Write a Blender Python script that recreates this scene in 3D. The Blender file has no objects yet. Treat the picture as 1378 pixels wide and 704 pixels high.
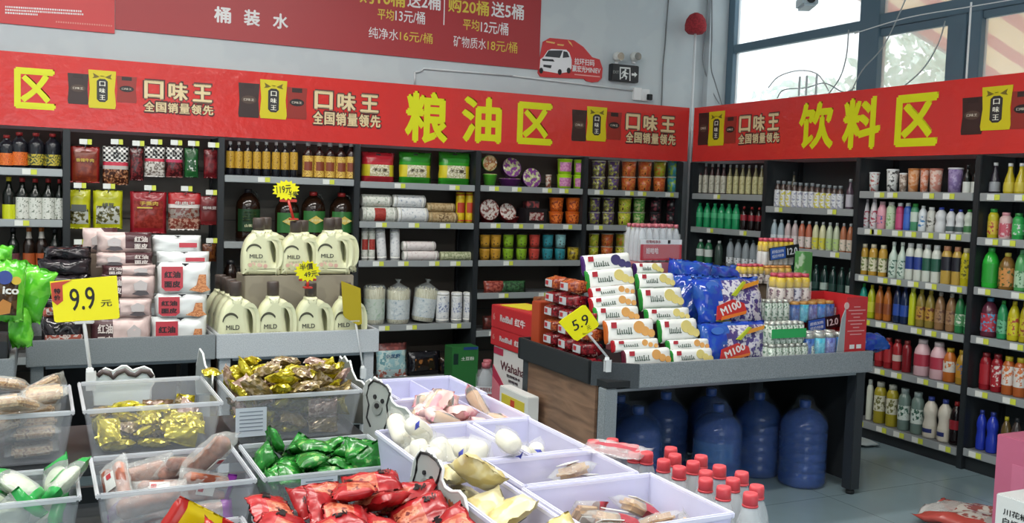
import bpy, bmesh, math, random
from math import sin, cos, pi, radians as R
from mathutils import Vector, Matrix, Euler

sc = bpy.context.scene
col = sc.collection

# ------------------------------------------------------------------ camera
F, PITCH, ROLL, YAW, CAMZ = 1301.0, 0.0699, 0.0324, 0.4563, 1.646
fw = Vector((sin(YAW)*cos(PITCH), cos(YAW)*cos(PITCH), -sin(PITCH)))
r0 = Vector((cos(YAW), -sin(YAW), 0.0))
u0 = r0.cross(fw)
RR = r0*cos(ROLL) + u0*sin(ROLL)
UU = -r0*sin(ROLL) + u0*cos(ROLL)
CAM = Vector((0, 0, CAMZ))
cd = bpy.data.cameras.new('camera')
cam = bpy.data.objects.new('camera', cd)
col.objects.link(cam)
cd.sensor_width = 36.0
cd.lens = 36.0*F/1378.0
cd.clip_start = 0.02
m3 = Matrix((RR, UU, -fw)).transposed()
cam.matrix_world = Matrix.Translation(CAM) @ m3.to_4x4()
sc.camera = cam

def hit(x, y, ax, v):
    """where the sight line through photo pixel (x, y) meets the plane ax = v"""
    d = fw + RR*((x-689.0)/F) - UU*((y-352.0)/F)
    i = 'xyz'.index(ax)
    return CAM + d*((v-CAM[i])/d[i])
def depth(p):
    return (Vector(p)-CAM).dot(fw)

# ------------------------------------------------------------------ light
w = bpy.data.worlds.new('world'); sc.world = w
w.use_nodes = True
wn = w.node_tree.nodes
bg = wn['Background']
bg.inputs[0].default_value = (0.86, 0.95, 1.0, 1)
bg.inputs[1].default_value = 2.6
sc.view_settings.view_transform = 'Standard'
sc.view_settings.look = 'None'
sc.view_settings.exposure = 0.08
sc.view_settings.gamma = 1.0
sc.view_settings.use_curve_mapping = False
LAMP_W = 42.0
WINDOW_W = 60.0

# ------------------------------------------------------------------ planes
YB, XR = 7.116, 5.2335            # front planes of the back and right shelving
XBAY0 = 0.1667                    # left upright of the first whole bay
YW, XWI = 7.60, 5.70              # inner faces of the back and right walls
ZH0, ZH1 = 1.984, 2.46            # header band

# ------------------------------------------------------------------ helpers
def lin(c):
    if isinstance(c, str):
        c = c.lstrip('#'); c = [int(c[i:i+2], 16)/255 for i in (0, 2, 4)]
    return tuple(x/12.92 if x <= .04045 else ((x+.055)/1.055)**2.4 for x in c)
MATS = {}
def mat(c, rough=.5, metal=0., spec=.5, name=None):
    k = (c, rough, metal, spec)
    if k in MATS: return MATS[k]
    m = bpy.data.materials.new(name or 'paint'); m.use_nodes = True
    b = m.node_tree.nodes['Principled BSDF']
    b.inputs['Base Color'].default_value = lin(c)+(1,)
    b.inputs['Roughness'].default_value = rough
    b.inputs['Metallic'].default_value = metal
    b.inputs['Specular IOR Level'].default_value = spec
    m.diffuse_color = lin(c)+(1,)
    MATS[k] = m
    return m
def printed(c1, c2, scale=60., thr=.5, rough=.35, stretch=(1, 1, 1), c3=None, metal=0., bump=0.):
    """printed packaging: two or three inks in irregular patches"""
    k = ('pr', c1, c2, scale, thr, rough, stretch, c3, metal, bump)
    if k in MATS: return MATS[k]
    m = bpy.data.materials.new('print'); m.use_nodes = True
    nt = m.node_tree; n = nt.nodes; b = n['Principled BSDF']
    tc = n.new('ShaderNodeTexCoord'); mp = n.new('ShaderNodeMapping')
    mp.inputs['Scale'].default_value = stretch
    nz = n.new('ShaderNodeTexNoise'); nz.inputs['Scale'].default_value = scale
    nz.inputs['Detail'].default_value = 2.0
    rp = n.new('ShaderNodeValToRGB')
    rp.color_ramp.interpolation = 'LINEAR'
    rp.color_ramp.elements[0].position = thr-.03; rp.color_ramp.elements[0].color = lin(c1)+(1,)
    rp.color_ramp.elements[1].position = thr+.03; rp.color_ramp.elements[1].color = lin(c2)+(1,)
    if c3:
        e = rp.color_ramp.elements.new(min(.98, thr+.12)); e.color = lin(c2)+(1,)
        e = rp.color_ramp.elements.new(min(.99, thr+.15)); e.color = lin(c3)+(1,)
    nt.links.new(tc.outputs['Object'], mp.inputs[0]); nt.links.new(mp.outputs[0], nz.inputs['Vector'])
    nt.links.new(nz.outputs['Fac'], rp.inputs[0]); nt.links.new(rp.outputs[0], b.inputs['Base Color'])
    b.inputs['Roughness'].default_value = rough; b.inputs['Metallic'].default_value = metal
    if bump:
        bp = n.new('ShaderNodeBump'); bp.inputs['Strength'].default_value = bump; bp.inputs['Distance'].default_value = .01
        nz2 = n.new('ShaderNodeTexNoise'); nz2.inputs['Scale'].default_value = scale*.6
        nt.links.new(tc.outputs['Object'], nz2.inputs['Vector'])
        nt.links.new(nz2.outputs['Fac'], bp.inputs['Height']); nt.links.new(bp.outputs[0], b.inputs['Normal'])
    MATS[k] = m
    return m
def clear(c, alpha, rough=.15, bump=0., spec=.5):
    """clear or milky plastic: part of the light passes straight through"""
    k = ('cl', c, alpha, rough, bump)
    if k in MATS: return MATS[k]
    m = bpy.data.materials.new('clear_plastic'); m.use_nodes = True
    nt = m.node_tree; n = nt.nodes; b = n['Principled BSDF']; o = n['Material Output']
    b.inputs['Base Color'].default_value = lin(c)+(1,); b.inputs['Roughness'].default_value = rough
    t = n.new('ShaderNodeBsdfTransparent'); x = n.new('ShaderNodeMixShader')
    x.inputs[0].default_value = alpha
    nt.links.new(t.outputs[0], x.inputs[1]); nt.links.new(b.outputs[0], x.inputs[2])
    nt.links.new(x.outputs[0], o.inputs['Surface'])
    if bump:
        bp = n.new('ShaderNodeBump'); bp.inputs['Strength'].default_value = bump; bp.inputs['Distance'].default_value = .01
        nz = n.new('ShaderNodeTexNoise'); nz.inputs['Scale'].default_value = 45
        tc = n.new('ShaderNodeTexCoord'); nt.links.new(tc.outputs['Object'], nz.inputs['Vector'])
        nt.links.new(nz.outputs['Fac'], bp.inputs['Height']); nt.links.new(bp.outputs[0], b.inputs['Normal'])
    MATS[k] = m
    return m
def speckle(c1, c2, scale=400., rough=.5):
    return printed(c1, c2, scale, .5, rough)

class MB:
    """collects shapes, then links them as ONE mesh object"""
    def __init__(s): s.bm = bmesh.new(); s.mats = []
    def mi(s, m):
        if m not in s.mats: s.mats.append(m)
        return s.mats.index(m)
    def box(s, c, d, m, rz=0., bev=0.):
        bm = bmesh.new()
        bmesh.ops.create_cube(bm, size=1.0)
        bmesh.ops.scale(bm, vec=d, verts=bm.verts)
        if bev > 0:
            bmesh.ops.bevel(bm, geom=bm.edges[:], offset=min(bev, min(d)*.45), segments=2, affect='EDGES')
        s.add(bm, Matrix.Translation(c) @ Matrix.Rotation(rz, 4, 'Z'), m); return s
    def add(s, bm, M, m):
        i = s.mi(m)
        vs = [s.bm.verts.new(M @ v.co) for v in bm.verts]
        bm.verts.index_update()
        for f in bm.faces:
            try: nf = s.bm.faces.new([vs[v.index] for v in f.verts]); nf.material_index = i
            except ValueError: pass
        bm.free()
    def lathe(s, prof, m, n=16, c=(0, 0, 0), sx=1., sy=1., caps=True, a0=0., a1=2*pi):
        i = s.mi(m); rings = []
        full = abs(a1-a0-2*pi) < 1e-6
        k = n if full else n+1
        for r, z in prof:
            rings.append([s.bm.verts.new((c[0]+r*sx*cos(a0+(a1-a0)*j/n), c[1]+r*sy*sin(a0+(a1-a0)*j/n), c[2]+z)) for j in range(k)])
        for a, b in zip(rings, rings[1:]):
            for j in range(n):
                f = s.bm.faces.new((a[j], a[(j+1) % k], b[(j+1) % k], b[j])); f.material_index = i; f.smooth = True
        if caps and full:
            if prof[0][0] > 1e-5: s.bm.faces.new(rings[0][::-1]).material_index = i
            if prof[-1][0] > 1e-5: s.bm.faces.new(rings[-1]).material_index = i
        return s
    def tube(s, pts, r, m, n=8):
        i = s.mi(m); pts = [Vector(p) for p in pts]; rings = []
        for k, p in enumerate(pts):
            t = (pts[min(k+1, len(pts)-1)]-pts[max(k-1, 0)]).normalized()
            a = t.cross(Vector((0, 0, 1)) if abs(t.z) < .9 else Vector((1, 0, 0))).normalized(); b = t.cross(a)
            rr = r[k] if isinstance(r, (list, tuple)) else r
            rings.append([s.bm.verts.new(p+a*rr*cos(2*pi*j/n)+b*rr*sin(2*pi*j/n)) for j in range(n)])
        for a, b in zip(rings, rings[1:]):
            for j in range(n):
                f = s.bm.faces.new((a[j], a[(j+1) % n], b[(j+1) % n], b[j])); f.material_index = i; f.smooth = True
        s.bm.faces.new(rings[0][::-1]).material_index = i; s.bm.faces.new(rings[-1]).material_index = i
        return s
    def prism(s, poly, y0, y1, m):
        """outline in the local xz plane, from y0 (front) to y1 (back)"""
        i = s.mi(m)
        a = [s.bm.verts.new((x, y0, z)) for x, z in poly]; b = [s.bm.verts.new((x, y1, z)) for x, z in poly]
        n = len(poly)
        s.bm.faces.new(a).material_index = i; s.bm.faces.new(b[::-1]).material_index = i
        for j in range(n): s.bm.faces.new((a[j], b[j], b[(j+1) % n], a[(j+1) % n])).material_index = i
        return s
    def quad(s, ps, m):
        f = s.bm.faces.new([s.bm.verts.new(p) for p in ps]); f.material_index = s.mi(m); return s
    def hexa(s, lo, hi, m):
        """closed block from four bottom and four top points"""
        i = s.mi(m); a = [s.bm.verts.new(p) for p in lo]; b = [s.bm.verts.new(p) for p in hi]
        s.bm.faces.new(a[::-1]).material_index = i; s.bm.faces.new(b).material_index = i
        for j in range(4): s.bm.faces.new((a[j], a[(j+1) % 4], b[(j+1) % 4], b[j])).material_index = i
        return s
    def pillow(s, w, h, t, matfn, nx=10, ny=10, p=2.6, fin=.07, wr=0., seed=0, zig=0., M=None, side_fin=0.):
        """an inflated pack with flat crimped ends; matfn(u, v, front) picks the ink"""
        rnd = random.Random(seed); M = M or Matrix()
        ph = [rnd.uniform(0, 6.28) for _ in range(8)]; fr = [rnd.uniform(2, 7) for _ in range(8)]
        def T(u, v):
            if abs(v) > 1-fin-1e-6: return .0012
            vv = v/(1-fin)
            q = (max(0, 1-abs(u)**p)**.5)*(max(0, 1-abs(vv)**p)**.5)
            return max(.0012, t/2*q)
        us = [sin(-pi/2+pi*k/nx) if p > 5 else -1+2*k/nx for k in range(nx+1)]
        vs = [-1]+[(-1+fin)+(2-2*fin)*k/ny for k in range(ny+1)]+[1]
        if p > 5: vs = [-1]+[(1-fin)*sin(-pi/2+pi*k/ny) for k in range(ny+1)]+[1]
        G = []
        for sd in (-1, 1):
            g = []
            for v in vs:
                row = []
                for u in us:
                    th = T(u, v)
                    wv = wr*t*(sin(fr[0]*u+fr[1]*v+ph[0])+.7*sin(fr[2]*1.7*u-fr[3]*1.5*v+ph[1])+.5*sin(fr[4]*3*u+fr[5]*2*v+ph[2]))
                    x = u*w/2*(1-.06*(1-abs(v))*(t/w)); z = (v+1)/2*h
                    if abs(v) > 1-fin-1e-6: y = wv*.9; x += 0; z += zig*sin(u*31)
                    else: y = sd*th+wv*(.45+.55*(1-th/(t/2+1e-9)))
                    if sd > 0 and (abs(abs(u)-1) < 1e-6 or abs(abs(v)-1) < 1e-6):
                        row.append(None); continue
                    row.append(s.bm.verts.new(M @ Vector((x, y, z))))
                g.append(row)
            G.append(g)
        for a in range(len(vs)):
            for b in range(len(us)):
                if G[1][a][b] is None: G[1][a][b] = G[0][a][b]
        for k, g in enumerate(G):
            for a in range(len(vs)-1):
                for b in range(len(us)-1):
                    q = (g[a][b], g[a][b+1], g[a+1][b+1], g[a+1][b])
                    try: f = s.bm.faces.new(q if k == 0 else q[::-1])
                    except ValueError: continue
                    f.material_index = s.mi(matfn((us[b]+us[b+1])/2, (vs[a]+vs[a+1])/2, k == 0)); f.smooth = True
        return s
    def build(s, name, parent=None, loc=None, smooth=False):
        me = bpy.data.meshes.new(name); s.bm.normal_update(); s.bm.to_mesh(me); s.bm.free()
        for m in s.mats: me.materials.append(m)
        o = bpy.data.objects.new(name, me); col.objects.link(o)
        if parent: o.parent = parent
        if loc is not None: o.location = loc
        return o

def empty(name, loc=(0, 0, 0), rz=0.):
    o = bpy.data.objects.new(name, None); col.objects.link(o)
    o.location = loc; o.rotation_euler = (0, 0, rz); o.empty_display_size = .05
    return o
def tag(o, label=None, cat=None, group=None, kind=None):
    if label: o['label'] = label
    if cat: o['category'] = cat
    if group: o['group'] = group
    if kind: o['kind'] = kind
    return o
CH = {}
def kids(o): return [c for c in o.children]
def copy_tree(o, parent=None):
    c = o.copy(); col.objects.link(c); c.parent = parent
    for ch in kids(o): copy_tree(ch, c)
    return c
PROTO = {}
def make(key, fn, loc, rot, label, cat, group=None, scale=None):
    """the first call builds the thing, later calls copy it with its parts"""
    if key in PROTO: o = copy_tree(PROTO[key])
    else: o = fn(); PROTO[key] = o
    o.location = loc
    o.rotation_euler = rot if isinstance(rot, (tuple, list)) else (0, 0, rot)
    if scale: o.scale = scale
    for k in ('group', 'label', 'category'):
        if k in o: del o[k]
    tag(o, label, cat, group)
    return o

TX = {}
def text_mesh(s, bold, depth):
    k = (s, bold, depth)
    if k in TX: return TX[k]
    c = bpy.data.curves.new('lettering', 'FONT'); c.body = s; c.size = 1.0
    c.align_x = 'CENTER'; c.extrude = 0; c.resolution_u = 3; c.space_line = 1.0
    o = bpy.data.objects.new('lettering', c); col.objects.link(o)
    bpy.context.view_layer.update()
    me = bpy.data.meshes.new_from_object(o.evaluated_get(bpy.context.evaluated_depsgraph_get()))
    bpy.data.objects.remove(o); bpy.data.curves.remove(c)
    me.name = 'lettering'
    if bold > 0:                      # heavier strokes: the same glyphs shifted a little all round
        bm = bmesh.new()
        for i, (dx, dy) in enumerate(((0, 0), (1, 0), (-1, 0), (0, 1), (0, -1), (1, 1), (-1, 1), (1, -1), (-1, -1))):
            b2 = me.copy(); b2.transform(Matrix.Translation((dx*bold, dy*bold, -.0004*i))); bm.from_mesh(b2); bpy.data.meshes.remove(b2)
        bm.to_mesh(me); bm.free()
    xs = [v.co.x for v in me.vertices]; ys = [v.co.y for v in me.vertices]
    TX[k] = (me, min(xs), max(xs), min(ys), max(ys))
    return TX[k]
def lettering(parent, s, x, y, z, w, h, m, bold=0., rz=0., name='lettering', tilt=0., M=None):
    """writing w wide and h tall centred at local (x, z), standing on the surface y and facing -y"""
    me0, x0, x1, y0, y1 = text_mesh(s, bold, .0)
    sx = w/(x1-x0); sz = h/(y1-y0)
    T = Matrix.Translation((x, y, z)) @ Matrix.Rotation(rz, 4, 'Z') @ Matrix.Rotation(tilt, 4, 'Y') @ Matrix.Rotation(pi/2, 4, 'X') @ Matrix.Diagonal((sx, sz, 1, 1)) @ Matrix.Translation((-(x0+x1)/2, -(y0+y1)/2, 0))
    me = me0.copy(); me.transform((M or Matrix()) @ T)
    me.materials.clear(); me.materials.append(m)
    o = bpy.data.objects.new(name, me); col.objects.link(o); o.parent = parent
    return o
ORD = ['first', 'second', 'third', 'fourth', 'fifth', 'sixth', 'seventh', 'eighth', 'ninth', 'tenth', 'eleventh', 'twelfth', 'thirteenth', 'fourteenth']

BLACK = mat('#1d2226', .45); DARK = mat('#14181b', .6); STEEL = mat('#8d949a', .35, .6); LIP = mat('#9aa0a2', .35, .2)
WHITE = mat('#e8ebec', .5); PAPER = mat('#e6e6da', .7); YEL = mat('#e6e400', .5); RED = mat('#c8352f', .4)
INK = mat('#15161a', .6); TAGW = mat('#d9ddd8', .5); TAGY = mat('#c9d24a', .5)

# ================================================================== setting
def struct(mb, name, loc=None):
    o = mb.build(name); o['kind'] = 'structure'; return o
def floor_mat():
    m = bpy.data.materials.new('floor_tile'); m.use_nodes = True
    nt = m.node_tree; n = nt.nodes; b = n['Principled BSDF']
    tc = n.new('ShaderNodeTexCoord')
    br = n.new('ShaderNodeTexBrick'); br.offset = 0.0
    br.inputs['Scale'].default_value = 1.0
    br.inputs['Brick Width'].default_value = .8; br.inputs['Row Height'].default_value = .8
    br.inputs['Mortar Size'].default_value = .0025
    br.inputs['Color1'].default_value = lin('#8aa0a8')+(1,); br.inputs['Color2'].default_value = lin('#869ca4')+(1,)
    br.inputs['Mortar'].default_value = lin('#5d6f75')+(1,)
    nz = n.new('ShaderNodeTexNoise'); nz.inputs['Scale'].default_value = 1.7; nz.inputs['Detail'].default_value = 6
    mx = n.new('ShaderNodeMixRGB'); mx.blend_type = 'MULTIPLY'; mx.inputs[0].default_value = .35
    nt.links.new(tc.outputs['Object'], br.inputs['Vector']); nt.links.new(tc.outputs['Object'], nz.inputs['Vector'])
    nt.links.new(br.outputs['Color'], mx.inputs[1]); nt.links.new(nz.outputs['Fac'], mx.inputs[2])
    nt.links.new(mx.outputs[0], b.inputs['Base Color'])
    b.inputs['Roughness'].default_value = .22
    return m
WALLM = printed('#c3ccd0', '#bfc8cd', 3., .5, .75)
FRAMEM = mat('#5d7686', .4, .2)
m = MB(); m.box((1.5, 2.5, -.05), (9.2, 11.4, .1), floor_mat()); struct(m, 'floor')
m = MB(); m.box((1.4, YW+.1, 2.1), (9.4, .2, 4.2), WALLM); struct(m, 'wall_back')
m = MB(); m.box((-3.1, 2.2, 2.1), (.2, 10.6, 4.2), WALLM); struct(m, 'wall_left')
# right wall with a wide window opening
WY0, WY1, WZ0, WZ1 = 1.2, 7.53, 2.2, 3.95
m = MB()
m.box((XWI+.17, 2.2, WZ0/2), (.34, 10.8, WZ0), WALLM)
m.box((XWI+.17, 2.2, (WZ1+4.2)/2), (.34, 10.8, 4.2-WZ1), WALLM)
m.box((XWI+.17, (WY1+YW)/2, (WZ0+WZ1)/2), (.34, YW-WY1, WZ1-WZ0), WALLM)
m.box((XWI+.17, (WY0-3.2)/2, (WZ0+WZ1)/2), (.34, WY0+3.2, WZ1-WZ0), WALLM)
struct(m, 'wall_right')
m = MB()
for xa_, xb_ in ((-3.2, -1.0), (2.6, 6.04)): m.box(((xa_+xb_)/2, -3.2, 2.1), (xb_-xa_, .2, 4.2), WALLM)
m.box((.8, -3.2, 3.5), (3.6, .2, 1.4), WALLM)
struct(m, 'wall_front_blocker')  # unseen wall behind the camera, added to keep daylight off the shelves
m = MB(); m.box((1.4, 2.2, 4.25), (9.2, 11.0, .1), mat('#d5dadb', .8)); struct(m, 'ceiling')
# window frame
XF = 5.95
wr = empty('window_1', (XF, 4.4, WZ0)); wr['kind'] = 'structure'
def wbox(mb, y0, y1, z0, z1, dx=.06, mm=FRAMEM, x=0):
    mb.box((x, (y0+y1)/2-4.4, (z0+z1)/2-WZ0), (dx, abs(y1-y0), z1-z0), mm, bev=.004)
m = MB()
wbox(m, WY1-.09, WY1-.001, WZ0, WZ1, .08)             # far jamb
wbox(m, WY0, WY1, WZ1-.06, WZ1, .08); wbox(m, WY0, WY1, WZ0, WZ0+.06, .08)
wbox(m, 5.70, WY1-.09, 3.045, 3.12)                   # transom of the far pane
wbox(m, 5.655, 5.86, WZ0+.06, WZ1-.06, .09)           # wide mullion
wbox(m, 2.3, 5.655, 3.03, 3.14, .08)
wbox(m, 4.86, 5.02, WZ0+.06, 3.03, .07)
wbox(m, 4.735, 4.845, WZ0+.06, 3.03, .08)
wbox(m, 4.735, 5.655, 2.97, 3.03, .05)
wbox(m, 2.3, 4.735, 2.975, 3.03, .05)
wbox(m, 2.3, 2.42, WZ0+.06, WZ1-.06, .09)
wbox(m, 4.0, 4.12, 3.14, WZ1-.06, .08)
m.build('window_frame', wr)
GL = bpy.data.materials.new('veiled_glass'); GL.use_nodes = True  # translucent white mixed into the panes imitates the veil of overexposed daylight
n = GL.node_tree.nodes; l = GL.node_tree.links
n.remove(n['Principled BSDF'])
t = n.new('ShaderNodeBsdfTransparent'); tl = n.new('ShaderNodeBsdfTranslucent'); gg = n.new('ShaderNodeBsdfGlossy')
gg.inputs['Roughness'].default_value = .05
x1 = n.new('ShaderNodeMixShader'); x1.inputs[0].default_value = .42
x2 = n.new('ShaderNodeMixShader'); x2.inputs[0].default_value = .04
l.new(t.outputs[0], x1.inputs[1]); l.new(tl.outputs[0], x1.inputs[2])
l.new(x1.outputs[0], x2.inputs[1]); l.new(gg.outputs[0], x2.inputs[2]); l.new(x2.outputs[0], n['Material Output'].inputs['Surface'])
for (y0, y1, z0, z1) in ((5.86, 7.44, 2.26, 3.045), (5.86, 7.44, 3.12, 3.89), (5.02, 5.655, 2.26, 2.97), (2.42, 4.735, 2.26, 2.975), (2.42, 5.655, 3.14, 3.89), (1.2, 2.3, 2.26, 3.89)):
    m = MB(); m.box((.01, (y0+y1)/2-4.4, (z0+z1)/2-WZ0), (.006, y1-y0, z1-z0), GL); m.build('window_pane', wr)
m = MB(); m.box((XWI+.14, (WY0+WY1)/2, WZ0+.01), (.36, WY1-WY0-.01, .02), mat('#c9cfd0', .5)); struct(m, 'trim_1')

# outside: ground, striped awning, pale trees, a low building
m = MB(); m.box((30, 5, -.3), (48, 80, .3), mat('#b9bdb6', .9)); struct(m, 'ground')
def awning_mat():
    m = bpy.data.materials.new('striped_canvas'); m.use_nodes = True
    nt = m.node_tree; n = nt.nodes; b = n['Principled BSDF']
    tc = n.new('ShaderNodeTexCoord'); s = n.new('ShaderNodeSeparateXYZ')
    mu = n.new('ShaderNodeMath'); mu.operation = 'MULTIPLY'; mu.inputs[1].default_value = 1/.44
    fr = n.new('ShaderNodeMath'); fr.operation = 'FRACT'
    gt = n.new('ShaderNodeMath'); gt.operation = 'GREATER_THAN'; gt.inputs[1].default_value = .62
    mx = n.new('ShaderNodeMixRGB'); mx.inputs[1].default_value = lin('#f0dcb4')+(1,); mx.inputs[2].default_value = lin('#d4483a')+(1,)
    nt.links.new(tc.outputs['Object'], s.inputs[0]); nt.links.new(s.outputs['Y'], mu.inputs[0]); nt.links.new(mu.outputs[0], fr.inputs[0])
    nt.links.new(fr.outputs[0], gt.inputs[0]); nt.links.new(gt.outputs[0], mx.inputs[0]); nt.links.new(mx.outputs[0], b.inputs['Base Color'])
    tr = n.new('ShaderNodeBsdfTranslucent'); ms = n.new('ShaderNodeMixShader'); ms.inputs[0].default_value = .5
    nt.links.new(mx.outputs[0], tr.inputs[0]); nt.links.new(b.outputs[0], ms.inputs[1]); nt.links.new(tr.outputs[0], ms.inputs[2])
    nt.links.new(ms.outputs[0], n['Material Output'].inputs['Surface'])
    b.inputs['Roughness'].default_value = .8
    return m
E1 = hit(1228, 37, 'x', 7.3); E2 = hit(1283, 72, 'y', E1.y)
dv = E2-E1
A0 = E1-dv*((E1.x-6.2)/dv.x); A1 = E1+dv*((9.2-E1.x)/dv.x)
aw = empty('awning', (A0.x, A0.y, A0.z))
tag(aw, 'red and cream striped canvas awning outside the window at upper right', 'awning')
m = MB()
am = awning_mat()
d = A1-A0
m.hexa([(0, -6.5, -.012), (d.x, -6.5, d.z-.012), (d.x, 0, d.z-.012), (0, 0, -.012)], [(0, -6.5, 0), (d.x, -6.5, d.z), (d.x, 0, d.z), (0, 0, 0)], am)
m.build('canvas', aw)
m = MB()
m.tube([(d.x, -6.5, d.z-.03), (d.x, 0, d.z-.03)], .025, STEEL)
for y in (-.02, -2.2, -4.4, -6.4): m.tube([(0, y, -.06), (d.x, y, d.z-.03)], .018, STEEL)
m.tube([(0, -6.5, -.06), (0, 0, -.06)], .025, STEEL)
m.build('awning_frame', aw)
LEAF = printed('#a9c9b4', '#cfe3d6', 5., .5, .8)  # leaf colours paled to carry the overexposed daylight haze
def tree(loc, h, r, seed, label):
    root = empty('tree', loc); tag(root, label, 'tree', None)
    rnd = random.Random(seed)
    mb = MB(); mb.tube([(0, 0, 0), (.08, .05, h*.4), (0, 0, h*.75)], [.14, .11, .05], mat('#8a7f72', .9)); mb.build('trunk', root)
    mb = MB(); i = mb.mi(LEAF)
    for k in range(1400):
        a = rnd.uniform(0, 2*pi); q = rnd.uniform(-1, 1); rr = r*(rnd.random()**.4)
        c = Vector((rr*cos(a)*(1-q*q)**.5, rr*sin(a)*(1-q*q)**.5, h*.72+q*rr*.9))
        n_ = Vector((rnd.gauss(0, 1), rnd.gauss(0, 1), rnd.gauss(0, 1))).normalized()
        t_ = n_.orthogonal().normalized(); b_ = n_.cross(t_); s_ = rnd.uniform(.1, .2)
        f = mb.bm.faces.new([mb.bm.verts.new(c+t_*s_), mb.bm.verts.new(c+b_*s_*.5), mb.bm.verts.new(c-t_*s_), mb.bm.verts.new(c-b_*s_*.5)])
        f.material_index = i
    mb.build('foliage', root)
p = hit(1262, 90, 'x', 15); tree((p.x, p.y, -.15), 5.2, 1.7, 3, 'pale green tree outside, right of the wide window mullion')
p = hit(1085, 110, 'x', 19); tree((p.x, p.y, -.15), 5.0, 1.9, 5, 'pale hazy tree outside, seen through the far lower pane')
bl = empty('building', (22, 10.5, -.15)); tag(bl, 'low grey building outside under the striped awning', 'building')
m = MB(); m.box((0, 0, 2.3), (4, 9, 4.6), mat('#b9bfc0', .9)); m.build('wall', bl)
m = MB(); m.box((0, 0, 4.7), (4.4, 9.4, .2), mat('#8f979b', .9)); m.build('roof', bl)

# ceiling lamps of the shop (out of the picture, above the aisles)
def ceiling_lamp(x, y, label):
    def f():
        root = empty('ceiling_lamp')
        m = MB(); m.box((0, 0, .04), (1.5, .16, .05), WHITE, bev=.01); m.build('housing', root)
        e = bpy.data.materials.new('tube_light'); e.use_nodes = True
        b = e.node_tree.nodes['Principled BSDF']; b.inputs['Emission Color'].default_value = (1, .97, .92, 1); b.inputs['Emission Strength'].default_value = 6
        m = MB()
        for s in (-.04, .04): m.tube([(-.72, s, 0), (.72, s, 0)], .014, e)
        m.build('tube', root)
        ld = bpy.data.lights.new('lamp_light', 'AREA'); ld.shape = 'RECTANGLE'; ld.size = 1.5; ld.size_y = .2; ld.energy = LAMP_W
        ld.color = (1, .97, .91)
        lo = bpy.data.objects.new('lamp_light', ld); col.objects.link(lo); lo.parent = root; lo.location = (0, 0, -.03)
        return root
    o = make('ceiling_lamp', f, (x, y, 3.98), 0, label, 'lamp', 'ceiling lamps')
k = 0
for y in (5.0, 2.7, .4):
    for x in (-1.8, .1, 2.0):
        ceiling_lamp(x, y, 'white twin tube ceiling lamp above the aisles, out of the picture'); k += 1
ld = bpy.data.lights.new('window_daylight', 'AREA'); ld.shape = 'RECTANGLE'; ld.size = 5.2; ld.size_y = 1.5; ld.energy = WINDOW_W
ld.color = (.86, .95, 1)
lo = bpy.data.objects.new('window_daylight', ld); col.objects.link(lo); lo.location = (6.25, 4.4, 3.1); lo.rotation_euler = (0, R(90), 0)
ld.cycles.is_portal = True

# ================================================================== wall frames
WALLS = {'back': ('y', YB, 0.), 'right': ('x', XR, -pi/2), 'wall': ('y', YW, 0.), 'rwall': ('x', XWI, -pi/2)}
def lc(wall, px, py, off=0.):
    """local (x, z) on a wall plane"""
    ax, v, rz = WALLS[wall]; p = hit(px, py, ax, v+off)
    return (p.x, p.z) if ax == 'y' else (-p.y, p.z)
def wall_root(name, wall, off=0.):
    ax, v, rz = WALLS[wall]
    return empty(name, (0, v+off, 0) if ax == 'y' else (v+off, 0, 0), rz)
def sign_text(root, wall, s, xl, xr, yt, yb, m, bold=0., y=-.002, off=0., name='lettering', grow=0.):
    xc = (xl+xr)/2
    a = lc(wall, xl, (yt+yb)/2, off); b = lc(wall, xr, (yt+yb)/2, off); t = lc(wall, xc, yt, off); q = lc(wall, xc, yb, off)
    return lettering(root, s, (a[0]+b[0])/2, y, (t[1]+q[1])/2, (b[0]-a[0])+grow, (t[1]-q[1])+grow, m, bold, name=name)

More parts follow.
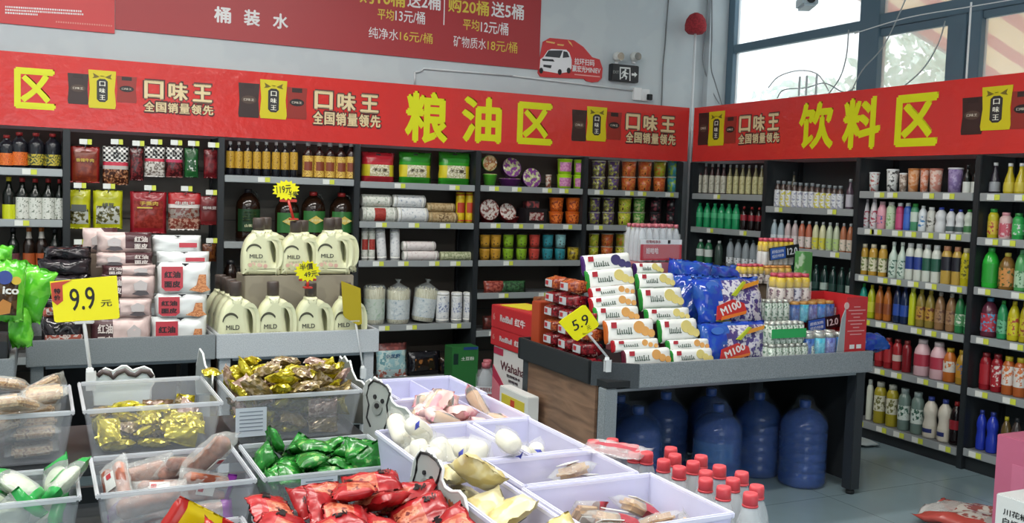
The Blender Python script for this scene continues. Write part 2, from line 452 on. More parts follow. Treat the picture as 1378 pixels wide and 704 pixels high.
# ------------------------------------------------------------------ header bands above the shelving
BAN = printed('#c8332f', '#c43330', 3., .5, .2, bump=.0)
_n = BAN.node_tree; _b = _n.nodes.new('ShaderNodeBump'); _b.inputs['Strength'].default_value = .22; _b.inputs['Distance'].default_value = .02
_z = _n.nodes.new('ShaderNodeTexNoise'); _z.inputs['Scale'].default_value = 14; _z.inputs['Detail'].default_value = 3
_t = _n.nodes.new('ShaderNodeTexCoord'); _n.links.new(_t.outputs['Object'], _z.inputs['Vector']); _n.links.new(_z.outputs['Fac'], _b.inputs['Height']); _n.links.new(_b.outputs[0], _n.nodes['Principled BSDF'].inputs['Normal'])
SIGNY = mat('#cfd210', .4); GOLD = mat('#d9c59a', .4); BROWN = mat('#4a2320', .5)
def pouch_art(root, wall, d, y_, r, top, bot):
    """three printed snack pouches: dark, yellow and red"""
    def blk(xl, xr, yt, yb, m, name, lay):
        a = lc(wall, xl, yt); b = lc(wall, xr, (yt+yb)/2); q = lc(wall, (xl+xr)/2, yb); t = lc(wall, (xl+xr)/2, yt)
        x0, x1, z0, z1 = a[0], b[0], q[1], t[1]; wv = x1-x0; h = z1-z0
        pts = [(x0+.03*wv, z0), (x1-.03*wv, z0), (x1, z0+.1*h), (x1-.05*wv, z0+.5*h), (x1, z1-.04*h), (x1, z1), (x0, z1), (x0, z1-.04*h), (x0+.05*wv, z0+.5*h), (x0, z0+.1*h)]
        mb = MB(); mb.prism(pts, -.002-.0012*lay, -.0008, m); o = mb.build(name, root)
        return x0, x1, z0, z1
    B = [blk(*d, mat('#33211f', .35), 'printed_pouch', 1), blk(*r, mat('#8c2a22', .35), 'printed_pouch', 1), blk(*y_, mat('#c9bb16', .35), 'printed_pouch', 2)]
    for (x0, x1, z0, z1), lay, kk in ((B[0], 1, 0), (B[1], 1, 1), (B[2], 2, 2)):
        xc = (x0+x1)/2; zc = (z0+z1)/2; h = z1-z0; wv = x1-x0; yy = -.002-.0012*lay
        mb = MB()
        if kk == 2:
            mb.prism([(xc-.2*wv, zc-.26*h), (xc-.1*wv, zc-.33*h), (xc+.1*wv, zc-.33*h), (xc+.2*wv, zc-.26*h), (xc+.2*wv, zc+.22*h), (xc+.1*wv, zc+.28*h), (xc-.1*wv, zc+.28*h), (xc-.2*wv, zc+.22*h)], yy-.0012, yy-.0002, mat('#2b2a2c', .4))
            mb.build('pouch_label', root)
            for i, ch in enumerate('口味王'):
                lettering(root, ch, xc, yy-.0018, zc+(.15-.18*i)*h, .22*wv, .13*h, mat('#f0efe0', .4), .02)
            mb = MB()
            for sgn in (-1, 1):
                mb.prism([(xc+sgn*.1*wv, zc+.33*h), (xc+sgn*.34*wv, zc+.42*h), (xc+sgn*.3*wv, zc+.33*h), (xc+sgn*.36*wv, zc+.28*h), (xc+sgn*.2*wv, zc+.3*h)][::sgn], yy-.001, yy-.0002, mat('#6a5c10', .4))
            mb.lathe([(.0, 0), (.07*wv, .0)], mat('#6a5c10', .4), 10, caps=False, c=(xc, yy, zc+.36*h))
            mb.build('pouch_emblem', root)
        else:
            e = [(xc+.36*wv*cos(a*pi/8), zc+.02*h+.12*h*sin(a*pi/8)) for a in range(16)]
            mb.prism(e, yy-.001, yy-.0002, mat('#191416', .4) if kk else mat('#4c3a30', .4))
            mb.build('pouch_label', root); mb = MB()
            mb.prism([(xc-.25*wv, z1-.16*h), (xc+.25*wv, z1-.16*h), (xc+.25*wv, z1-.02*h), (xc-.25*wv, z1-.02*h)], yy-.001, yy-.0002, mat('#2b1a18', .4))
            mb.build('pouch_tab', root)
            lettering(root, '口味王', xc, yy-.0016, zc+.02*h, .5*wv, .08*h, mat('#d8d0c0', .4), .02)
def slogan(root, wall, a, b):
    for s, (xl, xr, yt, yb) in (('口味王', a), ('全国销量领先', b)):
        n_ = len(s); step = (xr-xl)/(n_-.12); 
        k = (a[3]-a[2])*0
        for i, ch in enumerate(s):
            x0 = xl+i*step; x1 = x0+step*(.8 if n_ == 3 else .88)
            ym0 = lc(wall, (xl+xr)/2, yt)[1]; 
            # follow the level of the band, not the picture
            A = lc(wall, x0, (yt+yb)/2); Bq = lc(wall, x1, (yt+yb)/2)
            zt = ym0; zb = lc(wall, (xl+xr)/2, yb)[1]
            lettering(root, ch, (A[0]+Bq[0])/2, -.0022, (zt+zb)/2, Bq[0]-A[0]+.02, zt-zb+.02, BROWN, .075, name='lettering_outline')
            lettering(root, ch, (A[0]+Bq[0])/2, -.0034, (zt+zb)/2, Bq[0]-A[0], zt-zb, GOLD, .035)
def band(name, wall, x0, x1, label):
    root = wall_root(name, wall); tag(root, label, 'banner')
    m = MB(); m.box(((x0+x1)/2, .012, (ZH0+ZH1)/2), (x1-x0, .024, ZH1-ZH0), BAN)
    m.build('panel', root)
    return root
hb = band('header_banner', 'back', -1.2, XR-.03, 'long glossy red header banner with yellow characters above the back shelves')
sign_text(hb, 'back', '区', 19, 75, 92, 147, SIGNY, .035)
for s, xl, xr, yt, yb in (('粮', 545, 603, 123, 193), ('油', 621, 675, 130, 193), ('区', 696, 744, 138, 195)):
    sign_text(hb, 'back', s, xl, xr, yt, yb, SIGNY, .035)
pouch_art(hb, 'back', (91, 119, 99, 140), (119, 156, 95, 146), (157, 184, 103, 138), 0, 0)
slogan(hb, 'back', (194, 288, 111, 136), (194, 287, 139, 153))
pouch_art(hb, 'back', (321, 349, 112, 158), (350, 386, 108, 160), (386, 413, 118, 160), 0, 0)
slogan(hb, 'back', (423, 512, 125, 150), (421, 512, 152, 170))
pouch_art(hb, 'back', (770, 789, 148, 190), (790, 816, 144, 190), (817, 836, 151, 188), 0, 0)
slogan(hb, 'back', (842, 910, 155, 177), (842, 909, 179, 194))
hr = band('header_banner', 'right', -YB+.03, -1.6, 'red header banner with yellow drinks characters above the right hand shelves')
for s, xl, xr, yt, yb in (('饮', 1075, 1122, 137, 201), ('料', 1134, 1185, 131, 201), ('区', 1205, 1263, 126, 197)):
    sign_text(hr, 'right', s, xl, xr, yt, yb, SIGNY, .035)
pouch_art(hr, 'right', (941, 954, 152, 195), (955, 975, 150, 196), (976, 991, 157, 193), 0, 0)
slogan(hr, 'right', (995, 1050, 154, 177), (994, 1049, 179, 193))
pouch_art(hr, 'right', (1296, 1323, 131, 181), (1323, 1362, 116, 175), (1362, 1393, 122, 173), 0, 0)

# ------------------------------------------------------------------ posters high on the back wall
wb = wall_root('water_banner', 'wall', -.012); tag(wb, 'large dark red wall banner with bottled water prices in white and yellow', 'banner')
x0, x1 = lc('wall', 155, 38)[0], lc('wall', 724.5, 95)[0]; z0 = 2.733
m = MB(); m.box(((x0+x1)/2, .005, (z0+3.75)/2), (x1-x0, .01, 3.75-z0), mat('#a5353a', .45)); m.build('panel', wb)
SW = mat('#e3e3e4', .5); SYE = mat('#d6c24a', .5)
for s, xl, xr, yt, yb, mm, b in (
    ('桶', 288, 311, 9, 31, SW, .03), ('装', 328, 350, 13, 35, SW, .03), ('水', 367, 388, 18, 39, SW, .03),
    ('购10桶', 484, 545, -14, 7, SYE, .02), ('送2桶', 548, 593, -9, 12, SW, .02),
    ('平均', 508, 530, 12, 27, SYE, .01), ('13元/桶', 532, 572, 14, 31, SW, .01),
    ('纯净水', 496, 536, 38, 53, SW, 0), ('16元/桶', 538, 582, 43, 57, SYE, 0),
    ('购20桶', 603, 658, -1, 19, SYE, .02), ('送5桶', 661, 705, 4, 25, SW, .02),
    ('平均', 623, 645, 26, 41, SYE, .01), ('12元/桶', 647, 684, 29, 46, SW, .01),
    ('矿物质水', 610, 654, 50, 65, SW, 0), ('18元/桶', 656, 696, 55, 70, SYE, 0)):
    sign_text(wb, 'wall', s, xl, xr, yt, yb, mm, b, off=-.012)
m = MB(); xd = lc('wall', 597, 15)[0]; za = lc('wall', 597, 34)[1]; m.box((xd, -.001, (za+3.6)/2), (.008, .002, 3.6-za), SW); m.build('divider_line', wb)
ps = wall_root('wall_poster', 'wall', -.012); tag(ps, 'bright red poster with rows of small white print at the top left corner', 'poster')
xa = lc('wall', 155, 38)[0]-.004
m = MB(); m.box(((-1.0+xa)/2, .005, (2.70+3.7)/2), (xa+1.0, .01, 1.0), mat('#c93538', .4)); m.build('panel', ps)
m = MB(); q0 = lc('wall', 7, 1); q1 = lc('wall', 60, 3); m.box(((q0[0]+q1[0])/2-.1, -.001, q1[1]+.13), (q1[0]-q0[0]+.2, .002, .22), mat('#c9b23c', .4)); m.build('printed_block', ps)
rnd = random.Random(4)
m = MB()
for r_, (yy, xe) in enumerate(((9, 110), (13, 112), (17, 50))):
    x = 7.0
    while x < xe:
        wv = rnd.uniform(1.2, 2.6); a = lc('wall', x, yy+x*.06); b = lc('wall', x+wv, yy+x*.06)
        m.box(((a[0]+b[0])/2, -.001, a[1]), (b[0]-a[0], .002, .012), SW); x += wv+.9
x = 75
while x < 150:
    a = lc('wall', x, 24+x*.075); b = lc('wall', x+2, 24+x*.075)
    m.box(((a[0]+b[0])/2, -.001, a[1]), (b[0]-a[0], .002, .011), mat('#d98a80', .5)); x += 3.2
m.build('small_print', ps)

# car shaped cut-out poster
cp = wall_root('car_poster', 'wall', -.014); tag(cp, 'red car shaped cutout poster with a small white car beside the water banner', 'poster')
P = lambda pts: [lc('wall', a, b, -.014) for a, b in pts]
m = MB(); m.prism(P([(724, 98), (727, 76), (731, 56), (740, 51), (772, 54), (785, 63), (797, 77), (807, 80), (811, 92), (810, 105), (805, 110), (797, 111), (789, 109), (786, 106), (735, 104), (727, 103)])[::-1], 0, .012, mat('#c8383a', .4)); m.build('panel', cp)
m = MB()
m.prism(P([(726, 92), (727, 80), (731, 77), (737, 68), (742, 66), (762, 67), (766, 71), (769, 80), (769, 92), (765, 97), (752, 99), (728, 95)])[::-1], -.003, 0, mat('#e4e6ea', .35)); m.build('printed_car', cp)
for q_, c_, n_ in (([(733, 76), (738, 68), (757, 68), (753, 78)], '#33383f', 'printed_windscreen'), ([(757, 78), (758, 69), (763, 70), (766, 77)], '#33383f', 'printed_window'), ([(729, 79), (744, 80), (746, 83), (730, 82)], '#24282e', 'printed_grille'), ([(731, 87), (742, 88), (741, 92), (731, 90)], '#24282e', 'printed_bumper')):
    m = MB(); m.prism(P(q_)[::-1], -.005, -.003, mat(c_, .3)); m.build(n_, cp)
for cx, cy in ((728, 95), (753, 97), (765, 95)):
    m = MB(); m.prism(P([(cx+2.6*cos(a*pi/5), cy+4*sin(a*pi/5)) for a in range(10)])[::-1], -.005, -.003, mat('#1a1c20', .5)); m.build('printed_wheel', cp)
sign_text(cp, 'wall', '拉环扫码', 773, 800, 79, 88, SW, .02, off=-.014)
sign_text(cp, 'wall', '赢宏光MINIEV', 770, 808, 89, 98, SW, .02, off=-.014)
m = MB(); a = lc('wall', 772, 100); b = lc('wall', 806, 104); m.box(((a[0]+b[0])/2, -.001, (a[1]+b[1])/2), (b[0]-a[0], .002, .01), mat('#e6a6a0', .5)); m.build('small_print', cp)
m = MB()
for q in ([(735, 55), (747, 57), (746, 59), (735, 57)], [(764, 54), (768, 57), (771, 63), (766, 58)], [(750, 59), (759, 60), (758, 62), (750, 61)]): m.prism(P(q)[::-1], -.002, 0, mat('#e2b46a', .5))
m.build('printed_ribbon', cp)

# emergency exit sign with twin lamp heads
ex = wall_root('exit_sign', 'wall', -.06); tag(ex, 'black emergency exit sign with running figure and two round lamp heads', 'exit sign')
def pxbox(mb, wall, xl, xr, yt, yb, y0, y1, m_, off=0., bev=0.):
    a = lc(wall, xl, (yt+yb)/2, off); b = lc(wall, xr, (yt+yb)/2, off); t = lc(wall, (xl+xr)/2, yt, off); q = lc(wall, (xl+xr)/2, yb, off)
    mb.box(((a[0]+b[0])/2, (y0+y1)/2, (t[1]+q[1])/2), (b[0]-a[0], y1-y0, t[1]-q[1]), m_, bev=bev)
m = MB(); pxbox(m, 'wall', 823, 860, 87, 110, 0, .058, mat('#22262a', .4), -.06, .006); m.build('sign_box', ex)
PP = lambda pts: [lc('wall', a, b, -.06) for a, b in pts]
m = MB()
for q in ([(834, 91), (835.3, 91), (835.3, 107), (834, 107)], [(847, 92), (848.3, 92), (848.3, 109), (847, 109)], [(834, 90), (848.3, 91), (848.3, 93), (834, 92)],
          [(850, 98.6), (854, 99), (854, 97), (857.5, 100.5), (854, 104), (854, 102), (850, 101.6)],
          [(838, 96), (841, 95), (843, 98), (846, 99), (845.5, 100), (842.5, 99.5), (841.5, 101), (844, 103), (843, 107), (841.6, 107), (842, 104), (839.5, 102.5), (838, 105), (835.5, 105.5), (835.5, 104.3), (837.3, 104), (839.4, 98.3), (838, 98), (837, 100), (836, 99.6)]):
    m.prism(PP(q)[::-1], -.002, 0, mat('#dfe4e2', .5))
m.prism(PP([(841.7+1.3*cos(a*pi/4), 94.2+1.4*sin(a*pi/4)) for a in range(8)])[::-1], -.002, 0, mat('#dfe4e2', .5))
m.build('exit_symbol', ex)
sign_text(ex, 'wall', 'EXIT', 825, 833, 95, 99, mat('#8f9694', .5), .01, off=-.06)
for cx in (831.5, 854.5):
    c = lc('wall', cx, 76.5, -.06)
    m = MB()
    bm = bmesh.new(); bmesh.ops.create_uvsphere(bm, u_segments=16, v_segments=10, radius=.045)
    m.add(bm, Matrix.Translation((c[0], .005, c[1])), mat('#cfd4d2', .35)); m.tube([(c[0], .02, c[1]-.06), (c[0], .02, c[1]-.03)], .016, WHITE)
    o = m.build('lamp_head', ex)
    m = MB(); m.lathe([(.0, 0), (.034, 0), (.036, .006)], mat('#a8aaa6', .1, .8), 14)
    o2 = m.build('reflector', o); o2.rotation_euler = (pi/2, 0, 0); o2.location = (c[0]+.008, -.036, c[1])

# wall sockets, trunking and loose cables
so = wall_root('wall_socket', 'wall', -.03); tag(so, 'white double wall socket with a dark plug below the exit sign', 'socket')
m = MB(); pxbox(m, 'wall', 853, 864, 118, 135, 0, .03, WHITE, -.03, .004); m.build('socket_box', so)
m = MB(); pxbox(m, 'wall', 864.5, 874.5, 120, 136, 0, .03, WHITE, -.03, .004); m.build('socket_box', so)
m = MB(); pxbox(m, 'wall', 870, 876, 127, 135, -.03, 0, DARK, -.03, .004); m.build('plug', so)
def wire(name, pts, r, m_, label, cat='cable'):
    mb = MB(); 
    n_ = len(pts); P_ = [Vector(p) for p in pts]; out = []
    for i in range(n_-1):
        a, b, c, d_ = P_[max(i-1, 0)], P_[i], P_[i+1], P_[min(i+2, n_-1)]
        for k in range(6):
            t = k/6; out.append(.5*((2*b)+(c-a)*t+(2*a-5*b+4*c-d_)*t*t+(3*b-a-3*c+d_)*t**3))
    out.append(P_[-1]); c0 = out[len(out)//2].copy()
    mb.tube([p-c0 for p in out], r, m_, 6); o = mb.build(name, loc=c0)
    tag(o, label, cat); return o
hw = lambda x, y, o=-.012: hit(x, y, 'y', YW+o)
m = MB(); cc = hw(700, 104)
for a, b in (((558, 113), (558, 97)), ((558, 97), (566, 96)), ((566, 96), (570, 92)), ((570, 92), (690, 102)), ((690, 102), (853, 122))):
    m.tube([hw(*a)-cc, hw(*b)-cc], .008, mat('#d5dadd', .5), 6)
o = m.build('cable_trunking', loc=cc); tag(o, 'thin white cable trunking running along the wall under the water banner', 'trunking')
wire('hanging_cable', [hw(900, -6), hw(897, 30), hw(895, 60), hw(892, 90), hw(891, 120), hw(890, 146)], .006, mat('#6f7477', .6), 'grey cable hanging down the wall right of the exit sign')
wire('hanging_cable', [hw(953, -6, -.05), hw(950, 40, -.05), hw(946, 80, -.05), hw(955, 115, -.05), hw(968, 140, -.1)], .006, mat('#8a9094', .6), 'grey cable looping down the room corner behind the header')
wire('hanging_cable', [hit(958, -4, 'y', 7.5), hit(958, 50, 'y', 7.5), hit(957, 90, 'y', 7.5), hit(962, 110, 'y', 7.48), hit(972, 142, 'y', 7.4)], .006, mat('#7a8084', .6), 'darker grey cable kinked beside the window jamb')
# long handled red duster leaning in the corner
p0 = hit(923, 330, 'y', 7.35); p1 = hit(936, 38, 'y', 7.45); dd = (p1-p0).normalized(); p00 = p0-dd*(p0.z/dd.z)
ro = empty('duster', p00); tag(ro, 'long white pole with a round red dusting head leaning in the room corner', 'duster')
m = MB(); m.tube([(0, 0, .005), p1-p00], .012, mat('#d9dde0', .4)); m.build('pole', ro)
m = MB(); pr_ = [(.0, -.1), (.07, -.1), (.098, -.07), (.1, -.02), (.088, .03), (.06, .07), (.02, .09), (0, .092)]
m.lathe(pr_, printed('#a83038', '#8f2830', 60, .5, .9), 20, c=p1-p00+Vector((0, 0, .05))); m.build('dusting_head', ro)
# things on and around the window
hx = lambda x, y, v=5.75: hit(x, y, 'x', v)
for i, (pts, lab) in enumerate((
    ([hx(1220, -4), hx(1190, 60), hx(1160, 95), hx(1145, 125)], 'pale cable slanting across the wide window mullion'),
    ([hx(1272, 28), hx(1262, 60), hx(1240, 95), hx(1205, 125)], 'grey cable sagging in front of the middle lower pane'),
    ([hx(1142, 40), hx(1139, 75), hx(1130, 105), hx(1112, 130)], 'grey cable curving down the far lower pane'),
    ([hx(1034, 118), hx(1048, 103), hx(1075, 95), hx(1100, 100), hx(1115, 122)], 'pale cable arching above the router on the header'),
    ([hx(1046, 132), hx(1055, 121), hx(1085, 118), hx(1110, 112), hx(1135, 124), hx(1150, 118)], 'grey tangled cable lying around the router'))):
    wire('cable', pts, .005, mat('#9aa2a6' if i != 3 else '#c9ced0', .6), lab)
wire('cord', [hx(1378, -3, 5.6), hx(1300, 10, 5.6), hx(1220, 24, 5.6), hx(1150, 45, 5.6)], .004, mat('#d6dadc', .5), 'thin white cord stretched across the top of the window', 'cord')
wire('cord', [hx(1307, 3, 5.7), hx(1304, 50, 5.7), hx(1300, 112, 5.7)], .007, mat('#e0e3e4', .5), 'straight white cord hanging down the dark window sash', 'cord')
c = hx(1085, 133, 5.45)
ro = empty('router', (c.x, c.y, ZH1)); tag(ro, 'small white router with upright antennas on top of the right header', 'router')
m = MB(); m.box((0, 0, .016), (.12, .3, .03), WHITE, bev=.008); m.build('router_body', ro)
for dy in (.13, .05, -.06): 
    m = MB(); m.box((.04, dy, .11), (.012, .02, .18), mat('#b7bfc2', .5), bev=.004); m.build('antenna', ro)
sh = wall_root('header_rail', 'right', 0); m = MB(); m.box((-4.4, .2, ZH1-.012), (5.3, .32, .02), mat('#8d9498', .5)); m.build('top_board', sh); tag(sh, 'grey top board behind the right header carrying the router', 'board')
c = hit(1086, 3, 'x', 5.6)
ro = empty('camera_housing', c, R(-30)); tag(ro, 'pale blue security camera above the far upper window pane', 'camera')
m = MB(); m.box((0, 0, 0), (.13, .26, .1), mat('#b9c9d2', .4), bev=.02); m.build('camera_body', ro)
m = MB(); m.lathe([(.03, 0), (.035, .02), (.028, .022)], DARK, 14); o = m.build('lens', ro); o.rotation_euler = (R(90), 0, 0); o.location = (-.0, -.13, 0)
m = MB(); m.tube([(0, .05, .05), (.1, .1, .2), (.1, .1, 4.2-c.z)], .015, WHITE); m.build('bracket', ro)

# ================================================================== products: builders
PROF = {
 'pet':   ([(.80, 0), (.97, .02), (1, .05), (1, .60), (.95, .68), (.72, .80), (.44, .88), (.36, .90), (.36, .93)], .40, .90),
 'slim':  ([(.90, 0), (1, .02), (1, .56), (.92, .63), (.52, .74), (.40, .80), (.36, .92)], .42, .90),
 'sauce': ([(.94, 0), (1, .02), (1, .66), (.90, .74), (.46, .84), (.36, .88), (.34, .93)], .40, .91),
 'milk':  ([(.90, 0), (1, .03), (1, .62), (.88, .74), (.62, .84), (.56, .87), (.54, .90)], .58, .88),
 'waist': ([(.92, 0), (1, .03), (1, .30), (.86, .42), (.86, .50), (1, .60), (1, .68), (.80, .80), (.42, .89), (.40, .92)], .44, .90),
 'juice': ([(.95, 0), (1, .02), (1, .74), (.90, .81), (.66, .87), (.60, .89)], .64, .87),
 'tall':  ([(.90, 0), (1, .02), (1, .52), (.84, .70), (.60, .84), (.50, .90)], .54, .89),
 'bulb':  ([(.86, 0), (1, .06), (1, .30), (.84, .50), (.46, .72), (.38, .80), (.36, .92)], .42, .90),
 'water': ([(.84, 0), (.98, .02), (1, .05), (.96, .10), (1, .15), (.96, .20), (1, .25), (1, .48), (.95, .52), (.98, .56), (.96, .62), (.82, .74), (.56, .84), (.44, .87), (.42, .92)], .50, .89),
}
def bottle(name, h, r, prof, body, cap, label=None, la=.12, lb=.55, neck=None, label2=None, txt=None, txtm=None):
    def f():
        root = empty(name)
        p, rc, zc = PROF[prof]
        m = MB(); m.lathe([(a*r, b*h) for a, b in p], body, 14); m.build('bottle_body', root)
        m = MB(); m.lathe([(rc*r, zc*h), (rc*r, h*.995), (rc*r*.9, h)], cap, 12); m.build('cap', root)
        if label:
            def rad(z):
                z /= h
                for (a0, b0), (a1, b1) in zip(p, p[1:]):
                    if b0 <= z <= b1: return (a0+(a1-a0)*(z-b0)/(b1-b0+1e-9))*r
                return r
            m = MB(); n_ = 5
            m.lathe([(rad(h*(la+(lb-la)*k/n_))*1.0+.0012, h*(la+(lb-la)*k/n_)) for k in range(n_+1)], label, 14, caps=False); lo = m.build('label', root)
            if label2:
                m = MB(); l0 = la+(lb-la)*.3; l1 = la+(lb-la)*.72
                m.lathe([(rad(h*(l0+(l1-l0)*k/4))+.0022, h*(l0+(l1-l0)*k/4)) for k in range(5)], label2, 8, caps=False, a0=-pi/2-.8, a1=-pi/2+.8); m.build('label_panel', lo)
            if txt:
                lettering(root, txt, 0, -r-.003, h*(la+lb)/2, r*1.1, h*.06, txtm or INK, .01)
        if neck:
            m = MB(); zz = p[-3][1]; m.lathe([(p[-3][0]*r+.001, p[-3][1]*h), (p[-2][0]*r+.001, p[-2][1]*h), (p[-1][0]*r+.0012, min(p[-1][1], zc)*h)], neck, 12, caps=False); m.build('neck_label', root)
        return root
    return f
def can(h, r, side, top=STEEL):
    def f():
        root = empty('drink_can')
        m = MB(); m.lathe([(r*.8, 0), (r, .04*h), (r, .9*h), (r*.82, h*.97)], side, 12); m.build('can_body', root)
        m = MB(); m.lathe([(r*.84, h*.96), (r*.84, h), (r*.7, h*.985)], top, 12); m.build('can_lid', root)
        return root
    return f
def cup(h, r, side, lid, patch=None, taper=.78, name='noodle_cup'):
    def f():
        root = empty(name)
        m = MB(); m.lathe([(r*taper, 0), (r*.97, h*.93)], side, 18); m.build('cup_body', root)
        m = MB(); m.lathe([(r*.96, h*.93), (r*1.03, h*.94), (r*1.03, h*.985), (r*.95, h)], lid, 18); m.build('lid', root)
        if patch:
            m = MB(); tr = lambda z: r*(taper+(.97-taper)*z/.93)+.0015
            m.lathe([(tr(.2), h*.2), (tr(.5), h*.5), (tr(.78), h*.78)], patch, 10, caps=False, a0=-pi/2-.95, a1=-pi/2+.95); m.build('label', root)
        return root
    return f
def bowl(r, h, side, lidm, tilt, rim=None):
    """instant noodle bowl with a second lidded bowl leaning upright on it"""
    def f():
        root = empty('noodle_bowl')
        m = MB(); m.lathe([(r*.72, 0), (r, h*.9), (r*1.04, h*.92), (r*1.04, h)], side, 22); m.build('bowl_body', root)
        m = MB(); m.lathe([(0, .004), (r*.94, .004), (r*1.02, 0), (r*1.02, -.006)][::-1], lidm, 24, caps=False); o = m.build('lid', root)
        o.location = (0, 0, h)
        return root
    return f
def leaning_lid(r, d, side, lidm):
    """a round lidded bowl standing on its rim with the lid to the front"""
    def f():
        root = empty('noodle_bowl')
        m = MB(); m.lathe([(r, .0), (r*1.02, .004), (r*1.02, .012), (r*.97, .014), (r*.74, d)], side, 22); o = m.build('bowl_body', root)
        o.rotation_euler = (-pi/2, 0, 0); o.location = (0, 0, r*1.02)
        m = MB(); m.lathe([(0, -.004), (r*.7, -.004), (r*.96, -.002), (r, .001)], lidm, 24, caps=False); o = m.build('lid', root)
        o.rotation_euler = (-pi/2, 0, 0); o.location = (0, 0, r*1.02)
        return root
    return f
def roll(L, r, wrap, ends, band=None, standing=False, txt=False):
    """dried noodles rolled in printed paper"""
    def f():
        root = empty('noodle_roll')
        m = MB(); m.lathe([(r, -L/2+.006), (r*1.0, -L*.3), (r, L*.3), (r, L/2-.006)], wrap, 16); a = m.build('wrapper', root)
        os_ = [a]
        for s in (-1, 1):
            m = MB(); m.lathe([(r*1.01, s*(L/2-.03)), (r*.98, s*(L/2-.004)), (r*.85, s*L/2)][::s], ends, 16); os_.append(m.build('end_band', root))
        if band:
            m = MB(); m.lathe([(r+.0012, -L*.16), (r+.0012, L*.16)], band, 10, caps=False, a0=-pi/2-1, a1=-pi/2+1); os_.append(m.build('label', root))
        for o in os_:
            if standing: o.location = (0, 0, L/2)
            else: o.rotation_euler = (0, pi/2, 0); o.location = (0, 0, r)
        return root
    return f
def pouch(name, w, h, t, matfn, seed=0, wr=.06, parts=None, p=2.6, fin=.06, zig=.0, nx=10, ny=10):
    def f():
        m = MB(); m.pillow(w, h, t, matfn, nx=nx, ny=ny, p=p, fin=fin, wr=wr, seed=seed, zig=zig)
        if not parts: return m.build(name)
        root = empty(name); m.build('bag', root)
        parts(root, w, h, t)
        return root
    return f
def carton(name, w, d, h, m_, parts=None, bev=.004, rz=0):
    def f():
        m = MB(); m.box((0, 0, h/2), (w, d, h), m_, bev=bev)
        if not parts: return m.build(name)
        root = empty(name); m.build('carton_box', root); parts(root, w, d, h); return root
    return f
def ordinal(labels):
    """turn repeated descriptions into 'third from left' ones"""
    cnt = {}; tot = {}
    for d in labels: tot[d] = tot.get(d, 0)+1
    out = []
    for d in labels:
        cnt[d] = cnt.get(d, 0)+1
        if tot[d] == 1: out.append('')
        elif tot[d] == 2: out.append(('left', 'right')[cnt[d]-1]+' one')
        else: out.append(ORD[cnt[d]-1]+' from left')
    return out

# ================================================================== shelving
def price_tags(bay, wall, shelf, x0, x1, z, rnd, n):
    for k in range(n):
        x = x0+(x1-x0)*(k+.5+rnd.uniform(-.25, .25))/n
        m = MB(); m.box((x-.02, -.0035, z), (.05, .003, .036), TAGW); m.box((x+.024, -.0035, z), (.036, .003, .034), TAGY)
        m.build('price_tag', shelf)
def bay(name, wall, x0, x1, boards, label, group, tags, last=False, back=None, seed=1, dep=.38, base=True):
    """one bay of gondola shelving in wall coordinates; boards are heights of the shelf fronts"""
    root = wall_root(name, wall); tag(root, label, 'shelf', group)
    off = Vector(((x0+x1)/2, 0)); rnd = random.Random(seed)
    if wall == 'back': root.location.x += x0; 
    else: root.location.y -= x0
    w_ = x1-x0
    m = MB(); m.box((0, .025, ZH0/2-.003), (.045, .05, ZH0-.006), BLACK, bev=.004); m.box((0, dep-.02, ZH0/2), (.045, .04, ZH0-.01), BLACK); m.build('upright', root)
    m = MB(); m.box((.0, dep/2, ZH0/2), (.02, dep-.1, ZH0-.012), mat('#2a2f32', .6)); m.build('side_panel', root)
    if last:
        m = MB(); m.box((w_-.022, .025, ZH0/2-.003), (.045, .05, ZH0-.006), BLACK, bev=.004); m.build('upright', root)
        m = MB(); m.box((w_-.012, dep/2, ZH0/2), (.02, dep-.1, ZH0-.012), mat('#2a2f32', .6)); m.build('side_panel', root)
    m = MB(); m.box((w_/2, dep, ZH0/2), (w_-.052, .012, ZH0-.01), back or mat('#4a4844', .6))
    for k in range(5): m.box((w_/2, dep-.008, .3+.36*k), (w_-.054, .006, .006), BLACK)
    m.build('back_panel', root)
    for b, n in zip(boards, tags):
        m = MB(); m.box((w_/2, dep/2+.01, b-.012), (w_-.05, dep-.04, .022), mat('#6e7173', .5)); m.box((w_/2, .006, b-.017), (w_-.05, .012, .05), LIP, bev=.003)
        s = m.build('shelf_board', root); price_tags(root, wall, s, .05, w_-.05, b-.017, rnd, n)
    if base:
        m = MB(); m.box((w_/2, dep/2+.01, .05), (w_-.05, dep-.04, .1), BLACK); m.build('base_plinth', root)
    return root
# (x left, x right, (top, bottom) of the front lip) of the boards, read at the middle of each bay
def zlip(wall, px, yt): return lc(wall, px, yt)[1]
BX = [XBAY0-1+i for i in range(7)]
bz0 = [zlip('back', 45, y) for y in (228, 297, 365)]+[.85, .45, .14]
bz1 = [zlip('back', 45, y) for y in (420,)]+[.45, .14]
bz2 = [zlip('back', 390, y) for y in (240, 327, 398)]+[.45, .14]
bz3 = [zlip('back', 562, y) for y in (248, 300.5, 352, 437.5, 508)]
bz4 = [zlip('back', 716, y) for y in (253, 302, 351.5, 394.5, 444)]+[.14]
bz5 = [zlip('back', 855, y) for y in (258, 304.5, 347, 392, 440)]+[.14]
BAYNOTE = ['at the left edge, holding sauce bottles', 'hung with snack bags behind the noodle packs', 'behind the cream detergent bottles', 'holding white noodle rolls and bundles', 'holding stacked noodle cups and bowls', 'ending at the room corner, full of noodle cups']
PEG = mat('#5f5c56', .6)
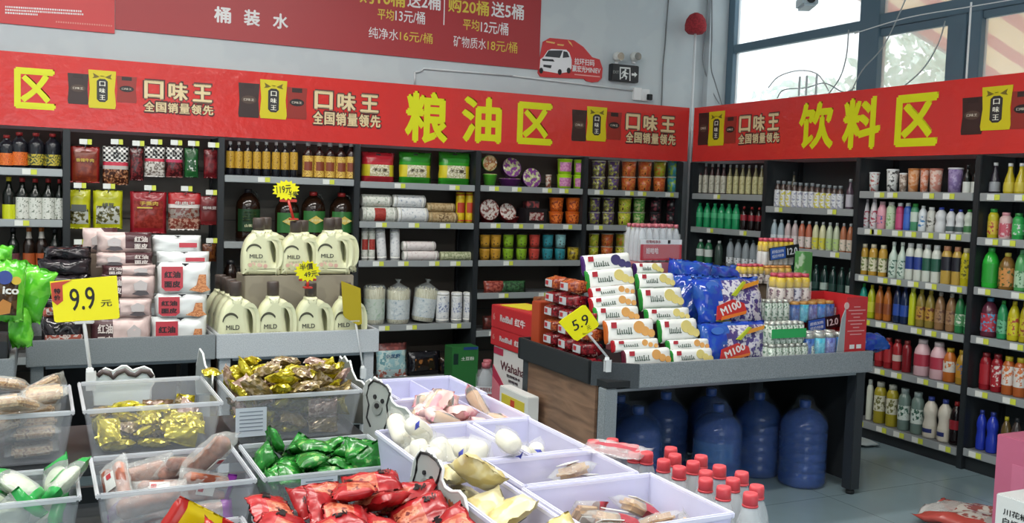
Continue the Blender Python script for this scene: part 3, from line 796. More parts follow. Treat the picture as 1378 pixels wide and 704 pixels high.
for i, (bz, tg) in enumerate(zip((bz0, bz1, bz2, bz3, bz4, bz5), ((3, 3, 3, 0, 0, 0), (0, 0, 0), (2, 2, 2, 0, 0), (2, 3, 4, 3, 0), (4, 4, 1, 2, 2, 0), (4, 3, 3, 0, 0, 0)))):
    bay('shelving_bay', 'back', BX[i], BX[i+1], bz, 'black shelving bay '+BAYNOTE[i], None, tg, last=(i == 5), seed=i+3, back=PEG if i in (1, 2) else mat('#4b443d', .6))
RY = [7.089, 6.1088, 5.1286, 4.1484, 3.168]
rz1 = [zlip('right', 980, y) for y in (262.5, 309.5, 360)]+[1.0, .6, .14]
rz2 = [zlip('right', 1092, y) for y in (281, 337, 395)]+[.66, .14]
rz3 = [zlip('right', x, y) for x, y in ((1238, 260), (1234, 312.5), (1228, 379), (1239, 443), (1237, 509), (1230, 588))]
rz4 = [zlip('right', x, y) for x, y in ((1352, 262), (1350, 323), (1346, 391.5), (1350, 460), (1350, 534), (1350, 620))]
RN = ['in the corner with sparkling drinks', 'of drinks left of the wide bright bay', 'of drinks right of the promotion table', 'at the right edge of the picture']
for i, (bz, tg) in enumerate(zip((rz1, rz2, rz3, rz4), ((1, 2, 1, 0, 0, 0), (2, 2, 2, 0, 0), (4, 7, 6, 6, 5, 5), (5, 6, 5, 5, 5, 5)))):
    bay('shelving_bay', 'right', -RY[i], -RY[i+1], bz, 'black shelving bay '+RN[i], None, tg, last=(i == 3), seed=i+13, back=mat('#2f3437', .6))

# ------------------------------------------------------------------ placing goods on the boards
def put(wall, px, yref, z, inset, key, fn, label, cat, group, rz=0., rx=0., ry=0.):
    ax, v, r_ = WALLS[wall]
    p = hit(px, yref, ax, v+inset)
    loc = (p.x, v+inset, z) if ax == 'y' else (v+inset, p.y, z)
    return make(key, fn, loc, (rx, ry, r_+rz), label, cat, group)
def mpp(wall, px, py, inset):
    ax, v, r_ = WALLS[wall]
    return depth(hit(px, py, ax, v+inset))/F
def hgt(wall, px, ytop, z, inset):
    ax, v, r_ = WALLS[wall]; return hit(px, ytop, ax, v+inset).z-z
def bottles(wall, z, yref, inset, group, where, items, cat='bottle', name='drink_bottle'):
    """items: (px centre, px width, px top, profile, body, cap, label, la, lb, description[, neck][, panel])"""
    o_ = ordinal([it[9] for it in items])
    for it, od in zip(items, o_):
        px, wd, yt, prof, body, cap, lab, la, lb, desc = it[:10]
        neck = it[10] if len(it) > 10 else None; pan = it[11] if len(it) > 11 else None
        h = hgt(wall, px, yt, z, inset); r = wd/2*mpp(wall, px, yref, inset)
        h = round(h, 3); r = round(r, 3)
        key = ('b', round(h/.006), round(r/.002), prof, body, cap, lab, la, lb, neck, pan)
        lb_ = desc+(', '+od if od else '')+' '+where
        put(wall, px, yref, z, inset, key, bottle(name, h, r, prof, body, cap, lab, la, lb, neck, pan), lb_, cat, group, rz=random.Random(int(px*7)).uniform(-.2, .2))
def cups(wall, z, yref, inset, group, where, items, name='noodle_cup', cat='cup noodles'):
    """items: (xl, xr, ytop, ybot or None, side, lid, patch, taper, desc)"""
    o_ = ordinal([it[8] for it in items])
    for it, od in zip(items, o_):
        xl, xr, yt, yb, side, lid, patch, tap, desc = it
        px = (xl+xr)/2; zz = z if yb is None else z+0
        ax, v, r_ = WALLS[wall]
        r = round((xr-xl)/2*mpp(wall, px, yref, inset), 3)
        if yb is not None: zz = ZTOP[(round(px), wall)]
        h = round(hgt(wall, px, yt, zz, inset), 3)
        ZTOP[(round(px), wall)] = zz+h
        put(wall, px, yref, zz, inset, ('cup', round(h/.005), round(r/.002), side, lid, patch, tap), cup(h, r, side, lid, patch, tap, name), desc+(', '+od if od else '')+' '+where, cat, group, rz=random.Random(int(px)).uniform(-.3, .3))
ZTOP = {}
C = lambda h, r=.25, m_=0.: mat(h, r, m_)

# ================================================================== goods on the back shelving
SOY = C('#17181f', .2); DKG = C('#101511', .18); BRN = C('#1e120d', .2)
RC = C('#a02c2c', .4); WC = C('#cfd3d2', .4); OC = C('#b2622a', .4); YC = C('#c9b61f', .4); KC = C('#25262a', .4); BC = C('#2b3f9c', .4); GC = C('#2f8f3c', .4)
ORL = printed('#c65a1d', '#d9742c', 90, .5, .4, c3='#7a2417'); YKL = printed('#b7a63a', '#31402a', 80, .52, .4)
WSP = printed('#cfd2cb', '#5b6a58', 70, .6, .4, c3='#a8433a')
# bay at the left edge
bottles('back', bz0[0], 215, .1, 'sauce bottles on the top shelf of the left bay', 'on the top left shelf',
    [(9, 21, 182, 'sauce', SOY, RC, ORL, .10, .46, 'large dark soy sauce bottle with orange label'), (26, 21, 178, 'sauce', SOY, RC, ORL, .10, .46, 'large dark soy sauce bottle with orange label'),
     (48.5, 21, 179, 'sauce', SOY, RC, YKL, .12, .42, 'large dark soy sauce bottle with yellow green label'), (71, 21, 180, 'sauce', SOY, RC, YKL, .12, .42, 'large dark soy sauce bottle with yellow green label')], name='sauce_bottle')
bottles('back', bz0[1], 285, .1, 'vinegar bottles on the second shelf of the left bay', 'on the second left shelf',
    [(12, 16, 238, 'slim', DKG, YC, C('#c3cc1d'), .02, .36, 'dark green bottle with yellow label and cap'),
     (30, 16.5, 239, 'slim', DKG, RC, WSP, .03, .54, 'dark vinegar bottle with speckled white label'), (47.5, 16.5, 240, 'slim', DKG, RC, WSP, .03, .54, 'dark vinegar bottle with speckled white label'),
     (65, 16.5, 240, 'slim', DKG, RC, WSP, .03, .54, 'dark vinegar bottle with speckled white label'), (80, 12, 241, 'slim', DKG, RC, WSP, .03, .54, 'dark vinegar bottle with speckled white label')], name='vinegar_bottle')
bottles('back', bz0[2], 355, .1, 'bottles on the third shelf of the left bay', 'on the third left shelf',
    [(18, 15, 306, 'slim', DKG, KC, C('#5a3038', .4), .05, .4, 'dark bottle with a dull purple label'),
     (39, 15, 306, 'slim', BRN, OC, C('#9a4a22', .4), .04, .40, 'brown sauce bottle with orange cap and label', C('#b9b4ac', .4)), (56, 15, 306, 'slim', BRN, OC, C('#9a4a22', .4), .04, .40, 'brown sauce bottle with orange cap and label', C('#b9b4ac', .4)),
     (74, 15, 308, 'slim', DKG, KC, None, 0, 0, 'plain black sauce bottle')], name='sauce_bottle')

# hanging snack bags
CHK = None
def checker_mat():
    m_ = bpy.data.materials.new('checked_print'); m_.use_nodes = True
    nt = m_.node_tree; b = nt.nodes['Principled BSDF']; ck = nt.nodes.new('ShaderNodeTexChecker'); tc = nt.nodes.new('ShaderNodeTexCoord')
    mp = nt.nodes.new('ShaderNodeMapping'); mp.inputs['Location'].default_value = (.003, .5, .003)
    ck.inputs['Scale'].default_value = 62; ck.inputs['Color1'].default_value = lin('#dcdcd8')+(1,); ck.inputs['Color2'].default_value = lin('#1c1c20')+(1,)
    sx = nt.nodes.new('ShaderNodeSeparateXYZ'); cx = nt.nodes.new('ShaderNodeCombineXYZ')
    nt.links.new(tc.outputs['Object'], sx.inputs[0]); nt.links.new(sx.outputs['X'], cx.inputs['X']); nt.links.new(sx.outputs['Z'], cx.inputs['Y'])
    cx.inputs['Z'].default_value = .004
    nt.links.new(cx.outputs[0], ck.inputs['Vector']); nt.links.new(ck.outputs[0], b.inputs['Base Color']); b.inputs['Roughness'].default_value = .25
    return m_
CHK = checker_mat()
def hang(xl, xr, yt, yb, matfn, desc, seed, txt=None, th=.05, ins=.10, panel=None):
    px = (xl+xr)/2; ym = (yt+yb)/2
    a = hit(xl, ym, 'y', YB+ins); b = hit(xr, ym, 'y', YB+ins); t = hit(px, yt, 'y', YB+ins); q = hit(px, yb, 'y', YB+ins)
    w_ = b.x-a.x; h = t.z-q.z
    root = empty('snack_bag', ((a.x+b.x)/2, YB+ins, q.z)); tag(root, desc, 'snack bag', 'snack bags hanging behind the noodle packs')
    m = MB(); m.pillow(w_, h, th, matfn, wr=.07, seed=seed, fin=.07, p=2.4); m.build('bag', root)
    if panel: 
        x0, x1, z0, z1, mm = panel; m = MB(); m.box(((x0+x1)/2*w_, -th/2-.004, (z0+z1)/2*h), ((x1-x0)*w_, .002, (z1-z0)*h), mm); m.build('label', root)
    if txt:
        s, zz, wf, hf, tm = txt; lettering(root, s, 0, -th/2-.007, zz*h, wf*w_, hf*h, tm, .02)
    # the hook it hangs from belongs to the shelving: a wire rod with its price flag
    hk = empty('shelf_hook', ((a.x+b.x)/2, YB+.02, t.z+.0)); tag(hk, 'wire hook with price flag above the '+desc[:desc.find(' hanging')] , 'hook', 'display hooks in the snack bag bay')
    m = MB(); m.tube([(0, .34, -.012), (0, 0, -.012), (0, -.015, .01)], .003, STEEL, 6); m.build('hook_rod', hk)
    m = MB(); m.box((-.012, -.02, .028), (.05, .003, .035), TAGW); m.box((.025, -.02, .028), (.028, .003, .035), TAGY); m.build('price_tag', hk)
def solid(m_): return lambda u, v, f: m_
def zones(*zs, back=None):
    """zs: (v upper limit, material) from the bottom up"""
    def fn(u, v, f):
        for lim, m_ in zs:
            if v <= lim: return m_
        return zs[-1][1]
    return fn
def framed(inner, outer, a=.7, v0=-.8, v1=.75):
    return lambda u, v, f: inner if (abs(u) < a and v0 < v < v1 and f) else outer
REDB = C('#8e2620', .22); MEAT = printed('#6a3026', '#a25a40', 45, .5, .25, c3='#3a1712'); NUT = printed('#3c2118', '#8d5a3a', 60, .5, .25, c3='#c29a78')
DMEAT = printed('#3a1518', '#6e2428', 50, .5, .22)
hang(94, 134, 197, 246, framed(printed('#6e2a1d', '#84361f', 30, .5, .25), REDB, .75, -.85, .8), 'rust red jerky bag hanging at the left end of the top row', 1, ('香辣牛肉', .62, .6, .1, C('#d2b23a')))
hang(138, 173, 197, 249, zones((-.25, NUT), (-.02, C('#b7b2ae')), (.15, C('#c0354a')), (1, CHK)), 'bag with black white checks and dark nuts hanging in the top row', 2, ('O', .78, .22, .15, INK))
hang(175, 193, 199, 243, solid(DMEAT), 'dark maroon meat bag hanging between two checked bags', 3)
hang(194, 222, 197, 238, zones((-.9, C('#d9d6d2')), (.0, printed('#cfcac4', '#7a7068', 60, .5, .2)), (.2, C('#c0354a')), (1, CHK)), 'pale checked nut bag hanging fourth in the top row', 4, ('O', .78, .22, .17, INK))
hang(223, 246, 198, 239, zones((-.9, C('#8c5a58')), (.0, DMEAT), (.2, C('#b8385a')), (1, CHK)), 'pink checked meat bag hanging right of the pale checked bag', 5, ('O', .78, .2, .17, INK))
hang(248, 267, 199, 239, framed(printed('#cfd6cf', '#31573a', 40, .45, .15), C('#1f5a2c', .25), .6, -.6, .1), 'dark green bag with white window hanging in the top row', 6)
hang(274, 294, 201, 240, solid(printed('#5c161c', '#7a2026', 30, .5, .25)), 'deep red bag hanging at the right end of the top row', 7)
YG = C('#b6b81c', .22); GLS = printed('#b9bcb4', '#5e5a34', 35, .5, .12, c3='#2e2e1c')
hang(91, 122, 255, 308, framed(GLS, YG, .8, -.75, .0), 'yellow green bag hanging at the left end of the second row', 8, None, .06, panel=(-.35, .3, .45, .62, C('#454a42')))
hang(125, 165, 256, 308, framed(GLS, YG, .8, -.75, .25), 'bright yellow green bag hanging beside the shelf upright bag', 9, ('绿豆', .62, .4, .12, C('#4a4c40')), .06)
hang(175, 224, 258, 314, framed(printed('#8e3028', '#7a261f', 40, .5, .2), C('#94202a', .2), .8, -.8, .6), 'large red bag with gold arch print hanging in the second row', 10, ('手撕肉', .72, .5, .1, C('#cfae3c')), .06, panel=(-.32, .1, .6, .63, C('#c9b03a')))
hang(226, 270, 259, 310, zones((-.92, C('#d9d4d0')), (-.3, printed('#7a3a30', '#b08a7a', 50, .5, .2)), (.1, printed('#8a8078', '#6e3a30', 40, .5, .2)), (.3, C('#d8d3cf')), (1, C('#b02a2e', .22))), 'red topped bag with pale meat picture hanging in the second row', 11, ('牛肉干', .72, .6, .09, C('#dcd8d2')))
hang(268, 294, 264, 303, framed(C('#6d2a2a', .3), C('#7a2428', .25), .8, -.8, .1), 'dull red bag hanging at the right end of the second row', 12, ('怪味豆', .6, .7, .1, C('#cfcac4')), panel=(-.45, .45, .52, .68, C('#5a1c20')))
hang(272, 291, 328, 352, solid(printed('#7c4a24', '#5a2c18', 40, .5, .25)), 'brown bag hanging low behind the white noodle packs', 13)
hang(98, 116, 330, 356, solid(printed('#5a2624', '#36201e', 40, .5, .25)), 'dark bag hanging low behind the pink noodle packs', 14)

# soy sauce and oil
GOLDL = printed('#a98226', '#c7a23c', 120, .5, .3, c3='#5a2c14'); YEL2 = printed('#d2b45a', '#c39a40', 100, .5, .3, c3='#5a3418')
DSC = 'slim black soy sauce bottle with gold label'; DL = 'larger soy sauce bottle with cream gold label'
bottles('back', bz2[0], 235, .09, 'soy sauce bottles above the oil jugs', 'above the oil jugs',
    [(x, 11, 190+.18*i, 'sauce', SOY, WC, GOLDL, .24, .72, DSC) for i, x in enumerate((309.5, 321, 333, 345.5, 358, 371, 383, 395))] +
    [(x, 14.5, 192+.3*i, 'sauce', C('#2a1310', .2), WC, YEL2, .06, .64, DL, None, C('#7c3a22', .4)) for i, x in enumerate((414, 429, 443.5, 458, 472))], name='sauce_bottle')
def oil_jug(h, r, lab, l2, cap, s):
    def f():
        root = empty('oil_jug')
        m = MB(); m.lathe([(r*.94, 0), (r, .02*h), (r, .16*h), (r*.97, .18*h), (r, .2*h), (r, .64*h), (r*.94, .74*h), (r*.66, .85*h), (r*.34, .91*h), (r*.3, .93*h)], C('#20120a', .12), 20); m.build('jug_body', root)
        m = MB(); m.lathe([(r*.33, .92*h), (r*.33, .995*h), (r*.26, h)], cap, 14); m.build('cap', root)
        m = MB(); m.tube([(r*.3, 0, .95*h), (r*.62, 0, .93*h), (r*.8, 0, .86*h), (r*.9, 0, .76*h)], r*.1, C('#2a2a26', .3), 8); m.build('handle', root)
        m = MB(); m.lathe([(r+.0015, .2*h), (r+.0015, .62*h)], lab, 12, caps=False, a0=-pi/2-1.1, a1=-pi/2+1.1); o = m.build('label', root)
        m = MB()
        if s: m.prism([(0, .36*h), (r*.62, .44*h), (0, .53*h), (-r*.62, .44*h)], -r-.004, -r-.0015, l2); 
        else:
            for k in range(14): m.lathe([(0, 0), (.012, 0)], l2, 7, caps=False, c=(r*(-.5+.09*(k % 11)), -r-.003, h*(.42+.05*((k*3) % 4))))
        m.build('label_emblem', o)
        lettering(root, '山茶油' if not s else '菜籽油', 0, -r-.005, h*(.31 if not s else .44), r*.9, h*.055, C('#d7d9b0'), .02)
        return root
    return f
for px, wd, yt, lab, l2, cap, s, d in ((333.5, 32, 254, C('#1c3a20', .35), C('#b4bc2a', .4), KC, 0, 'dark oil jug with leafy yellow green label and dark cap on the shelf'), (386, 32, 262, C('#2f6a32', .35), C('#c9b254', .4), RC, 1, 'oil jug with gold diamond label behind the red price stand'), (421, 32, 258, C('#2f6a32', .35), C('#c9b254', .4), RC, 1, 'oil jug with gold diamond label, middle of the red capped three'), (459, 32, 259.5, C('#2f6a32', .35), C('#c9b254', .4), RC, 1, 'oil jug with gold diamond label next to the right upright')):
    ins = .15; h = hgt('back', px, yt, bz2[1], ins); r = wd/2*mpp('back', px, 300, ins)
    put('back', px, 300, bz2[1], ins, ('oil', s, lab, px), oil_jug(h, r, lab, l2, cap, s), d, 'oil jug', 'oil jugs behind the detergent bottles')
bottles('back', bz2[2], 385, .1, 'dark jars behind the detergents', 'low behind the detergents', [(310, 18, 350, 'milk', BRN, KC, C('#6a6a3a', .4), .1, .5, 'dark sauce jar with olive label'), (330, 18, 352, 'milk', BRN, KC, C('#5a3a2a', .4), .1, .5, 'dark sauce jar with brown label'), (483-24, 16, 352, 'milk', BRN, KC, C('#6a5a3a', .4), .1, .5, 'dark sauce jar with tan label')], cat='jar', name='sauce_jar')

# bagged noodles on the top shelf of the third bay
def noodle_pack(base, dark, key):
    wv, h, t = .275, .275, .11
    win = printed('#b9b48e', '#e3dfc8', 55, .5, .2, c3='#6a5a3a')
    def fn(u, v, f):
        if f and abs(u) < .68 and -.5 < v < .2: return win
        if f and abs(u) >= .68 and -.48 < v < .25: return C('#cdbf2c', .3)
        return dark if v > .35 else base
    def parts(root, w_, hh, tt):
        m = MB()
        for k, (x, z) in enumerate(((-.06, .86), (0, .82), (.05, .86), (-.01, .91))): m.lathe([(0, 0), (.014, 0)], INK, 7, caps=False)if False else m.box((x*w_*2, -.022, z*hh), (.035, .003, .022), INK, bev=.001)
        m.build('printed_emblem', root)
        lettering(root, '手工面', 0, -tt/2-.003, hh*.43, w_*.42, hh*.1, C('#4a4030'), .02)
    return pouch('noodle_bag', wv, h, t, fn, seed=key, wr=.04, parts=parts, p=3.2, fin=.07)
for px, b, d_, k, lab in ((508.5, C('#b32a34', .2), C('#a0212c', .2), 41, 'red bag of noodles with clear window on the top shelf'), (558.5, C('#2c8f22', .2), C('#22761f', .2), 42, 'green bag of noodles beside the red noodle bag'), (611.5, C('#2c8f22', .2), C('#22761f', .2), 43, 'green bag of noodles at the right end of its shelf')):
    sc_ = (46*mpp('back', px, 225, .12))/.275
    put('back', px, 225, bz3[0], .12, ('np', k), noodle_pack(b, d_, k), lab, 'noodle bag', 'bagged noodles on the top shelf').scale = (sc_, 1, hgt('back', px, 205, bz3[0], .12)/.275)

# noodle rolls
RW = printed('#d3d5cd', '#b9c0b4', 60, .55, .5, c3='#5f7a62'); RWB = printed('#d8dadb', '#c3c8cc', 50, .56, .5, c3='#5a6a8a'); RWG = printed('#b9bd9c', '#8b9470', 60, .5, .5); RTAN = printed('#b59f78', '#9a8158', 50, .5, .5); RE = C('#d8d9d2', .5); RPK = printed('#dcd5d3', '#cfc4c4', 40, .57, .5, c3='#a05058')
RDL = printed('#a3362c', '#8e2a24', 80, .5, .5)
Mr = mpp('back', 560, 290, .1)
def lay(xl, xr, yc, rpx, z, wrap, band, desc, group, end=RE, ins=.1):
    px = (xl+xr)/2; mm = mpp('back', px, yc, ins); r = rpx*mm
    a = hit(xl, yc, 'y', YB+ins); b = hit(xr, yc, 'y', YB+ins)
    put('back', px, yc, z, ins, ('roll', xl, yc), roll(b.x-a.x, r, wrap, end, band), desc, 'noodle roll', group); return z+2*r
g = 'noodle rolls on the second shelf'
za = lay(486, 532, 289, 10.3, bz3[1], RW, RDL, 'thick white noodle roll with red label, bottom left of the pile', g)
zb = lay(533, 574, 289, 10.3, bz3[1], RWB, None, 'thick pale noodle roll right of the red labelled roll', g)
lay(486, 525, 270, 8.3, za, RW, None, 'white noodle roll lying on top of the red labelled roll', g)
lay(528, 571, 271, 8.3, zb, RWB, None, 'pale noodle roll lying on top, right of centre', g)
zc = lay(575, 614, 292, 7.6, bz3[1], RTAN, printed('#6a5334', '#b59f78', 60, .5, .5), 'tan noodle roll at the bottom beside the red yellow tubes', g, C('#b5a37c', .5))
lay(574, 611, 277, 6, zc, RTAN, None, 'thin tan noodle roll lying on the other tan roll', g, C('#b5a37c', .5))
def stand(px, wpx, yt, z, wrap, band, desc, group, ins=.1, tilt=0., end=RE):
    h = hgt('back', px, yt, z, ins); r = wpx/2*mpp('back', px, yt, ins)
    put('back', px, yt+20, z+(r*sin(abs(tilt)) if tilt else 0), ins, ('sroll', px, yt), roll(h, r, wrap, end, band, True), desc, 'noodle roll', group, ry=tilt)
YR = printed('#d3b91c', '#c9a818', 40, .5, .4)
stand(619.2, 12.2, 258, bz3[1], YR, C('#b23a22', .4), 'left of two upright yellow and red noodle tubes', g, end=C('#b02a24', .4)); stand(631.8, 12.2, 258, bz3[1], YR, C('#b23a22', .4), 'right of two upright yellow and red noodle tubes', g, end=C('#b02a24', .4))
g = 'noodle rolls on the third shelf'
stand(490.5, 9.4, 307, bz3[2], RW, RDL, 'upright white noodle roll with red band against the upright', g); stand(500, 9.4, 307, bz3[2], RW, RDL, 'upright white noodle roll with red band, second from the upright', g)
stand(514.5, 13, 308, bz3[2], RWB, None, 'leaning white blue noodle roll beside the red banded rolls', g, tilt=-.09); stand(532, 13, 308, bz3[2], RWB, None, 'upright white blue noodle roll, right of the leaning one', g, tilt=-.03)
zc = lay(542, 589, 344.5, 6.6, bz3[2], RPK, None, 'lower of two pale pink noodle rolls lying stacked', g); lay(541, 585, 331.5, 6.4, zc, RPK, None, 'upper of two pale pink noodle rolls lying stacked', g)
lay(592, 635, 345, 6, bz3[2], RWG, None, 'olive green noodle roll lying at the right end of its shelf', g, C('#b3b795', .5))
# bundles in clear bags and paper rolls on the fourth shelf
STRAW = printed('#cfcaa8', '#a9a582', 26, .5, .5, (6, 6, .4)); FILMC = clear('#dfe8ea', .25, .1, .4)
def bundle(h, r, lab, knot, seed):
    def f():
        root = empty('noodle_bundle'); rnd = random.Random(seed)
        m = MB(); m.lathe([(r*.86, 0), (r*.92, .03), (r*.9, h*.3), (r*.95, h*.6), (r*.99, h*.9), (r*.8, h*.91), (0, h*.9)], STRAW, 16)
        for k in range(26):
            a = rnd.uniform(0, 6.28); q = r*.85*rnd.random()**.5; m.tube([(q*cos(a), q*sin(a), h*.88), (q*cos(a)*1.03, q*sin(a)*1.03, h*rnd.uniform(.92, .98))], .006, STRAW, 5)
        m.build('noodles', root)
        m = MB(); m.lathe([(r*.965, h*.12), (r*.975, h*.4), (r*1.0, h*.66)], lab, 18, caps=False); m.build('label', root)
        m = MB(); pr = [(r*.9, -.0), (r*1.0, .03), (r*.99, h*.3), (r*1.04, h*.66), (r*1.08, h*.92)]+([(r*.6, h*1.02), (r*.14, h*1.1), (r*.1, h*1.13), (r*.3, h*1.2)] if knot else [(r*.9, h*1.0)])
        m.lathe(pr, FILMC, 14, caps=False); m.build('plastic_wrap', root)
        return root
    return f
LBG = printed('#c4d0c2', '#a9bfa6', 40, .55, .4, c3='#4f9a50'); LBW = printed('#cdd4d6', '#b4c0c8', 45, .56, .4, c3='#6d8a9a')
for px, wd, yt, lab, kn, tl, d in ((503, 29, 384, LBG, 0, 0, 'noodle bundle with green printed label at the left of its shelf'), (535, 32, 386, LBW, 1, 0, 'knotted bag of noodle sticks in the middle of its shelf'), (568, 32, 387, LBW, 1, .13, 'knotted bag of noodle sticks tilting to the right')):
    h = hgt('back', px, yt, bz3[3], .14); r = wd/2*mpp('back', px, 410, .14)
    put('back', px, 438, bz3[3]+.012*(tl > 0), .16, ('bun', px), bundle(h, r, lab, kn, int(px)), d, 'noodle bundle', 'noodle bundles on the fourth shelf', ry=tl)
g = 'paper noodle rolls on the fourth shelf'
stand(595.5, 17.5, 392, bz3[3], RWB, printed('#cfd4da', '#7a86a8', 70, .55, .5), 'white upright noodle roll beside the tilting knotted bag', g); stand(614.3, 15, 393, bz3[3], RWB, printed('#cfd4da', '#7a86a8', 70, .55, .5), 'white upright noodle roll, middle of three', g); stand(630, 14.5, 393, bz3[3], RWB, printed('#cfd4da', '#7a86a8', 70, .55, .5), 'white upright noodle roll next to the right hand upright', g)
# bags on the bottom shelf
def standbag(xl, xr, yt, z, matfn, desc, seed, txt=None, tilt=-.12, ins=.08, th=.07, cat='snack bag', group='bags on the bottom shelf', name='snack_bag'):
    px = (xl+xr)/2; h = hgt('back', px, yt, z, ins); a = hit(xl, (yt+505)/2, 'y', YB+ins); b = hit(xr, (yt+505)/2, 'y', YB+ins)
    def parts(root, w_, hh, tt):
        if txt: lettering(root, txt[0], 0, -tt/2-.006, hh*txt[1], w_*txt[2], hh*txt[3], txt[4], .02)
    put('back', px, 490, z, ins, ('sb', xl, yt), pouch(name, b.x-a.x, h, th, matfn, seed, .05, parts if txt else None), desc, cat, group, rx=tilt)
SEA = printed('#8fb6bd', '#b9ccc9', 22, .5, .3, c3='#5f8f97')
standbag(507, 548, 462, bz3[4], zones((-.5, printed('#b9cdd0', '#b0604e', 30, .52, .3)), (.5, SEA), (1, printed('#8a4a44', '#6a3a38', 30, .5, .3))), 'pale blue seafood bag with reddish top on the bottom shelf', 61, ('小龙虾', .62, .5, .12, C('#3a5f86')))
standbag(549, 593, 473, bz3[4], framed(printed('#241c16', '#8a5a30', 18, .55, .15), C('#15141a', .15), .7, -.6, .3), 'black bag with golden brown food picture on the bottom shelf', 62)
standbag(592, 612, 480, bz3[4], solid(printed('#16151a', '#3a2c20', 25, .5, .2)), 'narrow black bag beside the green box on the bottom shelf', 63)
c = hit(627, 490, 'y', YB-.03)
def gbox(root, w_, d_, h):
    lettering(root, '土豆粉', .02, -d_/2-.002, h*.78, w_*.5, h*.07, C('#cfd8cf'), .02)
    m = MB(); m.box((-w_*.36, -d_/2-.001, h*.78), (w_*.18, .002, h*.2), C('#16302a', .4)); m.build('printed_panel', root)
    m = MB(); m.box((w_*.2, -d_/2-.001, h*.97), (w_*.55, .002, h*.05), C('#22407a', .4)); m.build('printed_panel', root)
zg = bz3[4]
make('gbox', carton('carton', .225, .16, hit(627, 467, 'y', YB-.17).z, C('#2a6a34', .4), gbox), (hit(626, 490, 'y', YB-.17).x, YB-.09, 0), 0, 'dark green carton standing behind the left end of the white and red carton', 'carton')

# bowls and cups
PURP = C('#5c1f66', .3); LIDP = printed('#7a3a86', '#b9c08a', 28, .5, .3, c3='#d8dcc8'); LIDR = printed('#c9c2bc', '#7a4a44', 40, .52, .3, c3='#a8362e'); LIDG = printed('#c9b58a', '#a86a3a', 28, .5, .3, c3='#d8d4c8')
def placebowl(px, yc, wpx, z, kind, side, lid, desc, ins=.12, tilt=0., group='noodle bowls and cups in the fourth bay', d=.09):
    r = wpx/2*mpp('back', px, yc, ins)
    if kind == 'lean': fn = leaning_lid(r, d, side, lid)
    else: fn = bowl(r, d, side, lid, 0)
    return put('back', px, yc, z, ins, ('bowl', px, yc), fn, desc, 'noodle bowl', group, rx=tilt)
zt = bz4[0]
gr = C('#4fa82c', .3)
placebowl(659, 244, 19, zt, 'flat', gr, LIDG, 'green noodle bowl standing at the left of the top shelf', d=.1)
placebowl(659.5, 218, 21, zt+.125, 'lean', gr, LIDG, 'round noodle bowl with printed lid leaning upon the green bowl', ins=.1)
placebowl(686, 243, 30, zt, 'flat', PURP, LIDP, 'purple noodle bowl lying flat on the top shelf', ins=.2, d=.07)
placebowl(691, 228, 27, zt+.085, 'lean', PURP, LIDP, 'purple noodle bowl tilted up with its printed lid showing', ins=.1, tilt=-.3)
placebowl(717.5, 238, 27, zt, 'lean', PURP, LIDP, 'purple noodle bowl leaning at the right, lowest printed lid', ins=.08, tilt=-.2)
LC1 = printed('#b9509a', '#9fd02c', 60, .5, .3); LG = C('#9ccb22', .3); LGD = C('#b6d83a', .3)
bl_ = 'lime green noodle cup'
cups('back', zt, 244, .12, 'noodle bowls and cups in the fourth bay', 'on the top shelf', [(734, 742, 235, None, printed('#8a4a3a', '#b9b0a4', 40, .5, .3), C('#c9bfb4', .4), None, .9, 'small brown cup beside the lime cups')])
PK = printed('#b46a9a', '#c98ab0', 60, .5, .3)
cups('back', zt, 244, .12, 'lime noodle cups', 'in the lime stack on the top shelf', [(749, 769.6, 235, None, LG, LGD, PK, .88, 'bottom left lime green noodle cup'), (771, 786.5, 236, None, LG, LGD, PK, .88, 'bottom right lime green noodle cup'), (749, 769.6, 214, 1, LG, LGD, PK, .88, 'upper left lime green noodle cup'), (771, 786.5, 215, 1, LG, LGD, PK, .88, 'upper right lime green noodle cup')])
zt = bz4[1]; rb = C('#8e1f24', .3)
placebowl(656.5, 295, 22, zt, 'flat', rb, LIDR, 'red noodle bowl lying flat at the left of the second shelf', ins=.2, d=.055); placebowl(660, 275, 28, zt+.025, 'lean', rb, LIDR, 'round noodle bowl with speckled lid leaning at the left', ins=.08, tilt=-.12)
placebowl(687, 295, 24, zt, 'flat', rb, LIDR, 'red noodle bowl lying flat beneath a leaning lid', ins=.22, d=.055); placebowl(686, 277, 24, zt+.03, 'lean', rb, LIDR, 'round noodle bowl leaning back, second speckled lid', ins=.09, tilt=-.4)
def bparts(root, w_, d_, h):
    m = MB(); m.box((0, -d_/2-.001, h*.5), (w_*.7, .002, h*.5), printed('#7a2a2e', '#b9a8a0', 40, .5, .3)); m.build('printed_panel', root)
c = hit(717, 285, 'y', YB+.1)
make('blackbox', carton('food_box', .2, .17, .13, C('#1d1a1e', .3), bparts), (c.x, YB+.13, zt), .1, 'black food box with red print on the second shelf', 'food box')
make('blackbox2', carton('food_box', .11, .1, .06, printed('#2a2024', '#8a3a3a', 30, .55, .3)), (c.x-.01, YB+.12, zt+.131), -.1, 'small dark food box lying on the black food box', 'food box')
OR = printed('#c2561c', '#d06a22', 50, .5, .3, c3='#7a2a14'); ORD_ = C('#c8621f', .3)
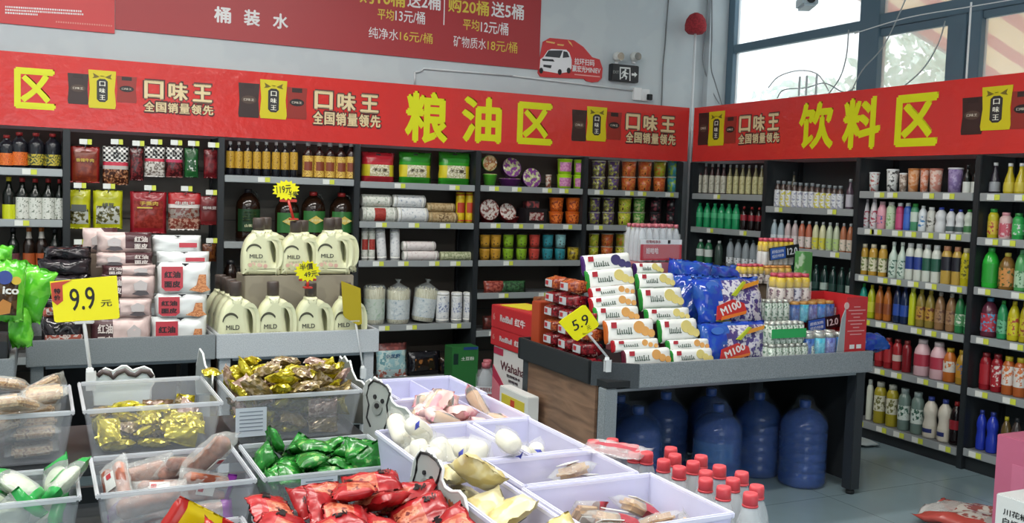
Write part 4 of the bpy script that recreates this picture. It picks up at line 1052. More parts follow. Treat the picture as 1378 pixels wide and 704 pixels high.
cups('back', zt, 290, .12, 'orange noodle cups', 'on the second shelf', [(738, 758, 285, None, OR, ORD_, printed('#d8732a', '#8a2f18', 50, .52, .3), .82, 'lower left orange noodle cup'), (760, 780.5, 285, None, OR, ORD_, printed('#d8732a', '#8a2f18', 50, .52, .3), .82, 'lower right orange noodle cup'), (738, 758, 266, 1, OR, ORD_, printed('#d8732a', '#8a2f18', 50, .52, .3), .82, 'upper left orange noodle cup'), (760, 780.5, 266, 1, OR, ORD_, printed('#d8732a', '#8a2f18', 50, .52, .3), .82, 'upper right orange noodle cup')])
zt = bz4[2]
cc_ = [('#b5872a', 'amber'), ('#b5872a', 'amber'), ('#78a022', 'green'), ('#78a022', 'green'), ('#b23e34', 'red'), ('#2a7f8a', 'teal'), ('#2a7f8a', 'teal')]
xs = [644.5, 658.7, 676, 694, 711, 729, 746]
for row_ in (0, 1):
    for i, ((h_, nm), xc) in enumerate(zip(cc_, xs)):
        x_ = xc+7.5; hh = h_ if not (row_ == 1 and i == 6) else '#7fb0b4'; nm2 = nm if not (row_ == 1 and i == 6) else 'pale blue'
        pos = {0: 'outer left', 1: 'second', 2: 'left', 3: 'right', 4: 'single', 5: 'left', 6: 'right'}[i]
        cups('back', zt, 340, .1, 'small noodle tubs on the third shelf', 'on the third shelf', [(x_-7.6, x_+7.6, 333 if row_ == 0 else 314.5, None if row_ == 0 else 1, C(hh, .35), C('#24221f', .35), printed(hh, '#2a2320', 46, .62, .35), .84, f"{'lower' if row_ == 0 else 'upper'} row {nm2} tub, {pos} of its colour")], name='noodle_tub', cat='noodle tub')
cups('back', zt, 340, .1, 'small noodle tubs on the third shelf', 'at the right end of the third shelf', [(763, 780, 333, None, printed('#b09a2a', '#5a4a18', 40, .58, .35), C('#8a7a2a', .35), None, .95, 'square yellow brown tub')], name='noodle_tub', cat='noodle tub')
# low shelf: bags partly hidden
standbag(648, 676, 378, bz4[3], solid(printed('#7a2a24', '#a8584a', 40, .5, .3)), 'crumpled red snack bag on the low shelf above the red cartons', 71, group='bags on the low shelf')
standbag(668, 704, 378, bz4[3], solid(printed('#24402a', '#3f6a44', 40, .5, .3)), 'dark green snack bag on the low shelf above the red cartons', 72, group='bags on the low shelf')
standbag(648, 664, 425, bz4[4], solid(printed('#6a2a24', '#4a2420', 40, .5, .3)), 'dull red snack bag on the lower shelf behind the red cartons', 73, group='bags on the low shelf', ins=.12)
standbag(668, 690, 424, bz4[4], solid(printed('#3a3a40', '#5a4a44', 40, .5, .3)), 'dark snack bag on the lower shelf behind the red cartons', 74, group='bags on the low shelf', ins=.12)
# last bay: tall printed cups
PC = {'p': printed('#4f3a6a', '#8a8a3a', 40, .5, .3, c3='#c9c49a'), 'o': printed('#b5502a', '#c97a3a', 40, .52, .3, c3='#5a2a1a'), 'y': printed('#9aa02a', '#b0702a', 40, .55, .3), 't': printed('#3a7f8a', '#7aa03a', 40, .55, .3), 'g': printed('#4f8f3a', '#a8b07a', 40, .55, .3), 'k': printed('#221e22', '#7a3a44', 40, .58, .3), 'l': printed('#a0b02c', '#c9c04a', 40, .5, .3, c3='#5a3a2a')}
NMC = {'p': 'purple', 'o': 'orange', 'y': 'yellow green', 't': 'teal', 'g': 'green', 'k': 'dark', 'l': 'lime'}
def tower(z, yts, seq, where, yref, row):
    for lev, yt in enumerate(yts):
        its = []
        for xl, xr, ks in seq:
            k = ks[min(lev, len(ks)-1)]
            its.append((xl, xr, yt, None if lev == 0 else 1, PC[k], C('#b9b6a8', .4) if k != 'k' else KC, None, .86, f"{'upper' if lev else 'lower'} {NMC[k]} printed noodle cup"))
        cups('back', z, yref, .12, 'tall noodle cups in the last bay', where, its)
tower(bz5[0], (238, 216.5), ((795.5, 814.5, 'p'), (817, 833, 'p'), (835.5, 855.5, 'o'), (857.5, 876.5, 'oo'), (878.5, 895.5, 'oy'), (897, 916, 't')), 'on the top shelf of the last bay', 247, 0)
tower(bz5[1], (285.5, 266), ((791.5, 807, 'p'), (810, 826.5, 'p'), (831, 849, 'l'), (851, 868, 'g'), (873, 890, 'k'), (896, 911, 'k')), 'on the second shelf of the last bay', 292, 1)
tower(bz5[2], (331.5, 314), ((791.5, 805.5, 'l'), (808, 825, 'o'), (827.5, 845, 'ly')), 'on the third shelf of the last bay', 337, 2)

# ================================================================== drinks on the right hand shelving
def rb(z, yref, where, items, ins=.1, cat='bottle', group=None):
    bottles('right', z, yref, ins, group or ('drinks '+where), where, items, cat)
# corner bay
CLB = C('#8a9488', .15); CREAM = printed('#b9b7a8', '#9c9a88', 60, .55, .4); PALEY = printed('#bdb98a', '#a5a070', 60, .55, .4)
rb(rz1[0], 255, 'on the top corner shelf', [(x, 7.6, 220+.3*i, 'slim', C('#3d2a2c', .2) if i < 5 else C('#6d6a4a', .2), C('#8a8f90', .4), CREAM if i < 5 else PALEY, .06, .62, 'thin bottle with cream label' if i < 5 else 'thin bottle with pale yellow label')
    for i, x in enumerate((941, 949, 957.5, 965.5, 973, 981.5, 990, 998.5, 1007, 1016, 1024))])
GRB = C('#1f8f5a', .12)
rb(rz1[1], 305, 'on the second corner shelf', [(x, 10, 273+.5*i, 'pet', GRB, C('#2fae70', .3), C('#48b07a', .3), .42, .62, 'green soda bottle') for i, x in enumerate((941, 951, 961, 970.5, 980, 990))] +
    [(x, 9.5, 278+.5*i, 'pet', C('#1a0f10', .12), RC, C('#8a1f2c', .3), .42, .66, 'dark cola bottle with red label') for i, x in enumerate((1000.5, 1011, 1021))])
CLR = clear('#b9c4cc', .45, .1)
rb(rz1[2], 352, 'on the third corner shelf', [(x, 10, 321+.6*i, 'pet', CLR, C('#5a6468', .4), printed('#d6dade', '#2a2d35', 50, .56, .4), .12, .34, 'clear water bottle with white label') for i, x in enumerate((982, 992.5, 1003, 1013))] +
    [(942, 11, 322, 'pet', C('#2f6a4a', .2), WC, C('#cfd6d2', .4), .3, .6, 'green bottle with pale label'), (953, 11, 323, 'pet', C('#2f6a4a', .2), WC, C('#cfd6d2', .4), .3, .6, 'green bottle with pale label'), (967, 11, 324, 'pet', C('#3a4a44', .2), WC, None, .3, .6, 'grey green bottle')])
# second bay
LBY = printed('#d3d5d8', '#8f93a8', 50, .57, .4, c3='#c9c23a'); LBY2 = printed('#d3d5d8', '#c9c24a', 50, .53, .4)
rb(rz2[0], 277, 'top shelf beside bright bay', [(x, 9.4, 243+.7*i, 'milk', C('#4a3c38', .2), C('#7d8488', .4), LBY2 if i in (1, 2, 7, 8, 9) else LBY, .04, .66, 'small dark bottle with yellow blotched label' if i in (1, 2, 7, 8, 9) else 'small dark bottle with grey white label')
    for i, x in enumerate((1046, 1053.5, 1061, 1068.5, 1076, 1084, 1092, 1099.5, 1107, 1115, 1122.5, 1130))] + [(1143, 10, 241, 'slim', C('#5a4a58', .2), C('#a9b0b2', .4), C('#b9b6c0', .4), .1, .5, 'tall purple grey bottle at the shelf end')])
rb(rz2[0], 270, 'behind the small dark bottles', [(x, 9, 225+2*i, 'slim', C('#5c5a4c', .2), KC, C('#8f8d78', .4), .1, .6, 'tall dim bottle') for i, x in enumerate((1040, 1049, 1058, 1067))], ins=.24)
cl2 = [('#9fb0b8', '#cfd6da', 'clear'), ('#9fb0b8', '#cfd6da', 'clear'), ('#b9a9a9', '#d3cdcd', 'pale pink'), ('#b9a9a9', '#d3cdcd', 'pale pink'), ('#b0624a', '#d3c4c0', 'orange pink'), ('#b0624a', '#d3c4c0', 'orange pink'), ('#c9c9a0', '#c9c23a', 'yellow labelled'), ('#c9c9a0', '#c9c23a', 'yellow labelled'), ('#b9c4a8', '#a9c27a', 'light green'), ('#b9c4a8', '#a9c27a', 'light green'), ('#a86a4c', '#d6c9b9', 'peach'), ('#a86a4c', '#d6c9b9', 'peach')]
rb(rz2[1], 330, 'second shelf beside bright bay', [(1037+i*9.35+4, 9.2, 295+1.1*i*.5, 'pet', C(a, .15), C('#b9bfc2', .4), printed(b, '#8f9a8a', 50, .6, .4), .06, .44, nm+' drink bottle') for i, (a, b, nm) in enumerate(cl2)])
rb(rz2[2], 385, 'behind the red carton', [(1040+i*11.5, 10.5, 350+1.2*i, 'pet', C('#17302c', .15), C('#20483f', .3), C('#22403a', .4) if i % 3 else C('#9fb0a8', .4), .15, .4, 'dark green bottle' if i % 3 else 'dark green bottle with pale label') for i in range(10)])
# wide bright bay
CW = lambda c: printed('#d6d8d6', c, 40, .57, .35)
z = rz3[0]
cups('right', z, 258, .1, 'paper cups on the top bright shelf', 'on the top bright shelf', [(1169, 1182.5, 232, None, CW('#a8504a'), WHITE, None, .8, 'white paper cup with red print'), (1192, 1208, 228, None, CW('#4a4a4a'), WHITE, None, .8, 'white paper cup with dark print'), (1209.5, 1220, 233, None, printed('#8d7a6c', '#c9bfb4', 40, .5, .35), WHITE, None, .8, 'small brown grey paper cup'),
    (1221, 1236, 227, None, printed('#c9824a', '#d6a884', 40, .5, .35), C('#b0703a', .4), None, .8, 'orange brown milk tea cup'), (1237.5, 1249, 227, None, printed('#c97a5a', '#d9b0a0', 40, .5, .35), C('#b0603a', .4), None, .8, 'narrow peach milk tea cup'), (1250, 1267, 227, None, printed('#c98a7a', '#d6bcb0', 40, .5, .35), C('#b06a5a', .4), None, .8, 'pink brown milk tea cup'), (1275, 1294, 226, None, printed('#7d6a9a', '#9a8ab4', 40, .5, .35), C('#cfcfd6', .4), None, .84, 'large purple milk tea cup')], name='paper_cup', cat='paper cup')
rb(z, 258, 'on the top bright shelf', [(1301, 11, 222, 'slim', DKG, KC, C('#cfd4cf', .4), .05, .42, 'dark green bottle with white label'), (1312.5, 11, 222, 'slim', DKG, KC, C('#cfd4cf', .4), .05, .42, 'dark green bottle with white label')])
def L(a, b): return printed(a, b, 45, .56, .35)
z = rz3[1]; S = 'on the second bright shelf'
rb(z, 310, S, [(1164, 10, 268, 'tall', C('#d3cfd2', .3), C('#c2b9bd', .4), L('#cfc9cc', '#a0304a'), .1, .6, 'white bottle with crimson figure'), (1175, 10, 267, 'tall', C('#d3cfd2', .3), C('#c2b9bd', .4), L('#cfc9cc', '#a0304a'), .1, .6, 'white bottle with crimson figure'),
    (1186, 13, 271, 'milk', C('#d89aa8', .3), C('#cfa4ac', .4), L('#d28a9a', '#4a5a9a'), .2, .5, 'pink milk bottle'), (1198, 12.5, 272, 'juice', C('#b9cfae', .3), C('#d6d9cf', .4), L('#b9cfae', '#7aa86a'), .15, .6, 'pale green milk bottle'),
    (1210, 10.5, 273, 'juice', C('#b03a6a', .3), WC, C('#c04a78', .35), .1, .6, 'magenta bottle with white cap'), (1220.5, 10.5, 273, 'juice', C('#2f5ab0', .3), WC, C('#3a66c0', .35), .1, .6, 'bright blue bottle with white cap'),
    (1230, 11, 274, 'juice', C('#4a8f6a', .3), GC, C('#c2cfc4', .35), .35, .7, 'green and white milk bottle'), (1241, 11.5, 277, 'waist', C('#cfd6da', .3), WC, L('#cfd6da', '#3a7ab0'), .2, .6, 'white waisted bottle with blue mark'),
    (1252.5, 11.5, 279, 'juice', C('#c2c4bc', .3), WC, L('#c9c9c2', '#5a5a54'), .2, .6, 'grey white milk bottle'), (1265.5, 15, 279, 'waist', C('#cdd0d2', .3), BC, None, .1, .3, 'big white waisted bottle with blue cap'),
    (1279, 12.5, 281, 'waist', C('#cdd0d2', .3), BC, C('#4a5a5a', .4), .1, .3, 'white bottle with blue cap and dark base label'), (1291.5, 12.5, 282, 'waist', C('#cdd0d2', .3), BC, C('#4a5a5a', .4), .1, .3, 'white bottle with blue cap and dark base label'),
    (1303.5, 13, 282, 'waist', C('#c4d0c4', .3), GC, C('#3f7a4a', .4), .1, .35, 'white bottle with green cap'), (1314, 9, 284, 'waist', C('#c4d0c4', .3), GC, C('#3f7a4a', .4), .1, .35, 'white bottle with green cap')])
z = rz3[2]; S = 'on the third bright shelf'
JO = C('#b9923a', .2)
rb(z, 372, S, [(1161.5, 11.5, 328, 'juice', JO, C('#c9c2a8', .4), L('#d3cfb4', '#6a7a3a'), .14, .58, 'amber juice bottle with white label'), (1174, 11.5, 328.5, 'juice', JO, C('#c9c2a8', .4), L('#d3cfb4', '#6a7a3a'), .14, .58, 'amber juice bottle with white label'), (1187, 11.5, 329.5, 'juice', JO, C('#c9c2a8', .4), L('#d3cfb4', '#6a7a3a'), .14, .58, 'amber juice bottle with white label'),
    (1201, 12, 325, 'slim', C('#bccfc2', .25), C('#cfd8d2', .4), L('#c4d3c8', '#3f6a5a'), .08, .5, 'tall pale green tapering bottle'), (1212.5, 12, 326, 'slim', C('#bccfc2', .25), C('#cfd8d2', .4), L('#c4d3c8', '#3f6a5a'), .08, .5, 'tall pale green tapering bottle'),
    (1223.5, 12, 327, 'juice', C('#cdd3c9', .25), WC, C('#2a3f8a', .35), .3, .64, 'white bottle with navy blue label'), (1235, 12, 328, 'juice', C('#cdd3c9', .25), WC, C('#2a3f8a', .35), .3, .64, 'white bottle with navy blue label'),
    (1246.5, 12, 329, 'juice', C('#cdd3c9', .25), WC, C('#2a5a4a', .35), .3, .64, 'white bottle with dark green label'), (1259, 12.5, 330, 'juice', C('#cdd3c9', .25), WC, C('#2a5a4a', .35), .3, .64, 'white bottle with dark green label'),
    (1273, 14.5, 331, 'juice', C('#b99a4a', .2), C('#c28a6a', .4), C('#22242e', .35), .36, .72, 'yellow bottle with black label'), (1287, 13, 332, 'juice', C('#b99a4a', .2), C('#c28a6a', .4), C('#22242e', .35), .36, .72, 'yellow bottle with black label'),
    (1299, 13, 334, 'juice', C('#b3ab1c', .2), C('#c9c2a0', .4), L('#b9b020', '#5a5a1a'), .2, .7, 'yellow green bottle with pale cap'), (1310, 9, 335, 'juice', C('#b3ab1c', .2), C('#c9c2a0', .4), L('#b9b020', '#5a5a1a'), .2, .7, 'yellow green bottle with pale cap')])
z = rz3[3]; S = 'on the fourth bright shelf'
rb(z, 438, S, [(1160, 11, 381, 'pet', C('#1f8a7a', .15), GC, None, .1, .3, 'teal bottle'), (1171, 10.5, 383, 'pet', C('#a8b022', .15), YC, C('#c2c23a', .35), .2, .5, 'yellow green bottle left of the amber pair'), (1182, 11, 384, 'pet', C('#a8622a', .15), OC, C('#8a4a2a', .35), .2, .5, 'amber tea bottle'), (1193, 11, 386, 'pet', C('#a8622a', .15), OC, C('#8a4a2a', .35), .2, .5, 'amber tea bottle'),
    (1206, 11, 383, 'pet', C('#1c2a4a', .15), C('#22305a', .3), C('#2a4a9a', .35), .2, .5, 'dark blue bottle'), (1216, 11, 385, 'pet', C('#1c2a4a', .15), C('#22305a', .3), C('#2a4a9a', .35), .2, .5, 'dark blue bottle'), (1226.5, 9.5, 387, 'juice', C('#b8c22a', .2), C('#c9cf4a', .3), None, .1, .3, 'slender lime yellow bottle'),
    (1238, 12.5, 389, 'pet', C('#8a7a3a', .15), C('#b9a83a', .3), L('#b08a3a', '#6a3a2a'), .2, .55, 'tea bottle with ochre label'), (1250.5, 12.5, 391, 'pet', C('#8a7a3a', .15), C('#b9a83a', .3), L('#b08a3a', '#6a3a2a'), .2, .55, 'tea bottle with ochre label'), (1264, 13, 393, 'pet', C('#8a6a4a', .15), C('#b9b3a8', .3), L('#9a7a5a', '#6a4a3a'), .2, .55, 'brown tea bottle with pale cap'), (1279, 13, 394, 'pet', C('#8a6a4a', .15), C('#b9b3a8', .3), L('#9a7a5a', '#6a4a3a'), .2, .55, 'brown tea bottle with pale cap'),
    (1291, 12.5, 396, 'pet', C('#2f7a4a', .15), C('#9fb4a8', .3), L('#5a9a6a', '#cfd8c9'), .2, .5, 'green tea bottle with pale cap'), (1303.5, 12.5, 397, 'pet', C('#2f7a4a', .15), C('#9fb4a8', .3), L('#5a9a6a', '#cfd8c9'), .2, .5, 'green tea bottle with pale cap')])
z = rz3[4]; S = 'on the fifth bright shelf'
rb(z, 503, S, [(1182, 12, 452, 'juice', C('#8a1f26', .2), C('#7a2a2a', .3), C('#a02a30', .35), .2, .7, 'dark red bottle'), (1194, 12, 454, 'juice', C('#8a1f26', .2), C('#7a2a2a', .3), C('#a02a30', .35), .2, .7, 'dark red bottle'), (1206, 12, 456, 'juice', C('#9a2a30', .2), C('#7a2a2a', .3), C('#c2b0a8', .35), .3, .5, 'red bottle with pale band'), (1219, 12, 458, 'juice', C('#7a1f26', .2), C('#7a2a2a', .3), None, .2, .7, 'plain maroon bottle'),
    (1240, 21, 456, 'milk', C('#d2aeb4', .3), C('#c9bfc0', .4), C('#a8384a', .35), .28, .6, 'large pink milk jug'), (1262, 21, 460, 'milk', C('#d2aeb4', .3), C('#c9bfc0', .4), C('#a8384a', .35), .28, .6, 'large pink milk jug'), (1277.5, 17, 468, 'milk', C('#b9672a', .2), C('#b9a02a', .3), L('#d3cfc4', '#c2702a'), .3, .62, 'orange juice jug with white label'), (1294, 15, 471, 'milk', C('#a8842a', .2), C('#b99a2a', .3), L('#b9862a', '#4a6a9a'), .2, .6, 'golden juice jug')])
z = rz3[5]; S = 'on the bottom bright shelf'
rb(z, 582, S, [(1168, 9, 510, 'juice', C('#c4cabc', .2), C('#b9c0b9', .3), None, .2, .5, 'pale bottle at the left end'), (1182, 16, 513, 'juice', C('#9a8f2a', .2), C('#a8aba0', .4), L('#c9c9b4', '#6a6a3a'), .3, .68, 'olive yellow juice bottle with white label'), (1198.5, 16, 517, 'juice', C('#9a8f2a', .2), C('#a8aba0', .4), L('#c9c9b4', '#6a6a3a'), .3, .68, 'olive yellow juice bottle with white label'),
    (1215, 16, 522, 'juice', C('#6a7f78', .2), C('#8a9a98', .4), L('#c4d0c9', '#2f5a4a'), .25, .6, 'grey green bottle with white label'), (1233, 16.5, 527, 'juice', C('#6a7f78', .2), C('#8a9a98', .4), L('#c4d0c9', '#2f5a4a'), .25, .6, 'grey green bottle with white label'), (1251, 18.5, 533, 'waist', C('#cfcabc', .3), C('#3a4a9a', .4), C('#c9c4b4', .4), .06, .3, 'cream waisted bottle with round blue emblem', None, C('#26306a', .4)), (1270.5, 18, 537, 'waist', C('#cfcabc', .3), C('#3a4a9a', .4), C('#c9c4b4', .4), .06, .3, 'cream waisted bottle with round blue emblem', None, C('#26306a', .4)),
    (1286, 17, 540, 'pet', C('#160f12', .12), RC, C('#8a222c', .35), .36, .58, 'large dark cola bottle')])
# right edge bay
z = rz4[0]
rb(z, 258, 'on the top shelf at the right edge', [(1338, 14, 219, 'bulb', C('#2a2630', .15), WC, C('#8f9298', .3), .1, .4, 'black bottle with silver label'), (1358, 15, 220, 'bulb', C('#b0a020', .15), WC, C('#c2b23a', .35), .1, .4, 'bulb shaped yellow drink bottle'), (1373, 15, 220, 'bulb', C('#b0a020', .15), WC, C('#c2b23a', .35), .1, .4, 'bulb shaped yellow drink bottle')])
rb(rz4[1], 318, 'on the second shelf at the right edge', [(1335.5, 14, 281, 'juice', C('#b9b02a', .25), GC, L('#c9b03a', '#a83a3a'), .15, .6, 'yellow bottle with green cap'), (1352.5, 16, 288, 'can', 0, 0, 0, 0, 0, 'x')][:1] + [(1352.5, 16, 286, 'juice', C('#d2b0b0', .25), C('#c98a94', .35), L('#c25a6a', '#d9bcc0'), .1, .6, 'pink and white bottle'), (1369.5, 15, 287, 'juice', C('#2f9a4a', .25), C('#2a7a3a', .35), L('#3fae5a', '#cfd8cf'), .2, .6, 'bright green bottle')])
rb(rz4[2], 385, 'on the third shelf at the right edge', [(1331.5, 21, 333, 'pet', C('#2fae3a', .15), C('#4fc25a', .3), C('#2a9a34', .35), .14, .6, 'large bright green bottle'), (1354, 20, 340, 'pet', C('#7a5a2a', .15), C('#c2b44a', .3), L('#c98a4a', '#4a5a2a'), .1, .6, 'fruit tea bottle with busy label'), (1373, 16, 336, 'pet', C('#4f9a5a', .15), C('#6ab07a', .3), L('#a8c9a8', '#3f7a4a'), .1, .5, 'mid green bottle')])
rb(rz4[3], 452, 'on the fourth shelf at the right edge', [(1330, 21, 400, 'pet', C('#5a2a3a', .15), C('#3f7a9a', .3), L('#b03a4a', '#4a9ac2'), .15, .6, 'red and light blue bottle'), (1348, 13.5, 404, 'pet', C('#2f8f5a', .15), GC, L('#6ab08a', '#2a6a4a'), .15, .5, 'slim green bottle'), (1363, 15, 405, 'pet', C('#b9b022', .15), YC, L('#c9c22a', '#a84a3a'), .15, .6, 'yellow bottle with red print'), (1377, 11, 406, 'pet', C('#a89a22', .15), YC, L('#b9b02a', '#8a3a2a'), .15, .6, 'dull yellow bottle')])
rb(rz4[4], 528, 'on the fifth shelf at the right edge', [(1324.5, 15, 474, 'juice', C('#8a1a24', .2), C('#7a2228', .3), C('#a0242e', .35), .15, .7, 'dark red bottle'), (1340, 15, 476, 'juice', C('#8a1a24', .2), C('#7a2228', .3), L('#a0242e', '#cfc4c0'), .15, .7, 'dark red bottle with pale print'), (1355.5, 16, 479, 'juice', C('#a8582a', .2), C('#b9a82a', .3), L('#d3cfc9', '#c9703a'), .25, .75, 'orange bottle with white label'), (1371.5, 16, 481, 'juice', C('#a8582a', .2), C('#b9a82a', .3), L('#d3cfc9', '#c9703a'), .25, .75, 'orange bottle with white label')])
rb(rz4[5], 610, 'on the bottom shelf at the right edge', [(1318.5, 13, 551, 'waist', C('#2438a8', .2), C('#2a3a8a', .3), None, .1, .5, 'royal blue bottle'), (1333.5, 15, 554, 'waist', C('#2438a8', .2), C('#2a3a8a', .3), None, .1, .5, 'royal blue bottle'), (1352, 14, 560, 'pet', C('#5a4a2a', .15), C('#b9b02a', .3), C('#3a3a34', .4), .1, .5, 'dark bottle with yellow cap'), (1366, 14, 562, 'pet', C('#3a3230', .15), KC, C('#6a5a4a', .4), .1, .5, 'dark brown bottle')])

# ================================================================== promotion tables
GREYS = printed('#8b9296', '#6f777c', 260., .5, .45); DKS = printed('#3a4045', '#30363a', 260., .5, .5)
def wood_mat():
    m_ = bpy.data.materials.new('walnut_board'); m_.use_nodes = True
    nt = m_.node_tree; n = nt.nodes; b = n['Principled BSDF']
    tc = n.new('ShaderNodeTexCoord'); mp = n.new('ShaderNodeMapping'); mp.inputs['Scale'].default_value = (3, 1.2, 9)
    nz = n.new('ShaderNodeTexNoise'); nz.inputs['Scale'].default_value = 2.2; nz.inputs['Detail'].default_value = 5; nz.inputs['Distortion'].default_value = .6
    rp = n.new('ShaderNodeValToRGB'); rp.color_ramp.elements[0].position = .35; rp.color_ramp.elements[0].color = lin('#5a4436')+(1,)
    rp.color_ramp.elements[1].position = .65; rp.color_ramp.elements[1].color = lin('#8a6c56')+(1,)
    nt.links.new(tc.outputs['Object'], mp.inputs[0]); nt.links.new(mp.outputs[0], nz.inputs['Vector']); nt.links.new(nz.outputs['Fac'], rp.inputs[0]); nt.links.new(rp.outputs[0], b.inputs['Base Color'])
    b.inputs['Roughness'].default_value = .5
    return m_
WOOD = wood_mat()
def promo_table(x0, x1, y0, y1, zt, rim, label, fr, side, cut=0., leg=.06, legm=None, rightm=None):
    """display table with a raised tray rim; cut chamfers the front left corner"""
    root = empty('promotion_table', ((x0+x1)/2, (y0+y1)/2, 0)); tag(root, label, 'table')
    X0, X1, Y0, Y1 = x0-root.location.x, x1-root.location.x, y0-root.location.y, y1-root.location.y
    t = .022
    m = MB(); m.box((0, 0, zt-rim+.02), (X1-X0-.05, Y1-Y0-.05, .03), DARK); m.build('tray_bottom', root)
    m = MB(); m.box(((X0+cut+X1)/2, Y0+t/2, zt-rim/2), (X1-X0-cut, t, rim), fr, bev=.004); m.build('front_rim', root)
    if cut:
        c2 = cut*.75
        m = MB(); m.hexa([(X0, Y0+c2, zt-rim), (X0+cut, Y0, zt-rim), (X0+cut, Y0+t, zt-rim), (X0+t, Y0+c2, zt-rim)], [(X0, Y0+c2, zt), (X0+cut, Y0, zt), (X0+cut, Y0+t, zt), (X0+t, Y0+c2, zt)], DKS); m.build('corner_bracket', root)
    m = MB(); m.box((X0+t/2, (Y0+Y1+cut*.75)/2, zt-rim/2), (t, Y1-Y0-cut*.75-.045, rim), side, bev=.004); m.build('side_rim', root)
    m = MB(); m.box((X1-t/2, (Y0+Y1)/2, zt-rim/2), (t, Y1-Y0-.05, rim), fr if not cut else side, bev=.004); m.build('side_rim', root)
    m = MB(); m.box((0, Y1-t/2, zt-rim/2), (X1-X0, t, rim), side, bev=.004); m.build('back_rim', root)
    zb = zt-rim
    lm = legm or fr
    for sx, sy in ((0, 0), (1, 0), (0, 1), (1, 1)):
        px = (X0+.02+leg/2) if sx == 0 else (X1-.02-leg/2); py = (Y0+.03+leg/2) if sy == 0 else (Y1-.03-leg/2)
        m = MB(); m.box((px, py, (zb+.03)/2+.0), (leg, leg, zb-.03), (rightm if (sx and rightm) else lm) if sy == 0 else DKS, bev=.004)
        l_ = m.build('leg', root); m = MB(); m.lathe([(.024, 0), (.026, .012), (.018, .03)], DARK, 12, c=(px, py, 0)); m.build('foot', l_)
    m = MB(); m.box((0, Y0+.045, zb-.012), (X1-X0-.18, .02, .014), STEEL); m.build('front_rail', root)
    m = MB(); m.box((X0+.03, (Y0+Y1)/2+.02, .06+(zb-.06)/2), (.016, Y1-Y0-.22, zb-.06), WOOD); m.build('side_panel', root)
    m = MB(); m.box((X1-.03, (Y0+Y1)/2+.02, .06+(zb-.06)/2), (.016, Y1-Y0-.22, zb-.06), DARK); m.build('side_panel', root)
    m = MB(); m.box((0, Y1-.04, .06+(zb-.06)/2), (X1-X0-.2, .012, zb-.06), DARK); m.build('back_panel', root)
    return root
TZ = .83
T1 = (2.46, 4.22, 3.94, 4.90)
promo_table(*T1, TZ, .12, 'long dark promotion table with grey speckled tray rim over blue water jugs', GREYS, mat('#24282b', .5), cut=.19, leg=.07, legm=GREYS, rightm=mat('#262b30', .45))
TA = (-.06, .862, 5.38, 6.25); TBx = (.868, 1.79, 5.38, 6.25)
FRG = printed('#83898c', '#767d81', 200., .5, .5); FRL = printed('#b9bec2', '#a8aeb4', 200., .5, .45)
promo_table(*TA, TZ, .135, 'grey display table carrying the pink and white noodle packs', FRG, FRG)
promo_table(*TBx, TZ, .135, 'pale grey display table carrying the cream detergent bottles', FRL, FRL)
promo_table(-1.05, -.10, 4.86, 5.75, TZ, .135, 'grey display table with green snack bags at the left edge', FRG, mat('#30353a', .5))
TRAY = TZ-.12+.0355; TRAYL = TZ-.135+.0355

def face(xl, xr, yt, yb, Y):
    """world x centre, z bottom, width and height of a picture rectangle on the upright plane y = Y"""
    px, py = (xl+xr)/2, (yt+yb)/2
    a = hit(xl, py, 'y', Y); b = hit(xr, py, 'y', Y); t = hit(px, yt, 'y', Y); q = hit(px, yb, 'y', Y)
    return (a.x+b.x)/2, q.z, b.x-a.x, t.z-q.z

# ------------------------------------------------------------------ water jugs under the table
JUG = clear('#1c4690', .7, .1); JCAP = C('#2a4f9a', .35)
def jug():
    root = empty('water_jug')
    p = [(.118, 0), (.132, .012), (.135, .03)]
    for k in range(5):
        z = .05+k*.058; p += [(.135, z), (.135, z+.03), (.129, z+.038), (.129, z+.044), (.135, z+.052)]
    p += [(.135, .355), (.125, .385), (.09, .425), (.05, .445), (.032, .452), (.028, .47)]
    m = MB(); m.lathe(p, JUG, 26); m.build('jug_body', root)
    m = MB(); m.lathe([(.031, .455), (.033, .47), (.033, .495), (.027, .5)], JCAP, 16); m.build('cap', root)
    m = MB(); m.lathe([(.1365, .19), (.1365, .30)], clear('#3f74b4', .5, .4), 20, caps=False, a0=-2.6, a1=-.6); m.build('label', root)
    m = MB(); m.lathe([(.139, .01), (.14, .12), (.138, .25), (.141, .34), (.13, .40), (.098, .44), (.06, .47), (.045, .52)], clear('#c9d6e2', .06, .1, .9), 18, caps=False); m.build('plastic_wrap', root)
    return root
js = [((980, 668), 'blue water jug standing foremost under the middle of the promotion table'), ((1081, 655), 'blue water jug beside the right panel under the promotion table'), ((1031, 645), 'blue water jug between the foremost and the right hand jug'), ((868, 672), 'blue water jug with shiny cap behind the red capped bottles')]
JP = [hit(*q, 'z', 0)+Vector((0, .12, 0)) for q, lab in js]+[Vector(v) for v in ((2.72, 4.68, 0), (3.03, 4.70, 0), (3.36, 4.72, 0), (3.75, 4.70, 0))]
for it in range(200):
    for i in range(len(JP)):
        for j in range(i):
            d = JP[i]-JP[j]
            if d.length < .286:
                d = d.normalized()*(.286-d.length)/2; JP[i] += d; JP[j] -= d
        JP[i].y = min(JP[i].y, 4.70); JP[i].x = min(JP[i].x, 4.03)
JL = [l for q, l in js]+['dim blue water jug in the back row, '+q for q in ('leftmost', 'second from left', 'third from left', 'rightmost')]
for p, lab in zip(JP, JL): make('jug', jug, (p.x, p.y, 0), p.x*7, lab, 'water jug', 'water jugs under the promotion table')

